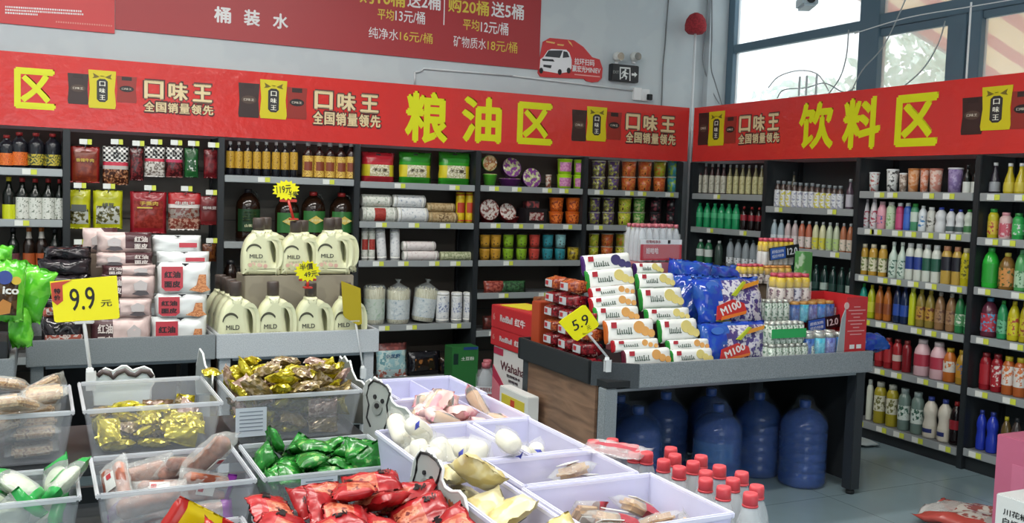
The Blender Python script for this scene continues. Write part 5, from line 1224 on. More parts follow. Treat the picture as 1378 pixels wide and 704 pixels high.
# ------------------------------------------------------------------ biscuits on the table
BW = C('#dfe1dd', .25); ENDC = {'r': C('#a3222a', .2), 'g': C('#2f8a3a', .2), 'o': C('#b9602a', .2), 'p': C('#4a2a6a', .2), 'd': C('#5a2030', .2)}
CKI = {'o': C('#d9a05a', .5), 'y': C('#d8c87a', .5), 'b': C('#3f3a6a', .5)}
def biscuit(w_, h, t, ek, ck, seed):
    def f():
        root = empty('biscuit_pack'); e = ENDC[ek]; e2 = C('#d8dad6', .2)
        m = MB(); m.pillow(w_, h, t, lambda u, v, fr: e if abs(u) > .93 or not fr else BW, p=9, fin=.02, wr=.03, seed=seed, nx=12, ny=6)
        for s in (-1, 1): m.box((s*(w_/2-.002), 0, h/2), (.012, .003, h*.9), e)
        m.build('wrapper', root)
        yy = -t/2-.003; rnd = random.Random(seed)
        m = MB(); m.box((-w_*.4, yy, h*.76), (w_*.11, .002, h*.24), C('#b0303c', .3)); m.build('printed_logo', root)
        m = MB()
        for k in range(3):
            x = w_*(.12+.12*k); z = h*(.52+(.12, -.06, -.16)[k]); rr = h*(.26, .2, .17)[k]
            m.prism([(x+rr*1.1*cos(a*pi/8), z+rr*sin(a*pi/8)) for a in range(16)], yy-.0008*k, yy+.002, CKI[ck])
        m.build('printed_biscuit', root)
        m = MB()
        x = -w_*.34
        for k in range(7):
            hh = h*rnd.uniform(.12, .3); m.box((x, yy, h*.44+hh*.2), (w_*.014, .0015, hh), C('#2c4a3c', .4)); m.box((x+w_*.012, yy, h*.4), (w_*.03, .0015, h*.035), C('#2c4a3c', .4)); x += w_*.047
        m.build('printed_script', root)
        return root
    return f
def bpack(xl, xr, yt, yb, Y, ek, ck, desc, tilt=-.22, rz=0., th=.085, ry=0.):
    x, z, w_, h = face(xl, xr, yt, yb, Y)
    return make(('bis', xl, yt), biscuit(w_, h*1.04, th, ek, ck, int(xl+yt)), (x, Y+.02, z), (tilt, ry, rz), desc, 'biscuit pack', 'white biscuit packs on the promotion table')
B1 = [(841, 906, 471, 496, 4.03, 'd', 'o', 'white biscuit pack at the very bottom front of the left stack'), (826, 889, 458, 474, 4.08, 'r', 'o', 'thin white biscuit pack with red ends, second from the bottom left'), (817, 884, 432, 463, 4.13, 'o', 'o', 'white biscuit pack with orange ends and big biscuits, left stack'),
      (803, 863, 414, 438, 4.20, 'g', 'o', 'white biscuit pack just above the orange ended one'), (797, 860, 399, 419, 4.26, 'r', 'o', 'white biscuit pack with red ends in the middle of the left stack'), (796, 858, 386, 402, 4.31, 'r', 'o', 'thin white biscuit pack under the large biscuit print, left stack'), (793, 857, 363, 391, 4.36, 'g', 'y', 'white biscuit pack with yellow biscuits, second from the top'), (787, 853, 343, 370, 4.42, 'p', 'b', 'topmost white biscuit pack with purple ends and blueberries')]
for q in B1: bpack(*q, rz=.06, ry=(-.06 if q[2] < 400 else 0))
B2 = [(905, 962, 471, 494, 4.03, 'g', 'y', 'white biscuit pack with green ends, bottom of the right stack'), (900, 957, 458, 475, 4.08, 'g', 'o', 'thin white biscuit pack with green ends, second in the right stack'), (890, 942, 431, 462, 4.13, 'g', 'y', 'large white biscuit pack with green ends, lower right stack'), (871, 931, 416, 436, 4.20, 'g', 'y', 'slanting white biscuit pack in the middle of the right stack'), (864, 922, 389, 419, 4.27, 'g', 'y', 'white biscuit pack with green corner in the right stack'), (859, 910, 369, 391, 4.34, 'g', 'y', 'upper white biscuit pack in the right stack'), (856, 893, 355, 372, 4.42, 'p', 'y', 'topmost pale biscuit pack of the right stack, behind the tall stack')]
for q in B2: bpack(*q, rz=.06)
ORW = printed('#a8542a', '#7a2f22', 45, .5, .2, c3='#c98a5a'); RDW = printed('#8a2028', '#5a161c', 45, .5, .2, c3='#b9908a')
def endpack(seed, wrap):
    def f():
        root = empty('biscuit_pack')
        m = MB(); m.pillow(.15, .075, .13, lambda u, v, fr: wrap, p=5, fin=.03, wr=.05, seed=seed, nx=8, ny=6); m.build('wrapper', root)
        m = MB(); m.box((.0, -.068, .038), (.075, .003, .04), C('#b9bcc0', .25)); m.box((-.016, -.07, .04), (.028, .003, .022), C('#a83038', .3)); m.build('printed_label', root)
        return root
    return f
lv = ['lowest', 'second', 'third', 'fourth', 'fifth', 'sixth', 'seventh']; cl = ['nearest the price card', 'middle', 'farthest back']
for j, yy in enumerate((4.27, 4.44, 4.61)):
    n_ = (4, 6, 6)[j]
    for k in range(n_):
        make(('ep', j % 2, k % 3), endpack(j*7+k, RDW if k < 2 else ORW), (2.553+.004*((k*3+j) % 3), yy+.006*((k+j) % 2), TRAY+.002+.0765*k), -pi/2+.03*((k*7+j*3) % 5-2), f"{'dark red' if k < 2 else 'orange brown'} biscuit pack end, {lv[k]} level, {('nearest column', 'middle column', 'farthest column')[j]}", 'biscuit pack', 'orange biscuit packs along the table side')
x, z, w_, h = face(732, 760, 372, 396, 4.76)
make('obox', carton('food_box', .17, .1, .3, C('#a8462a', .3)), (2.60, 4.80, TRAY), 0, 'orange food box standing at the back left of the promotion table', 'food box')
# cartons carrying the shrink pack of water
x, z, w_, h = face(853, 907, 295, 345, 4.70)
make('wcarton', carton('carton', .42, .26, z-.03-TRAY, C('#9a5a60', .5)), (x, 4.72, TRAY), 0, 'dull pink carton under the red and clear water pack', 'carton')
def water_pack(nx, ny, r, h, seed):
    def f():
        root = empty('water_pack')
        for i in range(nx):
            for j in range(ny):
                m = MB(); p, rc, zc = PROF['water']; m.lathe([(a*r, b*h) for a, b in p], clear('#cfd6dc', .42, .08), 10)
                b = m.build('bottle', root); b.location = ((i-(nx-1)/2)*2*r, (j-(ny-1)/2)*2*r, 0)
                m = MB(); m.lathe([(r*.5, h*.9), (r*.5, h), (r*.4, h)], C('#a85a64', .4), 10); m.build('cap', b)
        W_ = nx*2*r+.004; D_ = ny*2*r+.004
        m = MB(); m.box((0, -D_/2-.001, h*.26), (W_, .003, h*.42), C('#a83440', .3)); m.box((0, -D_/2-.001, h*.53), (W_, .0025, h*.14), C('#cdd0d4', .3)); m.build('printed_wrap', root)
        lettering(root, '饮用纯净水', -W_*.2, -D_/2-.004, h*.54, W_*.36, h*.09, C('#8a2a36', .4), .02)
        lettering(root, '娃哈哈', -W_*.22, -D_/2-.004, h*.3, W_*.3, h*.17, C('#d3cdd0', .4), .02)
        m = MB(); m.box((W_*.18, -D_/2-.004, h*.54), (W_*.06, .002, h*.09), INK); m.build('printed_emblem', root)
        m = MB(); m.box((0, 0, h*.42), (W_+.006, D_+.008, h*.84), clear('#e6e9ec', .12, .1, .5), bev=.02); m.build('shrink_film', root)
        return root
    return f
make('wp', water_pack(6, 4, w_/12, h, 1), (x, 4.72, z-.028), 0, 'shrink wrapped pack of clear water bottles with red print atop the promotion table', 'water pack')

# ------------------------------------------------------------------ blue candy bags
BLU = C('#1f3fa8', .15); BLM = printed('#1f3fa8', '#27509f', 20, .5, .12, bump=.4)
def party_mat(seed):
    return printed('#4a3f7a', '#c9c6cf', 26+seed, .5, .15, c3='#8f86b0')
def candy_bag(w_, h, t, seed, pr=True):
    PM = party_mat(seed)
    def fn(u, v, fr):
        if pr and fr and u > -.62+.38*(v+.6)*.8 and v < .78: 
            if v < -.72 and u < -.1: return C('#c2b53a', .2)
            return PM
        return BLM
    def f():
        root = empty('candy_bag')
        m = MB(); m.pillow(w_, h, t, fn, wr=.09, seed=seed, fin=.07, p=3, nx=16, ny=16, zig=.002); m.build('bag', root)
        if pr:
            yy = -t/2-.012
            m = MB(); m.prism([(-w_*.34, h*.14), (-w_*.3, h*.4), (-w_*.06, h*.52), (w_*.1, h*.44), (w_*.12, h*.28), (-w_*.05, h*.2)], yy, yy+.006, C('#b8302c', .25)); m.build('printed_patch', root)
            lettering(root, 'M100', -w_*.11, yy-.002, h*.36, w_*.32, h*.15, C('#dcd6d4', .3), .03, tilt=-.32)
            m = MB(); m.prism([(-w_*.28, h*.13), (w_*.1, h*.24), (w_*.12, h*.3), (-w_*.26, h*.2)], yy-.001, yy+.004, C('#d0702a', .25)); m.prism([(w_*.1, h*.7), (w_*.36, h*.8), (w_*.38, h*.88), (w_*.14, h*.8)], yy+.002, yy+.012, C('#cf8a2a', .25)); m.prism([(-w_*.06, h*.6), (w_*.14, h*.86), (w_*.18, h*.84), (w_*.0, h*.58)], yy+.002, yy+.014, C('#a8b52a', .25)); m.build('printed_ribbon', root)
            m = MB(); m.prism([(-w_*.3+w_*.09*cos(a*pi/8), h*.8+h*.08*sin(a*pi/8)) for a in range(16)], yy+.02, yy+.026, C('#3f6fc4', .25)); m.build('printed_emblem', root)
        return root
    return f
def cbag(xl, xr, yt, yb, Y, t, seed, desc, pr, rx=-.2, rz=0., ry=0.):
    x, z, w_, h = face(xl, xr, yt, yb, Y)
    make(('cb', seed), candy_bag(w_, h*1.03, t, seed, pr), (x, Y+.03, z), (rx, ry, rz), desc, 'candy bag', 'blue candy bags on the promotion table')
cbag(950, 1039, 436, 496, 4.06, .12, 1, 'blue candy bag with red printed patch, lower of the front two', True)
cbag(946, 1036, 374, 444, 4.19, .13, 2, 'blue candy bag with red printed patch, upper of the front two', True, rx=-.3)
cbag(908, 968, 372, 438, 4.34, .12, 3, 'plain blue side of a candy bag left of the printed bags', False, rz=-.6)
cbag(905, 958, 352, 400, 4.50, .14, 4, 'blue candy bag crumpled at the upper left of the heap', False, rz=-.2, ry=.1)
cbag(940, 1000, 358, 398, 4.55, .12, 5, 'blue candy bag lying behind the printed bags', False, ry=.1)
cbag(985, 1028, 360, 384, 4.62, .12, 6, 'blue candy bag at the back beside the small drinks', False, ry=.15)
cbag(915, 975, 385, 470, 4.47, .14, 7, 'blue candy bag hidden low in the middle of the heap', False)
cbag(880, 912, 356, 376, 4.62, .1, 8, 'small piece of blue candy bag behind the right biscuit stack', False)
cbag(1165, 1204, 446, 472, 4.00, .10, 9, 'blue snack bag poking out past the red carton at the table end', False, rx=-.9)

# ------------------------------------------------------------------ small drinks in packs
def mini(r, h, kind, a, b, c):
    m = MB()
    if kind == 'b': m.lathe([(r*.9, 0), (r, .03*h), (r, .42*h), (r*.8, .5*h)], a, 10); m.lathe([(r*.8, .5*h), (r*.98, .58*h), (r*.96, .78*h), (r*.7, .88*h)], b, 10); m.lathe([(r*.74, .87*h), (r*.74, h), (r*.6, h)], c, 10)
    else: m.lathe([(r*.85, 0), (r, .05*h), (r, .86*h)], a, 10); m.lathe([(r, .86*h), (r*.8, .95*h), (r*.8, h)], c, 10)
    return m
def multipack(nx, ny, r, h, kind, cols, film, band=None):
    def f():
        root = empty('drink_pack')
        for i in range(nx):
            for j in range(ny):
                a, b, c = cols[(i+j) % len(cols)]
                o = mini(r, h, kind, a, b, c).build('drink_can' if kind == 'c' else 'drink_bottle', root); o.location = ((i-(nx-1)/2)*2*r, (j-(ny-1)/2)*2*r, 0)
        W_ = nx*2*r; D_ = ny*2*r
        m = MB(); m.box((0, 0, h*.4), (W_+.006, D_+.006, h*.78), clear('#e6e9ec', .12, .1, .4), bev=.012); m.build('shrink_film', root)
        if band:
            m = MB(); m.box((0, -D_/2-.004, h*.5), (W_*1.0, .003, h*.42), band); m.build('printed_wrap', root)
        return root
    return f
YW_ = printed('#d3c9c2', '#5a3f4a', 60, .56, .3, c3='#c98a9a'); YEb = C('#cfb23a', .3); RCp = C('#b8485a', .35); PUw = printed('#c9c9d3', '#3a3f6a', 60, .54, .3); OCp = C('#c98a4a', .35)
GWc = printed('#b9c4ba', '#3a6a4a', 70, .56, .3); BLc = [printed('#2a4a8a', '#3a6ab0', 50, .5, .3), printed('#3a9ab8', '#5ab9cc', 50, .5, .3), printed('#4a4f8f', '#6a7ab8', 50, .5, .3), printed('#2a6ab8', '#3a8ac8', 50, .5, .3)]
SIL = mat('#b9bcb4', .3, .5)
def dpack(xl, xr, yt, yb, Y, n, ny, kind, cols, desc, z=None, band=None):
    x, zb, w_, h = face(xl, xr, yt, yb, Y)
    if z is not None: h = h+zb-z; zb = z
    make(('dp', xl, yt), multipack(n, ny, w_/(2*n), h, kind, cols, None, band), (x, Y+w_/(2*n)*ny, zb), 0, desc, 'drink pack', 'small drink packs on the promotion table')
    return zb+h
dpack(1038, 1098, 463, 478, 4.0, 7, 2, 'c', [(GWc, GWc, SIL)], 'shrink pack of short white green cans at the tray front', z=TRAY)
dpack(1086, 1143, 449, 478, 4.0, 4, 2, 'c', [(b, b, SIL) for b in BLc], 'pack of blue and turquoise cans at the tray front beside the red carton', z=TRAY)
dpack(1038, 1084, 434, 463, 4.01, 6, 2, 'c', [(GWc, GWc, SIL)], 'green wrapped pack of small cans on top of the white green cans', band=C('#1f9a4f', .2))
zz = face(1036, 1066, 405, 434, 4.2)[1]
make('hidden', carton('carton', .52, .24, zz-TRAY-.002, C('#8a7a5a', .6)), (3.64, 4.39, TRAY), 0, 'brown carton beneath the drink packs behind the front cans', 'carton')
dpack(1033, 1064, 404, 434, 4.2, 4, 2, 'c', [(GWc, GWc, SIL)], 'pack of white green cans behind the green wrapped pack')
dpack(1068, 1126, 406, 434, 4.2, 5, 3, 'c', [(b, b, C('#b98a4a', .4)) for b in BLc], 'pack of blue cans with bronze tops behind the lower price tag')
dpack(1050, 1093, 369, 407, 4.24, 4, 2, 'b', [(YW_, YEb, RCp), (YW_, YEb, RCp), (PUw, YEb, RCp)], 'pack of yellow shouldered bottles with red caps, front middle')
z2 = face(999, 1036, 355, 382, 4.52)[1]
make('hidden2', carton('carton', .5, .2, z2-TRAY-.002, C('#7a6a5a', .6)), (3.745, 4.66, TRAY), 0, 'dull brown carton beneath the rear drink packs', 'carton')
dpack(1000, 1030, 356, 382, 4.52, 4, 2, 'b', [(YW_, YEb, RCp)], 'pack of small yellow bottles with red caps behind the blue bags')
dpack(1031, 1068, 358, 382, 4.52, 4, 2, 'b', [(YW_, C('#c9a24a', .3), OCp)], 'pack of small orange capped bottles behind the tall bottle pack')
dpack(1029, 1070, 321, 357, 4.58, 6, 2, 'b', [(C('#c9c9c6', .3), YEb, RCp)], 'topmost pack of small red capped bottles behind the upper price tag')
x, z, w_, h = face(1081, 1093, 339, 382, 4.42)
make('gbox2', carton('food_box', w_, .08, h+z-TRAY, printed('#4f8a4a', '#9fb59a', 14, .55, .4)), (x, 4.46, TRAY), 0, 'green printed food box beside the topmost drink pack', 'food box')
# red carton with open left side
def open_carton(w_, d_, h):
    def f():
        root = empty('open_carton'); RB = C('#b3262c', .35); GI = C('#8f9699', .6)
        m = MB(); m.box((0, d_/2, h/2), (w_, .006, h), RB); m.box((w_/2, 0, h/2), (.006, d_, h), RB); m.box((0, 0, .003), (w_, d_, .006), GI); m.box((w_*.3, -d_/2, h/2), (w_*.4, .006, h), RB); m.build('carton_body', root)
        m = MB(); m.prism([(-w_*.06, 0), (w_*.1, 0), (w_*.1, h*.86), (w_*.03, h*.7)], -d_/2-.002, -d_/2+.003, GI); m.build('torn_flap', root)
        m = MB(); 
        for k in range(9): m.box((w_*.3, -d_/2-.004, h*(.86-.05*k)), (w_*(.12+.1*((k*5) % 3)), .001, .006), C('#c98a8a', .5))
        for k in range(4): m.box((w_*(.24+.13*(k % 2)), -d_/2-.004, h*(.28-.1*(k//2))), (w_*.09, .001, h*.06), C('#cfd2d0', .5))
        m.prism([(w_*.1+.018*cos(a*pi/7), h*.88+.02*sin(a*pi/7)) for a in range(14)], -d_/2-.005, -d_/2-.003, C('#c9a8a4', .5))
        m.build('small_print', root)
        return root
    return f
x, z, w_, h = face(1098, 1169, 400, 474, 4.0)
make('opc', open_carton(w_, .34, h+z-TRAY), (min(x, 4.19-w_/2), 4.15, TRAY), 0, 'open bright red carton with white small print at the right table end', 'carton')
def shelf_tag(pts, Y, desc):
    x, z, w_, h = face(*pts, Y)
    root = empty('price_tag', (x, Y, z)); tag(root, desc, 'price tag', None); 
    m = MB(); m.box((0, 0, h/2), (w_, .006, h), C('#14171c', .3), bev=.002); m.build('tag_body', root)
    m = MB(); m.box((-w_*.22, -.004, h*.5), (w_*.5, .002, h*.9), C('#2a55a8', .3)); m.build('blue_panel', root)
    lettering(root, '超值加购', -w_*.23, -.0055, h*.66, w_*.4, h*.26, C('#d9dde2', .4), .03); lettering(root, '低价特惠', -w_*.23, -.0055, h*.3, w_*.4, h*.26, C('#d9dde2', .4), .03)
    lettering(root, '12.0', w_*.26, -.0045, h*.5, w_*.34, h*.56, C('#d9dde2', .4), .03)
    root.rotation_euler = (0, -.12, 0)
shelf_tag((1036, 1076, 331, 348), 4.56, 'black and blue price tag reading 12.0 on the topmost drink pack')
shelf_tag((1087, 1131, 427, 444), 4.17, 'black and blue price tag reading 12.0 on the blue can pack')

# ------------------------------------------------------------------ price cards on clips
CARD = C('#e3dc00', .45)
def price_card(pts, Y, desc, txts, rod=None, foot=None, cc=None, name='price_card', th=.004):
    P_ = [hit(a, b, 'y', Y) for a, b in pts]
    c = sum(P_, Vector())/len(P_)
    root = empty(name, c); tag(root, desc, 'price card')
    m = MB(); m.prism([(p.x-c.x, p.z-c.z) for p in P_], -th/2, th/2, cc or CARD); m.build('card', root)
    for s, (x, y), wpx, hpx, tl, mm in txts:
        q = hit(x, y, 'y', Y); k = depth(q)/F
        lettering(root, s, q.x-c.x, -th/2-.001, q.z-c.z, wpx*k, hpx*k, mm, .012, tilt=tl, name='handwriting')
    if rod:
        a, b = [hit(*q, 'y', Y+.004) - c for q in rod]
        m = MB(); m.tube([a, b], .006, clear('#dfe3e6', .5, .15)); 
        m.build('clear_rod', root)
        m = MB(); m.box(((a.x*.9), a.y, a.z+.0), (.06, .012, .014), clear('#e6eaec', .6, .15), bev=.003); m.build('card_holder', root)
        bm = MB(); s_ = .02
        bm.box((b.x, b.y, b.z-.012), (.022, .016, .022), WHITE, bev=.004); bm.box((b.x+.003, b.y-.012, b.z-.045), (.03, .004, .06), clear('#e6eaec', .5, .15)); bm.box((b.x+.003, b.y+.008, b.z-.045), (.03, .004, .06), clear('#e6eaec', .5, .15)); bm.build('clip', root)
    return root
price_card([(752, 434), (756, 430), (784, 411), (788, 411), (806, 436), (804, 440), (777, 459), (772, 457)], 4.0, 'tilted yellow price card reading 5.9 clipped to the promotion table corner', [('5.9', (781, 434), 26, 15, -.42, INK), ('元', (792, 441), 6, 6, -.42, INK)], rod=((791, 449), (817, 480)))

c = price_card([(67, 379), (157, 371), (161, 427), (158, 429), (76, 434), (73, 432)], 3.357, 'large yellow price card reading 9.9 on a clear clip above the clear bins', [('9.9', (111, 402), 31, 31, -.1, INK), ('元', (143, 408), 14, 9, -.05, INK)], rod=((113, 433), (121, 494)))
kk = hit(77, 396, 'y', 3.352); cc = c.location
P_ = [hit(a, b, 'y', 3.352) for a, b in ((68, 381), (97, 377), (84, 384), (85, 405), (77, 411), (70, 405))]
m = MB(); m.prism([(p.x-cc.x, p.z-cc.z) for p in P_][::-1], -.003, .0, C('#b8402c', .45)); m.build('red_ribbon', c)
for i, ch in enumerate('特价'):
    q = hit(77, 392+9*i, 'y', 3.347); k = depth(q)/F
    lettering(c, ch, q.x-cc.x, -.007, q.z-cc.z, 8*k, 7*k, INK, .02)
def burst(px, py, rx, ry, Y, txts, desc, stem, seed):
    c = hit(px, py, 'y', Y); k = depth(c)/F; rnd = random.Random(seed)
    root = empty('starburst_price_card', c); tag(root, desc, 'price card', None)
    pts = []
    for i in range(32):
        a = i*pi/16; q = 1 if i % 2 == 0 else .78; pts.append((rx*k*q*cos(a)*rnd.uniform(.93, 1.05), ry*k*q*sin(a)))
    m = MB(); m.prism(pts, -.002, .002, CARD); m.build('card', root)
    for s, x, y, w_, h in txts: lettering(root, s, x*k, -.004, y*k, w_*k, h*k, INK, .012, tilt=-.1, name='handwriting')
    m = MB(); a, b = stem
    A = hit(*a, 'y', Y+.006)-c; B = hit(*b, 'y', Y+.006)-c
    m.tube([A, B], .008, C('#b8342a', .35)); m.box((A.x, A.y, A.z), (.1, .012, .018), C('#b8342a', .35), bev=.003); m.box((B.x, B.y, B.z), (.05, .05, .01), C('#b8342a', .35), bev=.003); m.build('red_stand', root)

# ------------------------------------------------------------------ noodle packs on the left tables
PKW = C('#cdbdb8', .3); MAR = C('#4a2c30', .3); WPK = C('#d2d6d6', .28); RDP = C('#b23440', .3); NOO = printed('#c98a5a', '#a8643a', 60, .5, .4, c3='#e0b080'); PKA = printed('#c9b4b0', '#bfa9a6', 12, .5, .3)
def pinkpack(w_, h, t, left, seed):
    def fn(u, v, fr):
        if not fr: return PKW
        return MAR if (u < -.35 if left else u > .05 and v > -.55) and abs(u) < .96 else PKA
    def f():
        root = empty('noodle_pack')
        m = MB(); m.pillow(w_, h, t, fn, wr=.06, seed=seed, fin=.03, p=4, nx=14, ny=8, zig=.0); m.build('wrapper', root)
        yy = -t/2-.006; s = -1 if left else 1
        lettering(root, '红油', s*w_*.28*(.95 if left else 1), yy, h*.66, w_*.24, h*.26, C('#d9cfca', .4), .03); lettering(root, '面皮', s*w_*.28*(.95 if left else 1), yy, h*.34, w_*.24, h*.26, C('#d9cfca', .4), .03)
        m = MB(); x0 = -s*w_*.2
        m.prism([(x0-w_*.16, h*.2), (x0-w_*.05, h*.34), (x0+w_*.12, h*.3), (x0+w_*.16, h*.18), (x0, h*.12)], yy+.003, yy+.006, C('#4a4448', .4)); m.prism([(x0-.03, h*.34), (x0-.035, h*.6), (x0, h*.76), (x0+.035, h*.62), (x0+.03, h*.34)], yy+.002, yy+.006, C('#b9b2b2', .4)); m.build('printed_picture', root)
        return root
    return f
def whitepack(w_, h, t, seed, full=True):
    def f():
        root = empty('noodle_pack')
        m = MB(); m.pillow(w_, h, t, lambda u, v, fr: WPK, wr=.05, seed=seed, fin=.03, p=4, nx=14, ny=8); m.build('wrapper', root)
        yy = -t/2-.006
        if full:
            m = MB(); x0, x1 = -w_*.44, -w_*.05; m.prism([(x0, h*.86), (x1, h*.86), (x1, h*.25), (x1-.02, h*.14), (x0+.02, h*.14), (x0, h*.25)][::-1], yy, yy+.004, RDP); m.build('printed_badge', root)
            lettering(root, '红油', -w_*.245, yy-.002, h*.62, w_*.3, h*.2, C('#2a1c20', .4), .045); lettering(root, '面皮', -w_*.245, yy-.002, h*.34, w_*.3, h*.2, C('#2a1c20', .4), .045)
            m = MB(); m.prism([(w_*.06, h*.16), (w_*.2, h*.3), (w_*.25, h*.62), (w_*.38, h*.62), (w_*.38, h*.3), (w_*.46, h*.16), (w_*.3, h*.08)], yy, yy+.004, NOO); m.build('printed_picture', root)
        else:
            m = MB(); m.box((w_*.2, yy+.002, h*.5), (w_*.36, .003, h*.22), RDP); m.build('printed_badge', root)
        m = MB(); m.prism([(-.018, h*.93), (-.006, h*.9), (0, h*.86), (.006, h*.9), (.018, h*.93), (.018, h*.955), (-.018, h*.955)], yy+.012, yy+.016, INK); m.build('hang_hole', root)
        return root
    return f
PK_ = [(122, 205, 430, 462, 5.44, 1, 'pink noodle pack with maroon end at the bottom of its pile'), (136, 206, 403, 431, 5.47, 1, 'pink noodle pack second from the bottom, right of the yellow card'), (137, 211, 371, 404, 5.5, 1, 'pink noodle pack half hidden behind the yellow price card'), (138, 211, 358, 374, 5.53, 1, 'flat pink noodle pack third from the top of its pile'), (130, 207, 341, 361, 5.56, 0, 'pink noodle pack second from the top with maroon print'), (131, 206, 314, 343, 5.6, 0, 'topmost pink noodle pack in front of the hanging bags')]
for xl, xr, yt, yb, Y, lf, d in PK_:
    x, z, w_, h = face(xl, xr, yt, yb, Y)
    if Y == 5.44: h += z-TRAYL; z = TRAYL+.006
    make(('pp', xl, yt), pinkpack(w_, h*1.03, .12, lf, int(yt)), (x, Y+.06, z), (-.08, 0, 0), d, 'noodle pack', 'pink noodle packs on the left table')
WK_ = [(205, 281, 430, 462, 5.44, True, 'white noodle pack with red badge at the bottom of its pile'), (209, 281, 397, 431, 5.47, True, 'white noodle pack with red badge, second from the bottom'), (213, 286, 355, 399, 5.5, True, 'white noodle pack with red badge, uppermost full front'), (212, 284, 340, 362, 5.57, False, 'white noodle pack lying behind the uppermost badge pack'), (206, 273, 318, 345, 5.63, False, 'topmost white noodle pack with a dark hanging hole')]
for xl, xr, yt, yb, Y, fl, d in WK_:
    x, z, w_, h = face(xl, xr, yt, yb, Y)
    if Y == 5.44: h += z-TRAYL; z = TRAYL+.006
    make(('wk', xl, yt), whitepack(w_, h*1.03, .12, int(yt), fl), (x, Y+.06, z), (-.08, 0, 0), d, 'noodle pack', 'white noodle packs on the left table')
BKB = printed('#17151a', '#2a2428', 20, .5, .12, bump=.3); BKR = printed('#a8584a', '#cfc4bf', 40, .5, .25, c3='#5a1c20')
for i, (xl, xr, yt, yb, Y, d) in enumerate(((55, 117, 430, 462, 5.44, 'black noodle bag with red food picture at the bottom left'), (52, 122, 400, 432, 5.48, 'black noodle bag behind the lower edge of the yellow card'), (50, 122, 372, 402, 5.52, 'black noodle bag left of the yellow price card'), (50, 124, 350, 374, 5.56, 'black noodle bag with thin red line above the yellow card'), (58, 124, 334, 352, 5.6, 'topmost black noodle bag below the orange capped bottles'))):
    x, z, w_, h = face(xl, xr, yt, yb, Y)
    if i == 0: h += z-TRAYL; z = TRAYL+.006
    def f(w_=w_, h=h, i=i):
        m = MB(); m.pillow(w_, h*1.05, .15, lambda u, v, fr: BKR if (i in (0, 1) and fr and v < .1 and abs(u) < .8) else (C('#7a1f2a', .2) if .62 < v < .72 else BKB), wr=.08, seed=90+i, fin=.05, p=3, nx=14, ny=8, zig=.002); return m.build('noodle_bag')
    make(('bk', i), f, (x, Y+.075, z), (-.08, 0, 0), d, 'noodle bag', 'black noodle bags on the left table')
x, z, w_, h = face(115, 131, 311, 342, 5.75)
make('pkb', pinkpack(.2, .14, .1, 0, 3), (x+.05, 5.85, z), (0, 0, .4), 'dull pink noodle pack standing behind the topmost pink pack', 'noodle pack')
make('pkbc', carton('carton', .3, .18, z-TRAYL, C('#7a6a5c', .6)), (x+.05, 5.86, TRAYL), 0, 'brown carton hidden behind the pink noodle packs', 'carton')
# green chip bags at the left edge
GRN = printed('#4faf2a', '#6ac23a', 16, .5, .15, bump=.3); BRW = printed('#5a4022', '#3f2c1a', 20, .5, .2)
def chipbag(w_, h, t, seed, front):
    def f():
        root = empty('chip_bag')
        m = MB(); m.pillow(w_, h, t, lambda u, v, fr: BRW if (front and fr and -.75 < v < .45 and u < .55) else GRN, wr=.07, seed=seed, fin=.08, p=2.4, nx=14, ny=14, zig=.004); m.build('bag', root)
        if front:
            yy = -t/2-.012
            lettering(root, 'ico', w_*.08, yy, h*.5, w_*.42, h*.12, C('#dcdcd6', .3), .03)
            m = MB(); m.prism([(-w_*.1+w_*.2*cos(a*pi/8), h*.7+w_*.2*sin(a*pi/8)) for a in range(16)], yy, yy+.004, C('#2a3f8a', .3)); m.build('printed_emblem', root)
            m = MB(); m.prism([(w_*.2+w_*.13*cos(a*pi/8), h*.66+w_*.12*sin(a*pi/8)) for a in range(16)], yy+.004, yy+.01, C('#c9a82a', .3)); m.build('printed_lemon', root); m = MB(); m.prism([(-w_*.34, h*.2), (-w_*.1, h*.36), (w_*.12, h*.3), (w_*.1, h*.14), (-w_*.2, h*.1)], yy+.004, yy+.01, C('#b0742a', .3)); m.build('printed_picture', root)
        return root
    return f
for xl, xr, yt, yb, Y, rz, ry, fr, d in ((-22, 31, 350, 435, 4.86, .1, .08, True, 'brown and green chip bag with white lettering at the left edge'), (-5, 58, 356, 430, 5.0, -.5, .3, False, 'bright green chip bag corner behind the brown printed bag'), (12, 46, 412, 470, 4.95, -.4, -.1, False, 'green chip bag low beside the left table rim'), (-30, 16, 330, 362, 5.02, .2, .1, False, 'green chip bag topmost at the left edge')):
    x, z, w_, h = face(xl, xr, yt, yb, Y)
    make(('chip', xl), chipbag(w_, h, .11, int(yt), fr), (x, Y+.05, z), (-.1, ry, rz), d, 'chip bag', 'green chip bags at the left edge')
x, z, w_, h = face(-40, 20, 432, 480, 4.93)
make('chipbox', carton('carton', .34, .3, max(.05, z+.07-TRAYL), C('#22262a', .6)), (min(x-.03, -.30), 5.05, TRAYL+.001), 0, 'dark box beneath the chip bags at the left edge', 'carton')

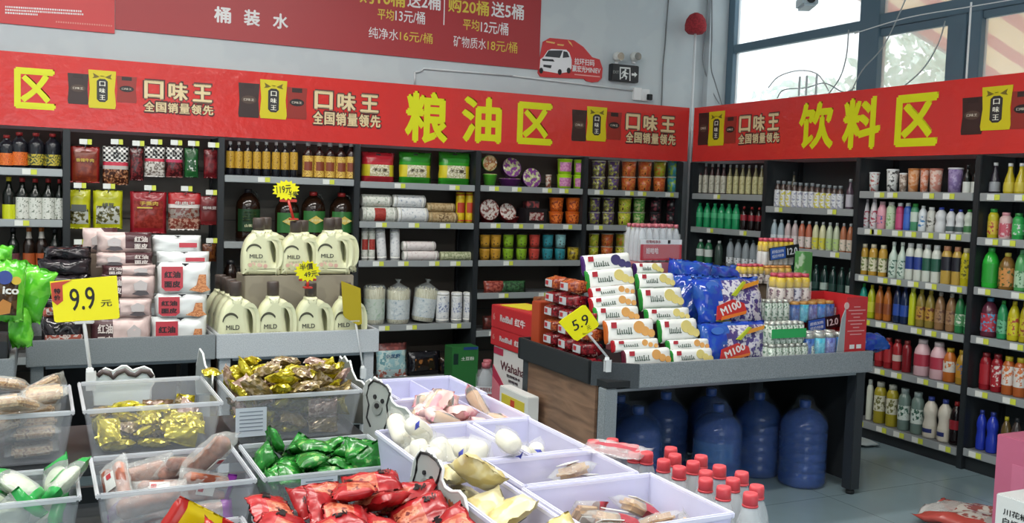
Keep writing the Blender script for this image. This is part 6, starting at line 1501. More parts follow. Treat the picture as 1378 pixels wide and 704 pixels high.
# ------------------------------------------------------------------ cream detergent bottles
CREAMB = mat('#d6d8b4', .3); DCAP = mat('#4a403c', .4)
def smooth_loop(pts, n=6):
    out = []; N = len(pts)
    for i in range(N):
        a, b, c, d_ = (Vector((*pts[(i+k) % N], 0)) for k in (-1, 0, 1, 2))
        for k in range(n):
            t = k/n; q = .5*((2*b)+(c-a)*t+(2*a-5*b+4*c-d_)*t*t+(3*b-a-3*c+d_)*t**3); out.append((q.x, q.y))
    return out
def detergent():
    """jug with a see-through handle on the right; 1.0 wide and about 1.5 tall before scaling"""
    S = .215
    outer = [(-.4, .0), (-.485, .06), (-.5, .3), (-.49, .55), (-.43, .8), (-.33, .97), (-.23, 1.06), (-.205, 1.12), (-.06, 1.13), (.085, 1.12), (.115, 1.07), (.25, 1.03), (.4, .9), (.485, .7), (.5, .48), (.5, .06), (.42, 0)]
    hole = [(.25, .85), (.33, .8), (.385, .62), (.385, .4), (.35, .3), (.305, .36), (.27, .52), (.235, .7)]
    cu = bpy.data.curves.new('jug', 'CURVE'); cu.dimensions = '2D'; cu.fill_mode = 'BOTH'
    bv = .032
    cu.extrude = .055-bv; cu.bevel_depth = bv; cu.bevel_resolution = 3; cu.offset = -bv*.98
    for pts in (outer, hole):
        L_ = smooth_loop(pts, 5); sp = cu.splines.new('POLY'); sp.points.add(len(L_)-1); sp.use_cyclic_u = True
        for p_, (x, y) in zip(sp.points, L_): p_.co = (x*S, y*S, 0, 1)
    o = bpy.data.objects.new('jug', cu); col.objects.link(o); bpy.context.view_layer.update()
    me = bpy.data.meshes.new_from_object(o.evaluated_get(bpy.context.evaluated_depsgraph_get()))
    bpy.data.objects.remove(o); bpy.data.curves.remove(cu)
    me.transform(Matrix.Rotation(pi/2, 4, 'X'))
    z0 = min(v.co.z for v in me.vertices); me.transform(Matrix.Translation((0, 0, -z0)))
    for p_ in me.polygons: p_.use_smooth = True
    me.materials.clear(); me.materials.append(CREAMB); me.name = 'bottle_body'
    root = empty('detergent_bottle')
    b = bpy.data.objects.new('bottle_body', me); col.objects.link(b); b.parent = root
    m = MB(); m.lathe([(.026, .0), (.026, .01), (.034, .012), (.034, .07), (.031, .077)], DCAP, 20, c=(-.012, 0, 1.115*S)); m.build('cap', root)
    yy = -.0565
    m = MB()
    A0, A1 = pi*.16, pi*.98
    arc = [(-.12*S-.02+.2*S*1.05*cos(A0+(A1-A0)*k/12), .62*S+.2*S*sin(A0+(A1-A0)*k/12)) for k in range(13)]; arc2 = [(-.12*S-.02+.19*S*cos(A0+(A1-A0)*k/12), .60*S+.165*S*sin(A0+(A1-A0)*k/12)) for k in range(13)]
    for k in range(12): m.prism([arc[k], arc2[k], arc2[k+1], arc[k+1]], yy, yy+.003, C('#4a4a3a', .4))
    m.build('printed_arc', root)
    lettering(root, 'MILD', -.16*S, yy-.001, .5*S, .34*S, .1*S, C('#4a4a40', .4), .015)
    lettering(root, '护理洗衣液', -.1*S, yy-.001, .36*S, .4*S, .06*S, C('#9a9484', .5), 0)
    m = MB(); rnd = random.Random(3)
    for k in range(9):
        x, z, r_ = (-.02+.055*rnd.uniform(-1, 1))*1, .2*S+.1*S*rnd.random(), .014*rnd.uniform(.6, 1)
        m.prism([(x+r_*cos(a*pi/4), z+r_*sin(a*pi/4)) for a in range(8)], yy-.0001*k, yy+.003, C(('#d9b8a8', '#cfa89a', '#bfc29a')[k % 3], .5))
    m.build('printed_flowers', root)
    return root
DH = .335; DLAB = 'cream detergent bottle with brown cap, '
def det(px, Y, z, wpx, desc, dx=0., h=None, rz=0.):
    c = hit(px, 410, 'y', Y); sx = wpx*depth(c)/F/.215
    make('det', detergent, (c.x+dx, Y+.06, z), rz, desc, 'detergent bottle', 'cream detergent bottles on the pale table', scale=(sx, 1, (h or .315)/.318))
for px, wpx, d in ((322.5, 52, 'first from left in the front row'), (373, 51, 'second from left in the front row'), (424, 50, 'third from left in the front row'), (471, 47, 'partly behind the yellow card in the front row')):
    det(px, 5.42, TRAYL, wpx, DLAB+d, h=hit(px-3, 378 if px < 400 else 380, 'y', 5.48).z-TRAYL)
for k, d in enumerate(('second back behind the leftmost front bottle', 'third back behind the leftmost front bottle', 'fourth back behind the leftmost front bottle')):
    det(322.5-7*(k+1), 5.56+.13*k, TRAYL, 50-k, DLAB+d, h=hit(312, 376, 'y', 5.56).z-TRAYL)
xb0, zb0, wb0, hb0 = face(330, 476, 371, 420, 5.60)
make('dbox', carton('carton', wb0, .28, zb0+hb0-TRAYL, printed('#8f8878', '#857e70', 8, .5, .7)), (xb0, 5.60+.145, TRAYL), 0, 'grey brown carton holding the upper row of cream detergent bottles', 'carton')
zt_ = zb0+hb0
for px, yt, wpx, d in ((352.5, 293, 51, 'left of the upper row on the carton'), (402.5, 297, 50, 'middle of the upper row under the starburst card'), (447.5, 293, 50, 'right of the upper row on the carton')):
    det(px, 5.61, zt_, wpx, DLAB+d, h=hit(px-3, yt, 'y', 5.67).z-zt_)
    det(px+9, 5.74, zt_, wpx-1, DLAB+d.replace('upper row', 'upper back row').replace('on the carton', 'behind').replace('under the starburst card', 'behind'), h=hit(px-3, yt, 'y', 5.67).z-zt_)
burst(385, 256, 19, 14, 5.62, (('119元', -3, 1, 20, 11), ('十箱', 9, -5, 12, 7)), 'yellow starburst price card on a red stand above the detergent bottles', ((388, 270), (395, 295)), 1)
burst(414, 365, 18, 15, 5.40, (('半價', -2, 6, 18, 9), ('49元', 4, -4, 18, 8)), 'yellow starburst price card between the two detergent rows', ((414, 376), (414, 387)), 2)
# yellow card seen from its side on a white stick in front of the detergents
pc = price_card([(459, 378), (485, 388), (487, 436), (482, 438), (465, 428), (462, 424)], 5.370, 'plain dull yellow price card tilted in front of the rightmost detergent bottle', [], rod=((478, 432), (488, 492)), cc=C('#a8960c', .5))
# things at rest in the bins: kind, shape, place in mm, turn in hundredths of a radian
HEAPS = {
 1: [('brittle',1,-192,3098,880,-141,2,3),('brittle',2,-18,3031,877,-156,-4,0),('brittle',2,-191,3218,878,-156,1,0),('brittle',1,-176,3026,905,-130,13,2),('brittle',1,-12,3021,925,-172,-3,-1),('brittle',0,-24,3244,900,-85,-1,1),('brittle',0,-6,3124,907,-160,-79,-139),('brittle',1,-97,3018,956,-148,-33,-6),('brittle',2,-12,3157,936,-230,-11,12),('brittle',0,-194,2995,985,-209,-33,-25),('brittle',1,3,3201,972,-221,-19,43),('brittle',1,-63,2953,1022,-174,34,101),('brittle',0,-227,3105,973,-244,35,-57),('brittle',0,-217,3229,943,-167,58,-11),('brittle',2,-103,3093,999,-157,-14,-3),('brittle',2,10,3240,1006,-214,-44,14),('brittle',2,-105,3213,942,-227,3,157),('brittle',1,14,3064,1028,150,0,156),('brittle',1,-196,3187,981,-157,55,-2),('brittle',2,-187,3052,1032,169,-8,180),('brittle',0,-158,3232,1004,-105,22,160),('brittle',0,-93,3257,1026,-126,-303,-31),('brittle',2,-284,3336,1023,159,5,296)],
 2: [('bronze',0,165,3264,886,278,6,139),('gold',2,207,3002,874,-135,5,-309),('gold',1,304,3002,874,-172,10,6),('bronze',0,403,3099,873,-164,-7,-26),('gold',1,266,3256,873,-159,-8,125),('gold',2,385,3038,875,-196,7,-30),('gold',0,195,3054,877,-213,1,-10),('gold',0,214,3161,873,163,0,-1),('bronze',1,223,3097,877,115,13,2),('gold',0,345,3163,875,-182,8,112),('gold',1,350,3262,874,-160,3,-157),('gold',1,431,3297,903,-171,188,90),('gold',1,425,3182,871,175,0,-167),('bronze',0,308,3077,875,-183,8,107),('gold',1,382,2984,898,37,-289,0),('gold',2,212,3238,884,-190,1,134),('gold',0,311,3231,894,-175,-20,156),('gold',1,183,3007,918,-174,-61,168),('gold',1,161,3089,916,-308,-35,-128),('gold',0,290,3131,898,-150,-12,-20),('gold',1,196,3137,905,-138,-7,199),('gold',2,376,3230,898,-110,23,72),('gold',1,211,3277,917,-133,3,31),('gold',0,415,3112,911,104,-310,-6),('gold',0,245,3183,913,-182,36,53),('bronze',0,170,3174,937,-172,6,162),('bronze',2,426,3255,911,-295,75,-84),('bronze',1,346,3293,916,-51,-5,314),('gold',1,281,3253,928,-170,7,-93),('gold',1,388,3171,904,-201,20,-181),('gold',0,329,3183,929,-159,18,-259),('gold',0,357,3053,912,-172,-7,180),('bronze',1,428,3184,924,-96,-41,131),('bronze',2,242,3068,908,-182,-9,-218),('gold',2,235,3218,940,-139,-22,-74),('gold',1,285,3007,909,-127,-26,-176),('gold',2,431,3052,912,-197,42,-158),('gold',0,301,3083,927,-174,-6,146)],
 3: [('gold',2,783,3237,873,-139,5,-96),('bronze',2,620,3156,873,-146,6,-6),('gold',2,630,3290,873,-138,5,7),('gold',0,753,3163,873,-154,-4,-92),('gold',0,702,3112,883,-154,15,-277),('bronze',0,663,3231,874,-140,3,21),('gold',1,723,3061,873,-168,3,46),('gold',2,730,3301,898,160,101,-143),('bronze',2,854,3128,873,-159,-8,0),('gold',0,617,3092,880,142,284,-3),('bronze',2,848,3255,873,-162,-9,-90),('bronze',2,727,3243,899,-133,16,-54),('bronze',2,859,3169,907,-155,17,-199),('gold',1,611,3198,901,155,-303,-2),('bronze',1,611,3148,910,-95,-1,15),('gold',1,691,3165,896,-165,37,179),('gold',1,832,3278,908,-186,47,55),('gold',2,781,3179,900,-141,-33,297),('bronze',1,800,3084,888,-131,26,-23),('gold',1,602,3118,935,-151,-66,247),('gold',0,632,3031,900,158,110,166),('bronze',2,729,3039,907,-109,29,13),('bronze',0,892,3112,927,39,-268,-159),('gold',0,653,3271,906,-189,-2,117),('bronze',0,798,3226,913,-186,28,-52),('gold',2,794,3325,1002,-10,-237,12),('bronze',0,900,3063,982,52,265,-133),('bronze',2,658,3072,922,-166,47,55),('bronze',0,824,3032,888,45,314,2),('gold',0,816,3118,919,-150,-5,-52),('bronze',1,819,3016,940,-8,312,7),('bronze',2,666,3128,937,-161,-15,-210),('bronze',0,859,3165,945,-119,-4,-185),('bronze',2,883,3242,928,-168,132,3),('gold',1,703,3198,920,-137,25,301),('gold',1,876,3049,937,-31,300,-116),('bronze',1,776,3285,936,123,-2,38),('gold',0,805,3066,939,-130,40,-293),('bronze',2,590,3278,917,-210,-20,-169),('gold',1,891,3300,923,149,-142,58),('bronze',1,679,3244,937,-153,4,96),('bronze',1,575,3056,936,-35,-273,-127),('gold',0,758,3099,938,-120,24,-263),('bronze',2,626,3287,943,-119,-20,125),('bronze',1,602,3209,949,-148,-21,131),('gold',2,571,3286,972,276,26,129),('bronze',1,905,3131,1006,125,235,-95),('bronze',1,787,3195,944,-168,20,-169),('bronze',1,564,3225,1009,130,-193,-12),('gold',1,694,3043,958,-129,-30,-180),('bronze',0,839,3026,990,98,1,22),('bronze',0,842,3198,970,-230,0,137),('bronze',2,904,3244,988,287,-10,-143),('gold',1,722,3120,955,-174,26,115),('bronze',1,722,3203,957,-183,1,117),('bronze',1,684,3280,966,-163,1,-88),('gold',0,859,3306,962,-152,-106,63),('bronze',2,756,3304,967,-221,5,-10),('gold',0,570,3143,995,-79,31,126),('gold',1,580,3050,986,-75,40,114),('bronze',0,608,3006,1016,-18,-101,-304),('gold',1,519,3312,1016,165,8,137),('gold',1,757,3051,974,166,21,90),('gold',0,680,3015,1008,136,-34,-132),('gold',1,656,3172,962,-181,-2,127),('gold',2,619,3277,983,-154,-20,178),('gold',2,811,3250,977,-80,-15,-280),('gold',0,899,3172,1021,-120,225,-14),('bronze',1,759,3152,974,-149,27,58),('gold',2,857,3089,987,-168,62,234),('gold',2,675,3316,1004,-182,-27,257),('gold',2,858,3302,1013,-142,50,-198),('gold',2,605,3207,1000,-173,-224,-35),('gold',2,612,3119,985,4,297,168),('bronze',0,659,3239,996,-177,38,-82),('bronze',0,765,3018,1011,138,18,259),('bronze',0,746,3283,1010,203,49,-103),('gold',2,915,3343,1018,177,9,-152),('bronze',1,648,3058,968,-188,-1,117),('gold',1,870,3190,1031,175,-88,-47),('bronze',0,811,3056,1009,-246,-69,-75),('bronze',1,680,3095,996,-140,-39,-246),('bronze',1,821,3199,1008,-231,-109,35),('gold',1,743,3201,994,-162,14,261),('gold',1,609,3185,1041,-74,-75,213),('gold',2,816,3106,999,93,-73,-22),('bronze',1,670,3151,999,-119,-4,-297),('bronze',1,598,3075,1022,193,17,-100),('bronze',2,703,3263,1020,202,22,-108),('bronze',0,804,3251,1020,-171,-5,-254),('gold',0,744,3194,1027,-161,-37,47),('gold',0,828,3148,1012,-31,-74,-6),('bronze',1,679,3178,1027,-134,-38,-83),('gold',1,675,3231,1039,-170,-25,-21),('bronze',2,749,3114,1008,-177,6,-217),('gold',2,695,3035,1035,-108,-26,-290),('bronze',2,666,3136,1051,-120,-46,-41),('gold',1,694,3092,1034,-138,16,309),('bronze',1,873,3268,1037,-139,27,-67),('gold',2,602,3299,1022,175,-17,11),('bronze',2,776,3111,1037,-175,11,-148),('bronze',2,845,3103,1050,-183,24,-4),('gold',2,638,3261,1058,-158,22,152),('bronze',0,760,3277,1050,-148,-306,-11)],
 4: [('moon',2,-220,2656,816,-154,106,-131),('moon',0,-133,2558,780,172,0,145),('moon',0,-224,2550,788,-106,0,157),('moon',2,-187,2542,828,173,8,160),('moon',1,-14,2554,781,-142,-7,-4),('moon',0,-63,2496,849,-291,-70,-13),('moon',1,-110,2533,869,-72,-63,-245),('moon',1,-6,2546,835,203,-21,-47),('moon',0,-10,2658,801,50,314,-27),('moon',1,-132,2600,862,-97,29,290),('moon',1,56,2533,917,-94,49,-233),('moon',1,-247,2516,899,-154,65,8),('moon',0,-104,2660,830,268,59,-60),('moon',0,-50,2653,881,173,53,-7),('moon',0,-297,2633,924,-157,-2,-120),('moon',2,-218,2613,879,-265,-40,46),('moon',0,-45,2573,905,141,49,-45),('moon',0,-195,2693,922,-132,-11,31),('moon',1,39,2632,883,-54,230,160)],
 5: [('saus',2,348,2728,788,-107,-2,0),('saus',1,394,2643,799,-167,-40,103),('saus',2,252,2569,782,-163,1,38),('saus',2,240,2674,794,-113,-20,-1),('saus',2,369,2520,792,241,-1,0),('saus',2,293,2628,833,-106,4,-15),('roll',0,242,2736,854,308,-16,17),('saus',1,389,2577,852,3,31,35),('saus',1,352,2705,869,-248,23,59),('saus',2,181,2634,858,-67,67,-144),('roll',1,245,2512,846,18,18,306),('roll',1,403,2609,928,-142,240,-85)],
 6: [('green',2,621,2632,775,-161,-10,295),('green',0,805,2669,775,-151,-1,-49),('green',0,778,2608,785,-171,46,-231),('green',2,607,2547,781,-112,12,68),('green',2,712,2544,778,-137,-11,-214),('green',1,856,2720,818,300,-22,-139),('green',1,722,2716,777,-179,9,158),('green',0,668,2576,806,-123,4,256),('green',0,627,2717,781,-116,20,159),('green',0,824,2533,779,-125,-7,160),('green',1,677,2659,806,-171,14,104),('green',0,802,2723,815,-101,2,-145),('green',0,566,2696,812,-12,-284,-153),('green',0,743,2607,822,-165,18,-150),('green',0,739,2516,829,-97,40,196),('green',0,797,2550,828,216,9,143),('green',2,665,2731,820,-219,58,-5),('green',2,758,2731,833,141,254,15),('green',0,857,2583,829,17,42,161),('green',0,695,2595,847,-125,-19,-79),('green',1,694,2759,870,-32,63,-30),('green',2,814,2651,839,183,49,-51),('green',0,637,2534,838,131,290,23),('green',1,624,2657,830,-128,-5,-192),('green',2,561,2522,849,199,111,50),('green',2,589,2736,852,-46,51,214),('green',0,850,2518,865,267,31,-130),('green',2,834,2736,877,-135,-2,-310),('green',1,728,2699,855,-108,43,-81),('green',1,837,2595,879,-74,-87,-157),('green',2,780,2634,876,-169,33,-241),('green',0,641,2657,870,-165,-11,255),('green',2,696,2513,880,-171,-31,-151),('green',1,600,2591,871,182,-29,61),('green',2,683,2600,889,174,-7,161),('green',0,563,2678,886,46,-36,159),('green',2,762,2545,881,-132,-27,226),('green',0,796,2610,914,-168,-26,60),('green',1,659,2527,915,-143,-7,-156),('green',0,746,2678,903,-116,20,-239),('green',2,812,2487,904,14,50,-314),('green',2,671,2701,899,-163,35,152),('green',1,606,2518,875,-122,-32,152),('green',2,801,2540,920,84,-298,-5),('green',0,603,2722,922,-48,39,151),('green',0,685,2614,927,152,-300,12)],
 7: [('red',0,484,1866,831,-143,6,155),('red',2,607,1827,830,-157,-1,168),('red',0,472,1926,871,-110,3,150),('red',1,578,1932,835,-184,3,-1),('red',2,499,1748,830,157,-310,-1),('red',1,634,1704,834,-180,8,1),('red',2,542,1820,862,-149,1,126),('red',0,522,1914,892,-129,20,87),('red',2,493,1702,865,-157,3,1),('red',1,470,1936,932,-151,22,157),('red',0,655,1949,870,103,-270,-7),('red',2,676,1900,877,-175,60,-168),('red',2,673,1785,852,-129,-2,156),('red',2,592,1723,884,-155,-8,-192),('red',2,617,1825,891,-139,12,239),('red',1,575,1925,916,-173,29,-130),('red',2,475,1703,906,-163,-28,-158),('red',2,636,1895,930,-153,-29,190),('red',0,480,1799,916,-161,30,0),('red',2,728,1960,975,-210,21,229),('red',1,705,1762,900,-287,14,-160),('red',0,541,2004,977,-107,1,16),('red',1,520,1682,943,134,63,31),('red',0,427,1709,972,227,28,135),('red',2,653,1709,902,-75,-19,156),('red',1,716,1864,971,125,278,-18),('red',2,734,1732,976,-83,13,-168),('red',2,528,1816,936,-164,35,4),('red',1,616,1834,952,-182,-11,216),('red',2,561,1730,948,177,-267,-13),('red',1,552,1837,983,-146,-18,134),('red',2,625,1752,970,137,-277,-36),('red',2,651,1931,982,-150,36,216),('red',2,661,2017,997,141,303,-18),('red',1,497,1759,996,-156,21,-293),('red',1,595,1930,1012,-147,-16,-186),('red',1,639,1680,962,91,-1,314),('red',1,582,1617,975,-152,-8,268),('red',1,433,1980,974,-178,11,-160),('red',0,533,1914,972,105,49,-165),('red',1,426,1857,976,-183,5,-199)],
 8: [('yellow',2,274,1839,827,-157,-4,-2),('yellow',2,306,1766,880,-120,-29,-124),('yellow',2,252,1836,876,-163,-54,-42),('yellow',2,161,1896,831,-185,4,95),('yellow',1,276,1762,830,-131,-6,-6),('yellow',2,156,1887,871,-181,-13,2),('yellow',1,254,1826,925,-166,-33,-34),('yellow',1,264,1699,836,-131,-15,-2),('yellow',2,214,1773,861,-94,-32,-49),('yellow',1,151,1958,872,292,-11,36),('yellow',0,283,1899,870,-225,49,-19),('yellow',1,255,1679,889,-59,-51,-9),('yellow',1,174,1730,861,-159,-69,76),('yellow',0,279,1942,913,-24,-44,-287),('yellow',0,241,1969,891,-79,109,-30),('yellow',1,113,1770,847,-249,-3,155),('yellow',1,178,1705,908,-147,-34,-38),('yellow',2,151,1867,912,164,-30,94),('yellow',2,152,1823,933,-128,-27,16),('yellow',2,321,1895,928,-211,-208,43),('yellow',1,285,1972,958,-302,60,29),('yellow',1,271,1748,935,-119,292,-34),('yellow',2,145,1680,928,-98,-55,-11),('yellow',1,144,1756,932,-54,287,21)],
 11: [('pink',2,1030,2717,915,162,-81,173),('pink',2,1142,2568,889,-173,10,155),('pink',1,1102,2686,893,67,5,136),('pink',1,1064,2530,921,167,303,-1),('pink',1,1154,2675,931,-161,151,-11),('pink',2,1054,2603,913,-144,243,8),('pink',1,1090,2710,952,111,22,-241),('pink',0,1087,2709,1008,184,-5,-52),('pink',0,1044,2526,990,123,-269,17),('pink',0,1112,2616,987,177,25,204),('pink',2,1144,2553,957,-196,-50,-158),('pink',1,1018,2641,963,-237,-47,160),('pink',1,1054,2631,1021,150,37,-235)],
 17: [('pink',1,1224,2689,898,-1,0,-132),('pink',0,1229,2710,985,76,88,-107),('pink',1,1224,2569,905,-295,-11,-129),('pink',2,1232,2575,965,-134,9,158)],
 12: [('cake',2,964,2320,895,-168,-290,-4),('cake',1,866,2317,940,136,-201,131),('cake',0,899,2255,892,-264,1,-62),('cake',1,941,2388,892,-166,4,0),('cake',2,902,2180,892,-269,0,-48),('cake',0,997,2399,947,-126,4,-2),('cake',0,959,2258,940,-46,36,-88),('cake',0,1028,2277,924,-42,249,148),('cake',1,907,2372,963,67,-12,198),('cake',2,856,2391,1012,-31,-269,-162),('cake',1,1012,2181,915,-161,224,8),('cake',0,1047,2122,1032,-263,-2,-173),('cake',2,864,2241,971,-89,123,-122),('cake',0,880,2306,1030,140,-258,69),('cake',2,862,2152,973,-213,141,72),('cake',0,908,2197,984,-166,115,-50),('cake',0,975,2155,977,82,176,-16),('cake',2,996,2232,988,121,-292,35)],
 13: [('cake',2,1190,2288,888,-145,308,-1),('cake',0,1195,2225,891,130,307,0),('cake',0,1162,2356,904,105,-263,95),('cake',1,1228,2334,922,-64,-227,168),('cake',1,1195,2165,889,138,310,-1),('cake',2,1161,2268,942,-280,-9,99)],
 14: [('pastry',0,1183,1940,887,-201,2,1),('pastry',1,1057,1944,884,-128,-8,313),('pastry',0,1107,1993,896,-141,47,145),('pastry',1,1035,2007,907,-107,-46,-165),('pastry',1,1187,2009,894,-150,47,162),('pastry',0,1123,2012,931,-181,-43,-149),('pastry',2,1207,2009,941,-157,-25,-154),('pastry',2,1106,1928,939,-67,-9,-2),('pastry',2,1168,2006,977,-168,37,179)],
 15: [('pastry',0,1045,1764,880,-151,2,179),('pastry',1,1054,1664,883,-174,-3,-291),('pastry',1,1138,1765,886,-189,6,-56),('pastry',2,1159,1646,882,-160,-10,-151),('pastry',2,1223,1707,888,-197,-7,-155),('pastry',2,1176,1794,914,-136,-23,311),('pastry',1,1047,1723,919,-138,8,21),('pastry',1,1153,1649,926,-139,-31,-71),('pastry',2,1236,1635,930,-3,-20,110),('pastry',2,1219,1797,943,-178,48,-7),('pastry',1,1042,1624,925,142,9,2),('pastry',1,1064,1658,955,-107,-13,307),('pastry',1,1077,1800,935,127,-100,-136),('pastry',1,1104,1720,956,-176,23,-7),('pastry',2,1215,1714,939,103,-2,15)],
 16: [('bread',1,868,1971,888,-173,-12,-158),('bread',2,876,1609,889,157,16,-157),('bread',1,875,1870,906,-27,0,-75),('bread',2,870,1703,903,-172,64,147),('bread',2,878,1776,908,152,80,164),('bread',2,873,1595,937,-146,12,-159),('bread',0,873,1756,985,-138,269,7),('bread',1,865,1839,960,198,53,-164),('bread',1,873,1569,989,107,44,294),('bread',1,887,1995,943,225,16,153),('bread',0,871,1912,1029,-90,-56,292),('bread',1,862,2012,1000,-144,-24,-157)],
}

# ================================================================== loose goods bins on two stepped stands
MILK = clear('#cdd3dc', .17, .25); MILKL = clear('#e2e2ff', .52, .3); RIM = clear('#dfe4ea', .5, .25); RIML = clear('#ececff', .8, .25)
def bin_(x0, x1, y0, y1, z, h, label, lav=False, div=None, group='clear plastic bins of loose goods', card=None, dip=0., yx=0.):
    """open tapered bin; x, y of the rim, z of the rim, h its height"""
    cx, cy = (x0+x1)/2, (y0+y1)/2
    root = empty('storage_bin', (cx, cy, z-h)); tag(root, label, 'bin', group)
    wx, wy = (x1-x0)/2, (y1-y0)/2; tp = .86; t = .004
    mm = MILKL if lav else MILK; rm = RIML if lav else RIM
    m = MB(); i = m.mi(mm)
    def ring(fx, fy, z_, d): return [m.bm.verts.new((sx*(wx*fx-d), sy*(wy*fy-d), z_)) for sx, sy in ((-1, -1), (1, -1), (1, 1), (-1, 1))]
    o0, o1 = ring(tp, tp, 0, 0), ring(1, 1, h, .004); i0, i1 = ring(tp, tp, t, t), ring(1, 1, h, .004+t)
    for a, b in ((o0, o1), (i1, i0), (o1, i1)):
        for k in range(4): m.bm.faces.new((a[k], a[(k+1) % 4], b[(k+1) % 4], b[k])).material_index = i
    m.bm.faces.new(o0[::-1]).material_index = i; m.bm.faces.new(i0).material_index = i
    m.build('bin_body', root)
    m = MB(); r_ = .009
    for sx in (-1, 1): m.box((sx*(wx-r_/2), 0, h-.006), (r_, 2*wy-.0, .014), rm, bev=.003)
    for sy in (-1, 1): m.box((0, sy*(wy-r_/2), h-.006), (2*wx-2*r_, r_, .014), rm, bev=.003)
    m.build('rim', root)
    if div is not None:
        m = MB(); m.box((div-cx, 0, h*.5), (.005, 2*wy*.93-.004, h*.92), mm); m.build('divider', root)
    if card:
        a, b, zf, hh = card; m = MB(); m.box((a*wx, -wy*(tp+(1-tp)*zf)-.004, h*zf), (b*2*wx, .002, hh*h), C('#c9d2dc', .5)); 
        for k in range(6): m.box((a*wx, -wy*(tp+(1-tp)*zf)-.0055, h*zf+hh*h*(.36-.13*k)), (b*1.5*wx, .001, .003), C('#7d8794', .5))
        m.build('price_note', root)
    return dict(x0=x0, x1=x1, y0=y0, y1=y1, z=z, h=h, tp=tp)
def sweet_mesh(kind, seed):
    m = MB(); rnd = random.Random(seed)
    def pil(w_, h, t, fn, **k): m.pillow(w_, h, t, fn, seed=seed, M=Matrix.Translation((0, 0, -h/2)), **k)
    return m, pil
GOLD1 = printed('#a89a14', '#c9bc3a', 30, .5, .16, metal=.55, bump=.5); GOLD2 = printed('#7d6a3c', '#9a8a70', 40, .52, .2, c3='#5a4430', metal=.3, bump=.5); PINKB = printed('#8f7468', '#b5a096', 40, .5, .2, c3='#6a4a40', metal=.2, bump=.4)
GRP = printed('#1f6a24', '#2f8a34', 40, .52, .2, c3='#8ab06a'); REDP = printed('#96161c', '#a82428', 18, .5, .25); REDPIC = printed('#a8442c', '#c9785a', 60, .5, .3, c3='#6a1c18')
CAKE = C('#e6e3d2', .4); CLW = clear('#e3e8e6', .28, .08, .6); BRD = printed('#7a4630', '#93583c', 40, .5, .4); SAU = printed('#80402c', '#a05e44', 30, .5, .3)
BRIT = printed('#b58a5a', '#d3b488', 90, .5, .45, c3='#8a5c34'); YELB = printed('#c9b87a', '#d9cfa4', 14, .5, .3, bump=.2); PKC = printed('#c98a92', '#dcb9b4', 20, .5, .35)
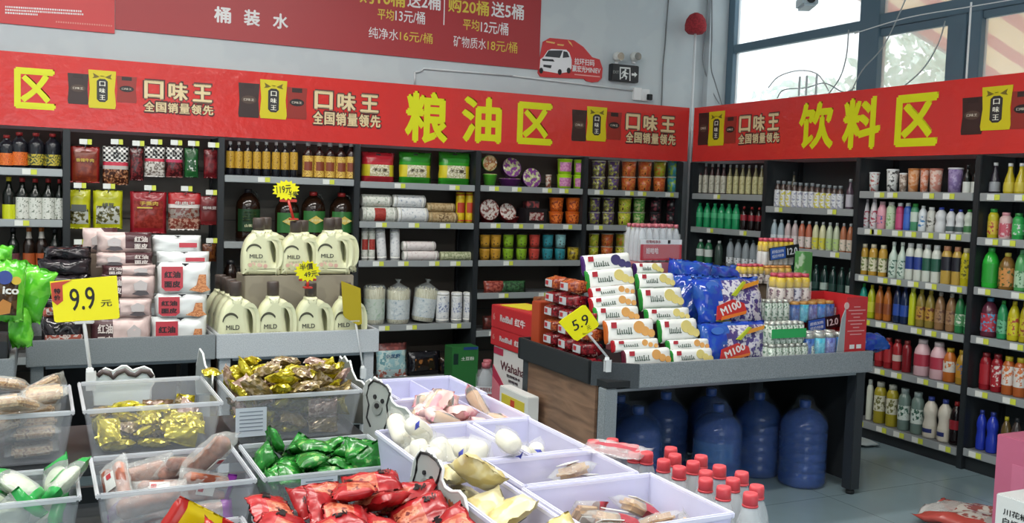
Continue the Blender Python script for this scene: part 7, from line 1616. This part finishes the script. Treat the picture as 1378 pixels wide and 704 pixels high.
def sweet(kind, seed):
    def f():
        rnd = random.Random(seed)
        name = {'gold': 'foil_sweet', 'bronze': 'foil_sweet', 'green': 'snack_packet', 'red': 'snack_packet', 'yellow': 'snack_packet', 'brittle': 'peanut_brittle', 'moon': 'round_cake', 'saus': 'sausage_snack', 'roll': 'bread_roll', 'pink': 'pink_cake', 'cake': 'cream_cake', 'pastry': 'pastry', 'bread': 'bread_bag'}[kind]
        m, pil = sweet_mesh(kind, seed)
        if kind in ('gold', 'bronze'):
            a = GOLD1 if kind == 'gold' else (GOLD2, PINKB)[seed % 2]
            pil(.095, .062, .03, lambda u, v, fr: a, wr=.11, fin=.16, p=2.2, nx=9, ny=9, zig=.003)
            for f_ in m.bm.faces: f_.smooth = False
            return m.build(name)
        if kind == 'green':
            pil(.095, .085, .034, lambda u, v, fr: GRP, wr=.08, fin=.14, p=2.4, nx=9, ny=9, zig=.002); return m.build(name)
        root = empty(name)
        if kind == 'red':
            pil(.125, .095, .034, lambda u, v, fr: REDPIC if (fr and u > -.1 and v > -.3 and v < .8 and u < .85) else (C('#c9c4bc', .3) if abs(u+.15) < .06 and fr else REDP), wr=.08, fin=.12, p=2.6, nx=12, ny=9, zig=.002); m.build('packet', root)
            lettering(root, '小吃', -.032, -.02, -.01, .03, .02, C('#1a1214', .5), .02); return root
        if kind == 'yellow':
            pil(.15, .08, .03, lambda u, v, fr: C('#a8241f', .25) if (u > .55 or u < -.7) else C('#c9b414', .25), wr=.06, fin=.1, p=2.6, nx=12, ny=8); m.build('packet', root)
            m2 = MB(); m2.box((.0, -.0185, 0), (.07, .002, .03), C('#c9b9a0', .3)); m2.build('printed_panel', root); return root
        if kind == 'brittle':
            m.box((0, 0, 0), (.088, .02, .08), BRIT, bev=.006); m.build('brittle_slab', root)
            m2 = MB(); m2.pillow(.118, .105, .034, lambda u, v, fr: CLW, seed=seed, wr=.05, fin=.08, p=3, nx=8, ny=8, M=Matrix.Translation((0, 0, -.052))); m2.build('clear_wrapper', root); return root
        if kind == 'moon':
            bm = bmesh.new(); bmesh.ops.create_uvsphere(bm, u_segments=16, v_segments=10, radius=1); m.add(bm, Matrix.Diagonal((.046, .02, .042, 1)), C('#c3cdb4', .45)); m.build('cake', root)
            m2 = MB(); m2.pillow(.135, .098, .045, lambda u, v, fr: C('#2f9a4a', .2) if abs(u) > .72 else CLW, seed=seed, wr=.04, fin=.1, p=2.4, nx=12, ny=8, M=Matrix.Translation((0, 0, -.049))); m2.build('green_ended_wrapper', root)
            m3 = MB(); m3.box((.0, -.0215, -.005), (.04, .002, .018), C('#3f9a4a', .3) if seed % 2 else C('#a83a44', .3)); m3.build('printed_label', root); return root
        if kind in ('saus', 'roll'):
            mt = SAU if kind == 'saus' else BRD; L_ = .13 if kind == 'saus' else .15; r_ = .018 if kind == 'saus' else .026
            for k in ((-1, 1) if kind == 'saus' else (0,)): m.tube([(-L_/2, 0, k*r_*1.05), (-L_/2+.012, -.002, k*r_*1.05), (0, -.004, k*r_*1.05), (L_/2-.012, -.002, k*r_*1.05), (L_/2, 0, k*r_*1.05)], [r_*.5, r_, r_, r_, r_*.5], mt, 10)
            m.build('sausages' if kind == 'saus' else 'roll', root)
            m2 = MB(); m2.pillow(L_*1.3, r_*(5 if kind == 'saus' else 3.2), r_*2.6, lambda u, v, fr: C('#7a2a8a', .2) if (kind == 'saus' and u > .72) else CLW, seed=seed, wr=.05, fin=.1, p=3, nx=12, ny=8, M=Matrix.Translation((0, 0, -r_*(2.5 if kind == 'saus' else 1.6)))); m2.build('clear_wrapper', root)
            m3 = MB(); m3.box((-.01, -r_*1.35, 0), (.05, .002, .03), C('#c9ccc9', .4)); m3.box((-.025, -r_*1.42, 0), (.014, .002, .014), C('#a83038', .4)); m3.build('printed_label', root); return root
        if kind == 'pink':
            m.tube([(-.05, 0, 0), (-.042, 0, 0), (.042, 0, 0), (.05, 0, 0)], [.012, .021, .021, .012], C('#c99a6a', .45), 10); m.build('cake', root)
            m2 = MB(); m2.pillow(.14, .072, .048, lambda u, v, fr: PKC if v < -.1 or abs(u) > .8 else CLW, seed=seed, wr=.06, fin=.1, p=2.6, nx=12, ny=8, M=Matrix.Translation((0, 0, -.036))); m2.build('pink_wrapper', root); return root
        if kind == 'cake':
            m.tube([(-.072, 0, 0), (-.068, 0, 0), (-.056, 0, 0), (-.03, 0, 0), (.03, 0, 0), (.056, 0, 0), (.068, 0, 0), (.072, 0, 0)], [.012, .024, .032, .035, .035, .032, .024, .012], CAKE, 14); m.build('cake', root)
            m2 = MB(); m2.pillow(.18, .092, .078, lambda u, v, fr: C('#4a55b8', .25) if (u > .8 and v > .6) else clear('#eef0ea', .16, .08, .5), seed=seed, wr=.04, fin=.08, p=3.2, nx=12, ny=8, M=Matrix.Translation((0, 0, -.047))); m2.build('clear_wrapper', root); return root
        if kind == 'pastry':
            m.box((0, 0, 0), (.078, .026, .06), printed('#b98a5c', '#cfa878', 30, .5, .5), bev=.01); m.build('pastry_body', root)
            m2 = MB(); m2.pillow(.115, .085, .036, lambda u, v, fr: C('#a8404a', .25) if (v < -.5 and u > 0) else CLW, seed=seed, wr=.05, fin=.1, p=3, nx=10, ny=8, M=Matrix.Translation((0, 0, -.042))); m2.build('clear_wrapper', root)
            m3 = MB(); m3.box((.005, -.0205, .005), (.05, .002, .034), C('#d8d8d4', .4)); m3.build('paper_label', root); return root
        if kind == 'bread':
            pil(.16, .12, .06, lambda u, v, fr: YELB, wr=.08, fin=.1, p=2.6, nx=12, ny=10); m.build('bag', root)
            m3 = MB(); m3.box((-.02, -.036, .005), (.04, .002, .026), C('#7d7f8a', .4)); m3.build('printed_label', root); return root
    return f
def fill(b, kinds, n, label, cat, group, seed=0, heap=0., yaw=pi, sc_=1., x0=None, x1=None):
    """things lying in the bin as they came to rest: kind, place and turn of each one"""
    for k, vr, x, y, z, rx, ry, rz in HEAPS.get(seed, []):
        lab = label if isinstance(label, str) else label[k]
        make(('sw', k, vr), sweet(k, vr), (x/1000, y/1000, z/1000), (rx/100, ry/100, rz/100), lab, cat, group, scale=(sc_, sc_, sc_))
BH = .15
# --- stands
def stand(parts_, label):
    x0, x1 = min(p[0] for p in parts_), max(p[1] for p in parts_); y0, y1 = min(p[2] for p in parts_), max(p[3] for p in parts_)
    root = empty('display_stand', ((x0+x1)/2, (y0+y1)/2, 0)); tag(root, label, 'display stand')
    for (a, b, c, d, z) in parts_:
        m = MB(); m.box(((a+b)/2-root.location.x, (c+d)/2-root.location.y, z-.015), (b-a, d-c, .03), BLACK, bev=.004); m.build('stand_board', root)
        for sx in (0, 1):
            for sy in (0, 1):
                m = MB(); m.box(((b-.04 if sx else a+.04)-root.location.x, (d-.04 if sy else c+.04)-root.location.y, (z-.03)/2), (.045, .045, z-.03), DARK); m.build('leg', root)
    m = MB(); a, b, c, d, z = parts_[0]; m.box(((a+b)/2-root.location.x, y1-.03-root.location.y, .35), (b-a-.1, .02, .6), DARK); m.build('back_panel', root)
    return root
stand([(-.55, .96, 2.90, 3.40, .848), (-.55, .93, 2.445, 2.88, .748), (-.55, .79, 1.35, 2.06, .80)], 'black stepped display stand under the clear bins on the left')
stand([(.80, 1.325, 1.35, 2.435, .853), (1.0, 1.325, 2.445, 3.16, .853)], 'black display stand under the lavender bins on the right')
stand([(1.335, 1.60, 1.62, 2.60, .785)], 'low dark stand carrying the red capped water bottles')
# --- left hand bins
bA = bin_(-.30, .09, 2.93, 3.32, 1.0, BH, 'clear bin of peanut brittle at the left edge, back row')
fill(bA, ['brittle'], 34, 'clear wrapped peanut brittle square in the bin at the left edge', 'peanut brittle', 'peanut brittle squares', seed=1, heap=.04, yaw=.5, sc_=1.2)
bB = bin_(.11, .495, 2.93, 3.35, 1.0, BH, 'clear bin half filled with gold foil sweets under the large yellow card')
fill(bB, ['gold', 'gold', 'bronze'], 38, {'gold': 'gold foil wrapped sweet in the half filled bin under the yellow card', 'bronze': 'brown foil wrapped sweet in the half filled bin under the yellow card'}, 'sweet', 'gold foil sweets in the half filled bin', seed=2)
bC = bin_(.53, .94, 2.975, 3.36, 1.0, BH, 'clear bin heaped high with gold and brown foil sweets', card=(-.72, .23, .45, .6))
fill(bC, ['gold', 'bronze', 'bronze', 'gold'], 120, {'gold': 'gold foil wrapped sweet in the high heaped bin', 'bronze': 'crinkled brown wrapped sweet in the high heaped bin'}, 'sweet', 'foil sweets in the heaped bin', seed=3, heap=.06)
bD = bin_(-.30, .09, 2.45, 2.72, .90, BH, 'clear bin of green ended round cakes at the left edge, front row')
fill(bD, ['moon'], 36, 'green ended wrapped round cake in the front bin at the left edge', 'cake', 'round cakes in green ended wrappers', seed=4, heap=.05)
bE = bin_(.12, .50, 2.45, 2.80, .90, BH, 'clear bin of wrapped sausage snacks and brown rolls, front row')
fill(bE, ['saus', 'roll', 'saus'], 13, {'saus': 'clear wrapped pair of sausages with purple end in the front bin', 'roll': 'clear wrapped brown bread roll in the front bin'}, 'snack', 'sausage snacks and rolls in the front bin', seed=5, yaw=.5)
bF = bin_(.515, .905, 2.45, 2.80, .90, BH, 'clear bin of small green snack packets beside the bear board', card=(-.25, .25, .7, .42))
fill(bF, ['green'], 46, 'small green snack packet in the bin beside the bear board', 'snack packet', 'green snack packets', seed=6)
bG = bin_(.40, .755, 1.62, 2.02, .955, BH, 'clear bin heaped with red snack packets in the foreground')
fill(bG, ['red'], 60, 'red snack packet heaped in the foreground bin', 'snack packet', 'red snack packets', seed=7, heap=.06)
bH = bin_(.05, .385, 1.62, 2.02, .955, BH, 'clear bin of yellow and red snack packets at the bottom edge')
fill(bH, ['yellow'], 24, 'yellow and red snack packet in the bin at the bottom edge', 'snack packet', 'yellow and red snack packets', seed=8, yaw=.6)
# --- right hand lavender bins
RB = .145
LG_ = 'lavender plastic bins of cakes'
b1 = bin_(1.0, 1.305, 2.805, 3.12, 1.0, RB, 'empty lavender divided bin at the far end of its row', True, 1.15, LG_)
b2 = bin_(.965, 1.29, 2.465, 2.795, 1.0, RB, 'lavender bin of pink wrapped cakes with a divider', True, 1.185, LG_)
fill(b2, ['pink'], 13, 'pink wrapped little cake in the divided lavender bin', 'cake', 'pink wrapped cakes', seed=11, x1=1.18)
fill(b2, ['pink'], 4, 'pink wrapped little cake in the divided lavender bin', 'cake', 'pink wrapped cakes', seed=17, x0=1.19)
b3 = bin_(.81, 1.085, 2.10, 2.455, 1.0, RB, 'lavender bin packed with white cream cakes', True, None, LG_)
fill(b3, ['cake'], 24, 'large white wrapped cream cake in the packed lavender bin', 'cake', 'white cream cakes', seed=12, yaw=.3, heap=.02, sc_=.72)
b4 = bin_(1.095, 1.28, 2.10, 2.455, 1.0, RB, 'narrow lavender bin right of the white cream cakes', True, None, LG_)
fill(b4, ['cake'], 6, 'white wrapped cake in the narrow lavender bin', 'cake', 'white cakes in the narrow bin', seed=13, yaw=.3, sc_=.66)
b5 = bin_(.965, 1.275, 1.875, 2.09, 1.0, RB, 'lavender bin nearly empty with a few pale packets', True, None, LG_)
fill(b5, ['pastry'], 9, 'pale packet at the bottom of the nearly empty lavender bin', 'pastry', 'pale packets in the nearly empty bin', seed=14)
b6 = bin_(.955, 1.30, 1.555, 1.865, 1.0, RB, 'lavender bin of labelled pastries nearest the red capped bottles', True, None, LG_)
fill(b6, ['pastry'], 15, 'clear wrapped pastry with paper label in the nearest lavender bin', 'pastry', 'labelled pastries in the nearest bin', seed=15)
b7 = bin_(.80, .945, 1.50, 2.09, 1.0, RB, 'lavender bin of yellow bread bags behind the small bear board', True, None, LG_)
fill(b7, ['bread'], 13, 'pale yellow bread bag in the bin behind the small bear board', 'bread', 'yellow bread bags', seed=16, yaw=.6, sc_=.74)

# --- bear shaped boards
def bear(pts, ax, v, desc, ear=True, face_=None, txt=None, ring=1.0, mcol='#aab0ae'):
    P_ = [hit(a, b, ax, v) for a, b in pts]
    base = min(p.z for p in P_)
    if ax == 'x':
        cy = sum(p.y for p in P_)/len(P_); root = empty('bear_board', (v, cy, base), -pi/2); loc2 = lambda p: (-(p.y-cy), p.z-base)
    else:
        cx = sum(p.x for p in P_)/len(P_); root = empty('bear_board', (cx, v, base)); loc2 = lambda p: (p.x-cx, p.z-base)
    tag(root, desc, 'sign board')
    L_ = [loc2(p) for p in P_]
    if sum(a[0]*b[1]-b[0]*a[1] for a, b in zip(L_, L_[1:]+L_[:1])) < 0: L_ = L_[::-1]
    m = MB(); m.prism(L_, 0, .006, C(mcol, .4)); m.build('board', root)
    # pale cut edge
    m = MB()
    n_ = len(L_)
    m.tube([(x, .003, z) for x, z in L_]+[(L_[0][0], .003, L_[0][1])], .004, C('#dfe3e3', .4), 5); m.build('cut_edge', root)
    q = lambda a, b: loc2(hit(a, b, ax, v))
    if face_:
        hd = [q(a, b) for a, b in face_['head']]
        m = MB(); m.tube([(x, -.001, z) for x, z in hd], .0035, INK, 5); m.build('printed_outline', root)
        def disc(cxy, rx, ry, mm, y_):
            c_ = q(*cxy); e = q(cxy[0]+rx, cxy[1]); g_ = q(cxy[0], cxy[1]-ry)
            mb = MB(); A = (e[0]-c_[0], e[1]-c_[1]); B = (g_[0]-c_[0], g_[1]-c_[1])
            pp = [(c_[0]+A[0]*cos(k*pi/7)+B[0]*sin(k*pi/7), c_[1]+A[1]*cos(k*pi/7)+B[1]*sin(k*pi/7)) for k in range(14)]
            mb.prism(pp, y_, 0, mm); return mb
        for e in face_['eyes']: disc(e, 2, 3.2, INK, -.003).build('printed_eye', root)
        disc(face_['snout'], *face_['sr'], C('#8f9593', .4), -.003).build('printed_snout', root); disc(face_['nose'], 3, 3.5, INK, -.005).build('printed_nose', root)
    if txt:
        for ch, (a, b, w_, h) in txt:
            c_ = q(a, b); d_ = abs(q(a+w_/2, b)[0]-q(a-w_/2, b)[0]); e = q(a, b-h/2)[1]-q(a, b+h/2)[1]
            lettering(root, ch, c_[0], -.002, c_[1], d_, e, C('#b0643a', .5), .03, tilt=.0)
    return root
h1 = [(489, 545), (489, 522), (492, 514), (497, 511), (500, 515), (503, 508), (508, 512), (511, 512), (514, 520), (520, 519), (524, 524), (524, 534), (527, 541), (533, 547), (545, 550), (551, 557), (553, 568), (543, 634), (541, 660), (489, 600)]
bear(h1, 'x', .945, 'bear shaped board with orange lettering between the green packets and cakes', face_=dict(head=[(499, 574), (494, 562), (497, 545), (494, 532), (497, 518), (503, 512), (512, 515), (521, 521), (525, 530), (521, 545), (523, 560), (518, 577)], eyes=[(505, 534), (515, 540)], snout=(508, 549), sr=(7, 10), nose=(508.5, 546)),
     txt=[('将', (529, 564, 7, 14)), ('美', (537, 569, 8, 15)), ('味', (546, 576, 8, 16))])
h2 = [(548, 655), (553, 640), (556, 622), (561, 612), (566, 606), (570, 612), (574, 605), (578, 613), (582, 611), (585, 620), (591, 622), (595, 632), (593, 645), (598, 657), (606, 662), (617, 662), (624, 670), (627, 685), (622, 730), (560, 720), (548, 690)]
bear(h2, 'x', .785, 'smaller bear shaped board beside the red packets in the foreground', face_=dict(head=[(556, 650), (561, 632), (562, 617), (567, 609), (577, 611), (588, 620), (594, 630), (590, 646), (583, 660), (580, 672)], eyes=[(571.5, 636), (581, 644)], snout=(573, 652), sr=(7, 9), nose=(574, 650)),
     txt=[('将', (598, 676, 8, 17)), ('美', (607, 682, 9, 18)), ('味', (616, 690, 9, 19))])
h3 = [(454, 522), (454, 492), (457, 480), (460, 484), (463, 480), (467, 487), (470, 486), (473, 499), (479, 512), (486, 514), (492, 521), (494, 534), (494, 570), (456, 570)]
bear(h3, 'x', 1.03-.035, 'bear shaped board seen edge on behind the heaped foil sweets', mcol='#7d8078')
h4 = [(263, 509), (264, 492), (268, 470), (272, 476), (275, 492), (281, 503), (285, 506), (285, 530), (264, 530)]
bear(h4, 'x', .512, 'narrow grey board end standing between the two gold sweet bins', mcol='#8f9594')
h5 = [(127, 545), (126, 520), (128, 507), (134, 501), (142, 496), (152, 500), (158, 497), (164, 493), (170, 493), (178, 499), (184, 497), (194, 494), (203, 498), (207, 507), (207, 516), (203, 522), (202, 545)]
rb5 = bear(h5, 'y', 3.372, 'pale back of a bear shaped board behind the half filled gold bin', mcol='#cdd9da')
q5 = [hit(a, b, 'y', 3.372) for a, b in ((131, 506), (138, 500), (148, 503), (152, 508), (158, 502), (168, 498), (174, 503), (182, 505), (190, 499), (199, 500), (205, 507))]
m = MB(); m.tube([p-Vector((rb5.location.x, 3.372, rb5.location.z))-Vector((0, .002, 0)) for p in q5], .009, C('#4a4040', .5), 6); m.build('dark_ear_edge', rb5)

# --- red capped water bottles
def wbottle():
    root = empty('water_bottle'); p, rc, zc = PROF['water']; r, h = .0315, .225
    m = MB(); m.lathe([(a*r, b*h) for a, b in p], clear('#d9dfe2', .34, .06), 18); m.build('bottle_body', root)
    m = MB(); m.lathe([(r*.5, h*.885), (r*.53, h*.89), (r*.53, h*.97), (r*.48, h)], C('#c8434a', .4), 20); m.lathe([(r*.56, h*.865), (r*.56, h*.885), (r*.48, h*.885)], C('#c8434a', .4), 16); m.build('cap', root)
    m = MB(); m.lathe([(r*1.01, h*.26), (r*1.01, h*.47)], clear('#d8c4c4', .7, .3), 18, caps=False); m.build('label', root)
    return root
caps = [(840.5, 616), (869, 614), (902, 613), (863.5, 626), (893, 625), (921, 623), (882, 637), (914, 635), (946, 636), (906, 648), (935, 646), (969, 647), (931, 659), (961, 660), (977, 657), (989, 664)]
rows_ = ['back', 'second', 'third', 'fourth', 'front']
zc_ = .785+.225*.945
placed = [Vector((max(p.x, 1.372), p.y, .785)) for p in (hit(*q, 'z', zc_) for q in caps)]
for it in range(200):                                  # bottles stand side by side, never inside each other
    for i in range(len(placed)):
        for j in range(i):
            d = placed[i]-placed[j]
            if d.length < .0645: d = d.normalized()*(.0645-d.length)/2; placed[i] += d; placed[j] -= d
        placed[i].x = max(placed[i].x, 1.372)
for i, p in enumerate(placed):
    rk = sorted(range(len(placed)), key=lambda k: depth(placed[k])).index(i)
    make('wbot', wbottle, p, i, 'red capped clear water bottle right of the lavender bins, '+(('nearest', 'second nearest', 'third nearest') + tuple(o_+' nearest' for o_ in ORD[3:]) + ('second farthest', 'farthest'))[rk], 'water bottle', 'red capped water bottles')
for i, q in enumerate(((798.5, 599), (824, 597), (838, 604), (853.6, 612.5))):
    p = hit(*q, 'z', zc_); make('wbot', wbottle, (p.x, p.y, .785), i, 'clear water bottle with pinkish cap under crumpled film behind the other bottles', 'water bottle', 'bottles under crumpled film')
p = hit(820, 604, 'z', zc_)
m = MB(); m.pillow(.17, .10, .02, lambda u, v, fr: C('#b04450', .3) if abs(v) < .16 and abs(u) < .6 else clear('#e6e2e4', .3, .08, .6), wr=.12, seed=5, fin=.06, p=3, nx=12, ny=8, M=Matrix.Translation((0, 0, -.05)))
o = m.build('printed_film'); o.location = (p.x+.0, p.y-.03, zc_+.006); o.rotation_euler = (-pi/2+.1, 0, -1.0); tag(o, 'crumpled clear and red packing film lying over the pink capped bottles', 'plastic film')

# ================================================================== cartons left of the promotion table
def side_box(y0, y1, x0, x1, z0, z1, name, m_, label, parts):
    """carton whose left face (towards -x) is printed; local x runs along -y"""
    root = empty(name, (x0, (y0+y1)/2, z0), -pi/2); tag(root, label, 'carton', None)
    m = MB(); m.box((0, (x1-x0)/2, (z1-z0)/2), (y1-y0, x1-x0, z1-z0), m_, bev=.004); m.build('carton_box', root)
    parts(root, y1-y0, z1-z0); return root
XB = 2.60
zz = lambda px, py: hit(px, py, 'x', XB).z
ya, yb_ = hit(718, 440, 'x', XB).y, hit(661, 430, 'x', XB).y
RBX = C('#b32a30', .4)
def rbp(root, w_, h):
    lettering(root, '红牛', w_*.2, -.003, h*.5, w_*.24, h*.34, C('#d9cfcf', .4), .03)
    lettering(root, 'RedBull', -w_*.12, -.003, h*.5, w_*.3, h*.3, C('#c9bfc0', .4), .03)
    lettering(root, '6', -w_*.42, -.003, h*.5, w_*.05, h*.3, C('#c98a84', .4), .01)
zr1, zr2, zr3 = zz(690, 417), zz(690, 449), zz(690, 474)
side_box(ya, yb_, XB, XB+.26, zr2+.001, zr1, 'carton', RBX, 'upper red drinks carton with white lettering left of the promotion table', rbp)
side_box(ya, yb_, XB+.0, XB+.26, zr3+.001, zr2, 'carton', RBX, 'lower red drinks carton on top of the white and red carton', rbp)
def whp(root, w_, h):
    P1 = C('#a8304a', .4)
    for s in (-1, 1):
        m = MB(); m.prism([(s*w_*.5, h*.02), (s*w_*.08, h*.02), (s*w_*.06, h*.24), (s*w_*.14, h*.40), (s*w_*.3, h*.54), (s*w_*.5, h*.70)][::s], -.003, 0, P1); m.prism([(s*w_*.5, h*.02), (s*w_*.16, h*.02), (s*w_*.2, h*.3), (s*w_*.34, h*.44), (s*w_*.5, h*.52)][::s], -.004, -.003, C('#c4707c', .4)); m.build('printed_wave', root)
    m = MB(); m.box((-w_*.36, -.002, h*.93), (w_*.24, .003, h*.1), P1); m.build('printed_badge', root)
    lettering(root, 'Wahaha', 0, -.003, h*.74, w_*.6, h*.13, C('#5a2430', .4), .015)
    lettering(root, '饮用纯净水', .02, -.003, h*.62, w_*.34, h*.045, C('#4a3a44', .4), .01); lettering(root, '娃哈哈', .02, -.003, h*.55, w_*.24, h*.045, C('#4a3a44', .4), .01)
zw0 = .26
side_box(ya+.005, yb_-.03, XB+.01, XB+.27, zw0, zr3, 'carton', C('#c9c6c4', .5), 'white carton with crimson waves and dark lettering under the red cartons', whp)
side_box(ya+.005, yb_-.03, XB+.01, XB+.27, 0, zw0-.001, 'carton', C('#b9b4ac', .6), 'plain pale carton on the floor beneath the white and crimson one', lambda r, a, b: None)
def lowp(root, w_, h):
    m = MB(); m.box((0, -.002, h*.86), (w_*.8, .003, h*.14), C('#c2b23a', .4)); m.box((0, -.004, h*.86), (w_*.14, .002, h*.09), C('#b8442a', .4)); m.build('printed_band', root)
    m = MB()
    for k in range(3): m.box((w_*(-.3+.25*k), -.002, h*(.66-.03*k)), (w_*.1, .002, h*.04), INK)
    m.build('small_print', root)
y_a, y_b = hit(716, 550, 'x', 2.40).y, hit(676, 540, 'x', 2.40).y
side_box(max(y_a, 4.6), y_b, 2.38, 2.45, 0, hit(690, 524, 'x', 2.40).z, 'carton', C('#c9cbc9', .5), 'low white carton with yellow band in front of the crimson waved carton', lowp)
make('smallbox', carton('food_box', .12, .2, .09, printed('#6a3a34', '#8a5a3a', 30, .5, .4)), (XB+.16, ya+.1, zr1), .1, 'small brown box lying on the upper red drinks carton', 'food box')
o = MB(); o.box((0, 0, .002), (.2, .3, .004), C('#c9be2a', .5)); o = o.build('paper_flyer'); o.location = (XB+.15, ya+.38, zr1+.001); o.rotation_euler = (0, 0, .2); tag(o, 'yellow flyer lying on top of the upper red drinks carton', 'flyer')
p = hit(663, 500, 'y', 5.95)
make('wp2', water_pack(2, 2, .06, .38, 5), (p.x+.02, 5.95, hit(663, 560, 'y', 5.95).z), -.5, 'clear large bottle pack with crimson wrap left of the white carton', 'water pack')
make('wp2c', carton('carton', .3, .3, hit(663, 560, 'y', 5.95).z, C('#8a8478', .6)), (p.x+.02, 5.95, 0), -.5, 'plain carton under the clear large bottle pack', 'carton')

# ------------------------------------------------------------------ lower right corner: boxes and a bag on the floor
def pinkp(root, w_, d_, h):
    m = MB(); m.box((w_*.05, -d_/2-.001, h*.5), (w_*.7, .002, h*.62), C('#b9607e', .4)); m.build('printed_panel', root)
px_ = hit(1342, 620, 'z', .62)
def whitep(root, w_, h):
    yy = -.002
    lettering(root, '川花椒', -w_*.2, yy, h*.88, w_*.36, h*.05, INK, .01); lettering(root, '白切鸡', -w_*.2, yy, h*.81, w_*.36, h*.05, INK, .01)
    lettering(root, '有', w_*.12, yy, h*.62, w_*.34, h*.24, C('#2a2a2e', .5), .02)
    m = MB(); m.prism([(-w_*.42, h*.5), (-w_*.3, h*.6), (-w_*.16, h*.5)], yy-.001, yy+.001, C('#a8b4b0', .5)); m.build('printed_mark', root)
def pinkp(root, w_, h):
    m = MB(); m.box((w_*.05, -.001, h*.62), (w_*.6, .002, h*.4), C('#bd6a86', .4)); m.build('printed_panel', root)
pb = hit(1342, 584, 'z', .64); wb_ = hit(1343, 637, 'z', .52)
side_box(pb.y-.34, pb.y, pb.x, pb.x+.3, 0, .64, 'carton', C('#b4607c', .4), 'pink carton standing behind the white carton at the lower right corner', pinkp)
wy = min(wb_.y, pb.y-.345)
wx_ = hit(1341, 660, 'y', wy).x
side_box(wy-.3, wy, wx_, wx_+.3, 0, .52, 'carton', C('#cfd3d2', .45), 'white carton with black characters at the lower right corner', whitep)
q0 = hit(1295, 699, 'z', .03)
m = MB(); m.pillow(.42, .5, .09, lambda u, v, fr: C('#a8443c', .25) if abs(u) > .62 else (clear('#d8d4cf', .5, .1, .5) if abs(v) > .3 else printed('#b9b4ac', '#8a4a44', 20, .52, .25)), wr=.12, seed=8, fin=.05, p=2.4, nx=16, ny=16, zig=.004, M=Matrix.Translation((0, 0, -.25)))
o = m.build('snack_bag'); o.location = (q0.x+.02, q0.y-.06, .05); o.rotation_euler = (-pi/2, 0, .3); tag(o, 'red and clear crumpled snack bag lying on the floor at lower right', 'snack bag')
for i, (px, py, lab) in enumerate(((1158, 566, 'blue and white packet lying on the floor under the left shelf end'), (1205, 590, 'pale packet lying on the floor below the bottom drinks shelf'))):
    q = hit(px, py, 'z', .02); o = pouch('snack_packet', .2, .14, .035, solid(printed('#b9c6d4', '#3a6ab0', 25, .5, .3) if i == 0 else C('#aab4b6', .4)), 80+i)(); o.location = (min(q.x, 5.17), q.y, .02); o.rotation_euler = (-pi/2, 0, .4+i); tag(o, lab, 'snack packet')
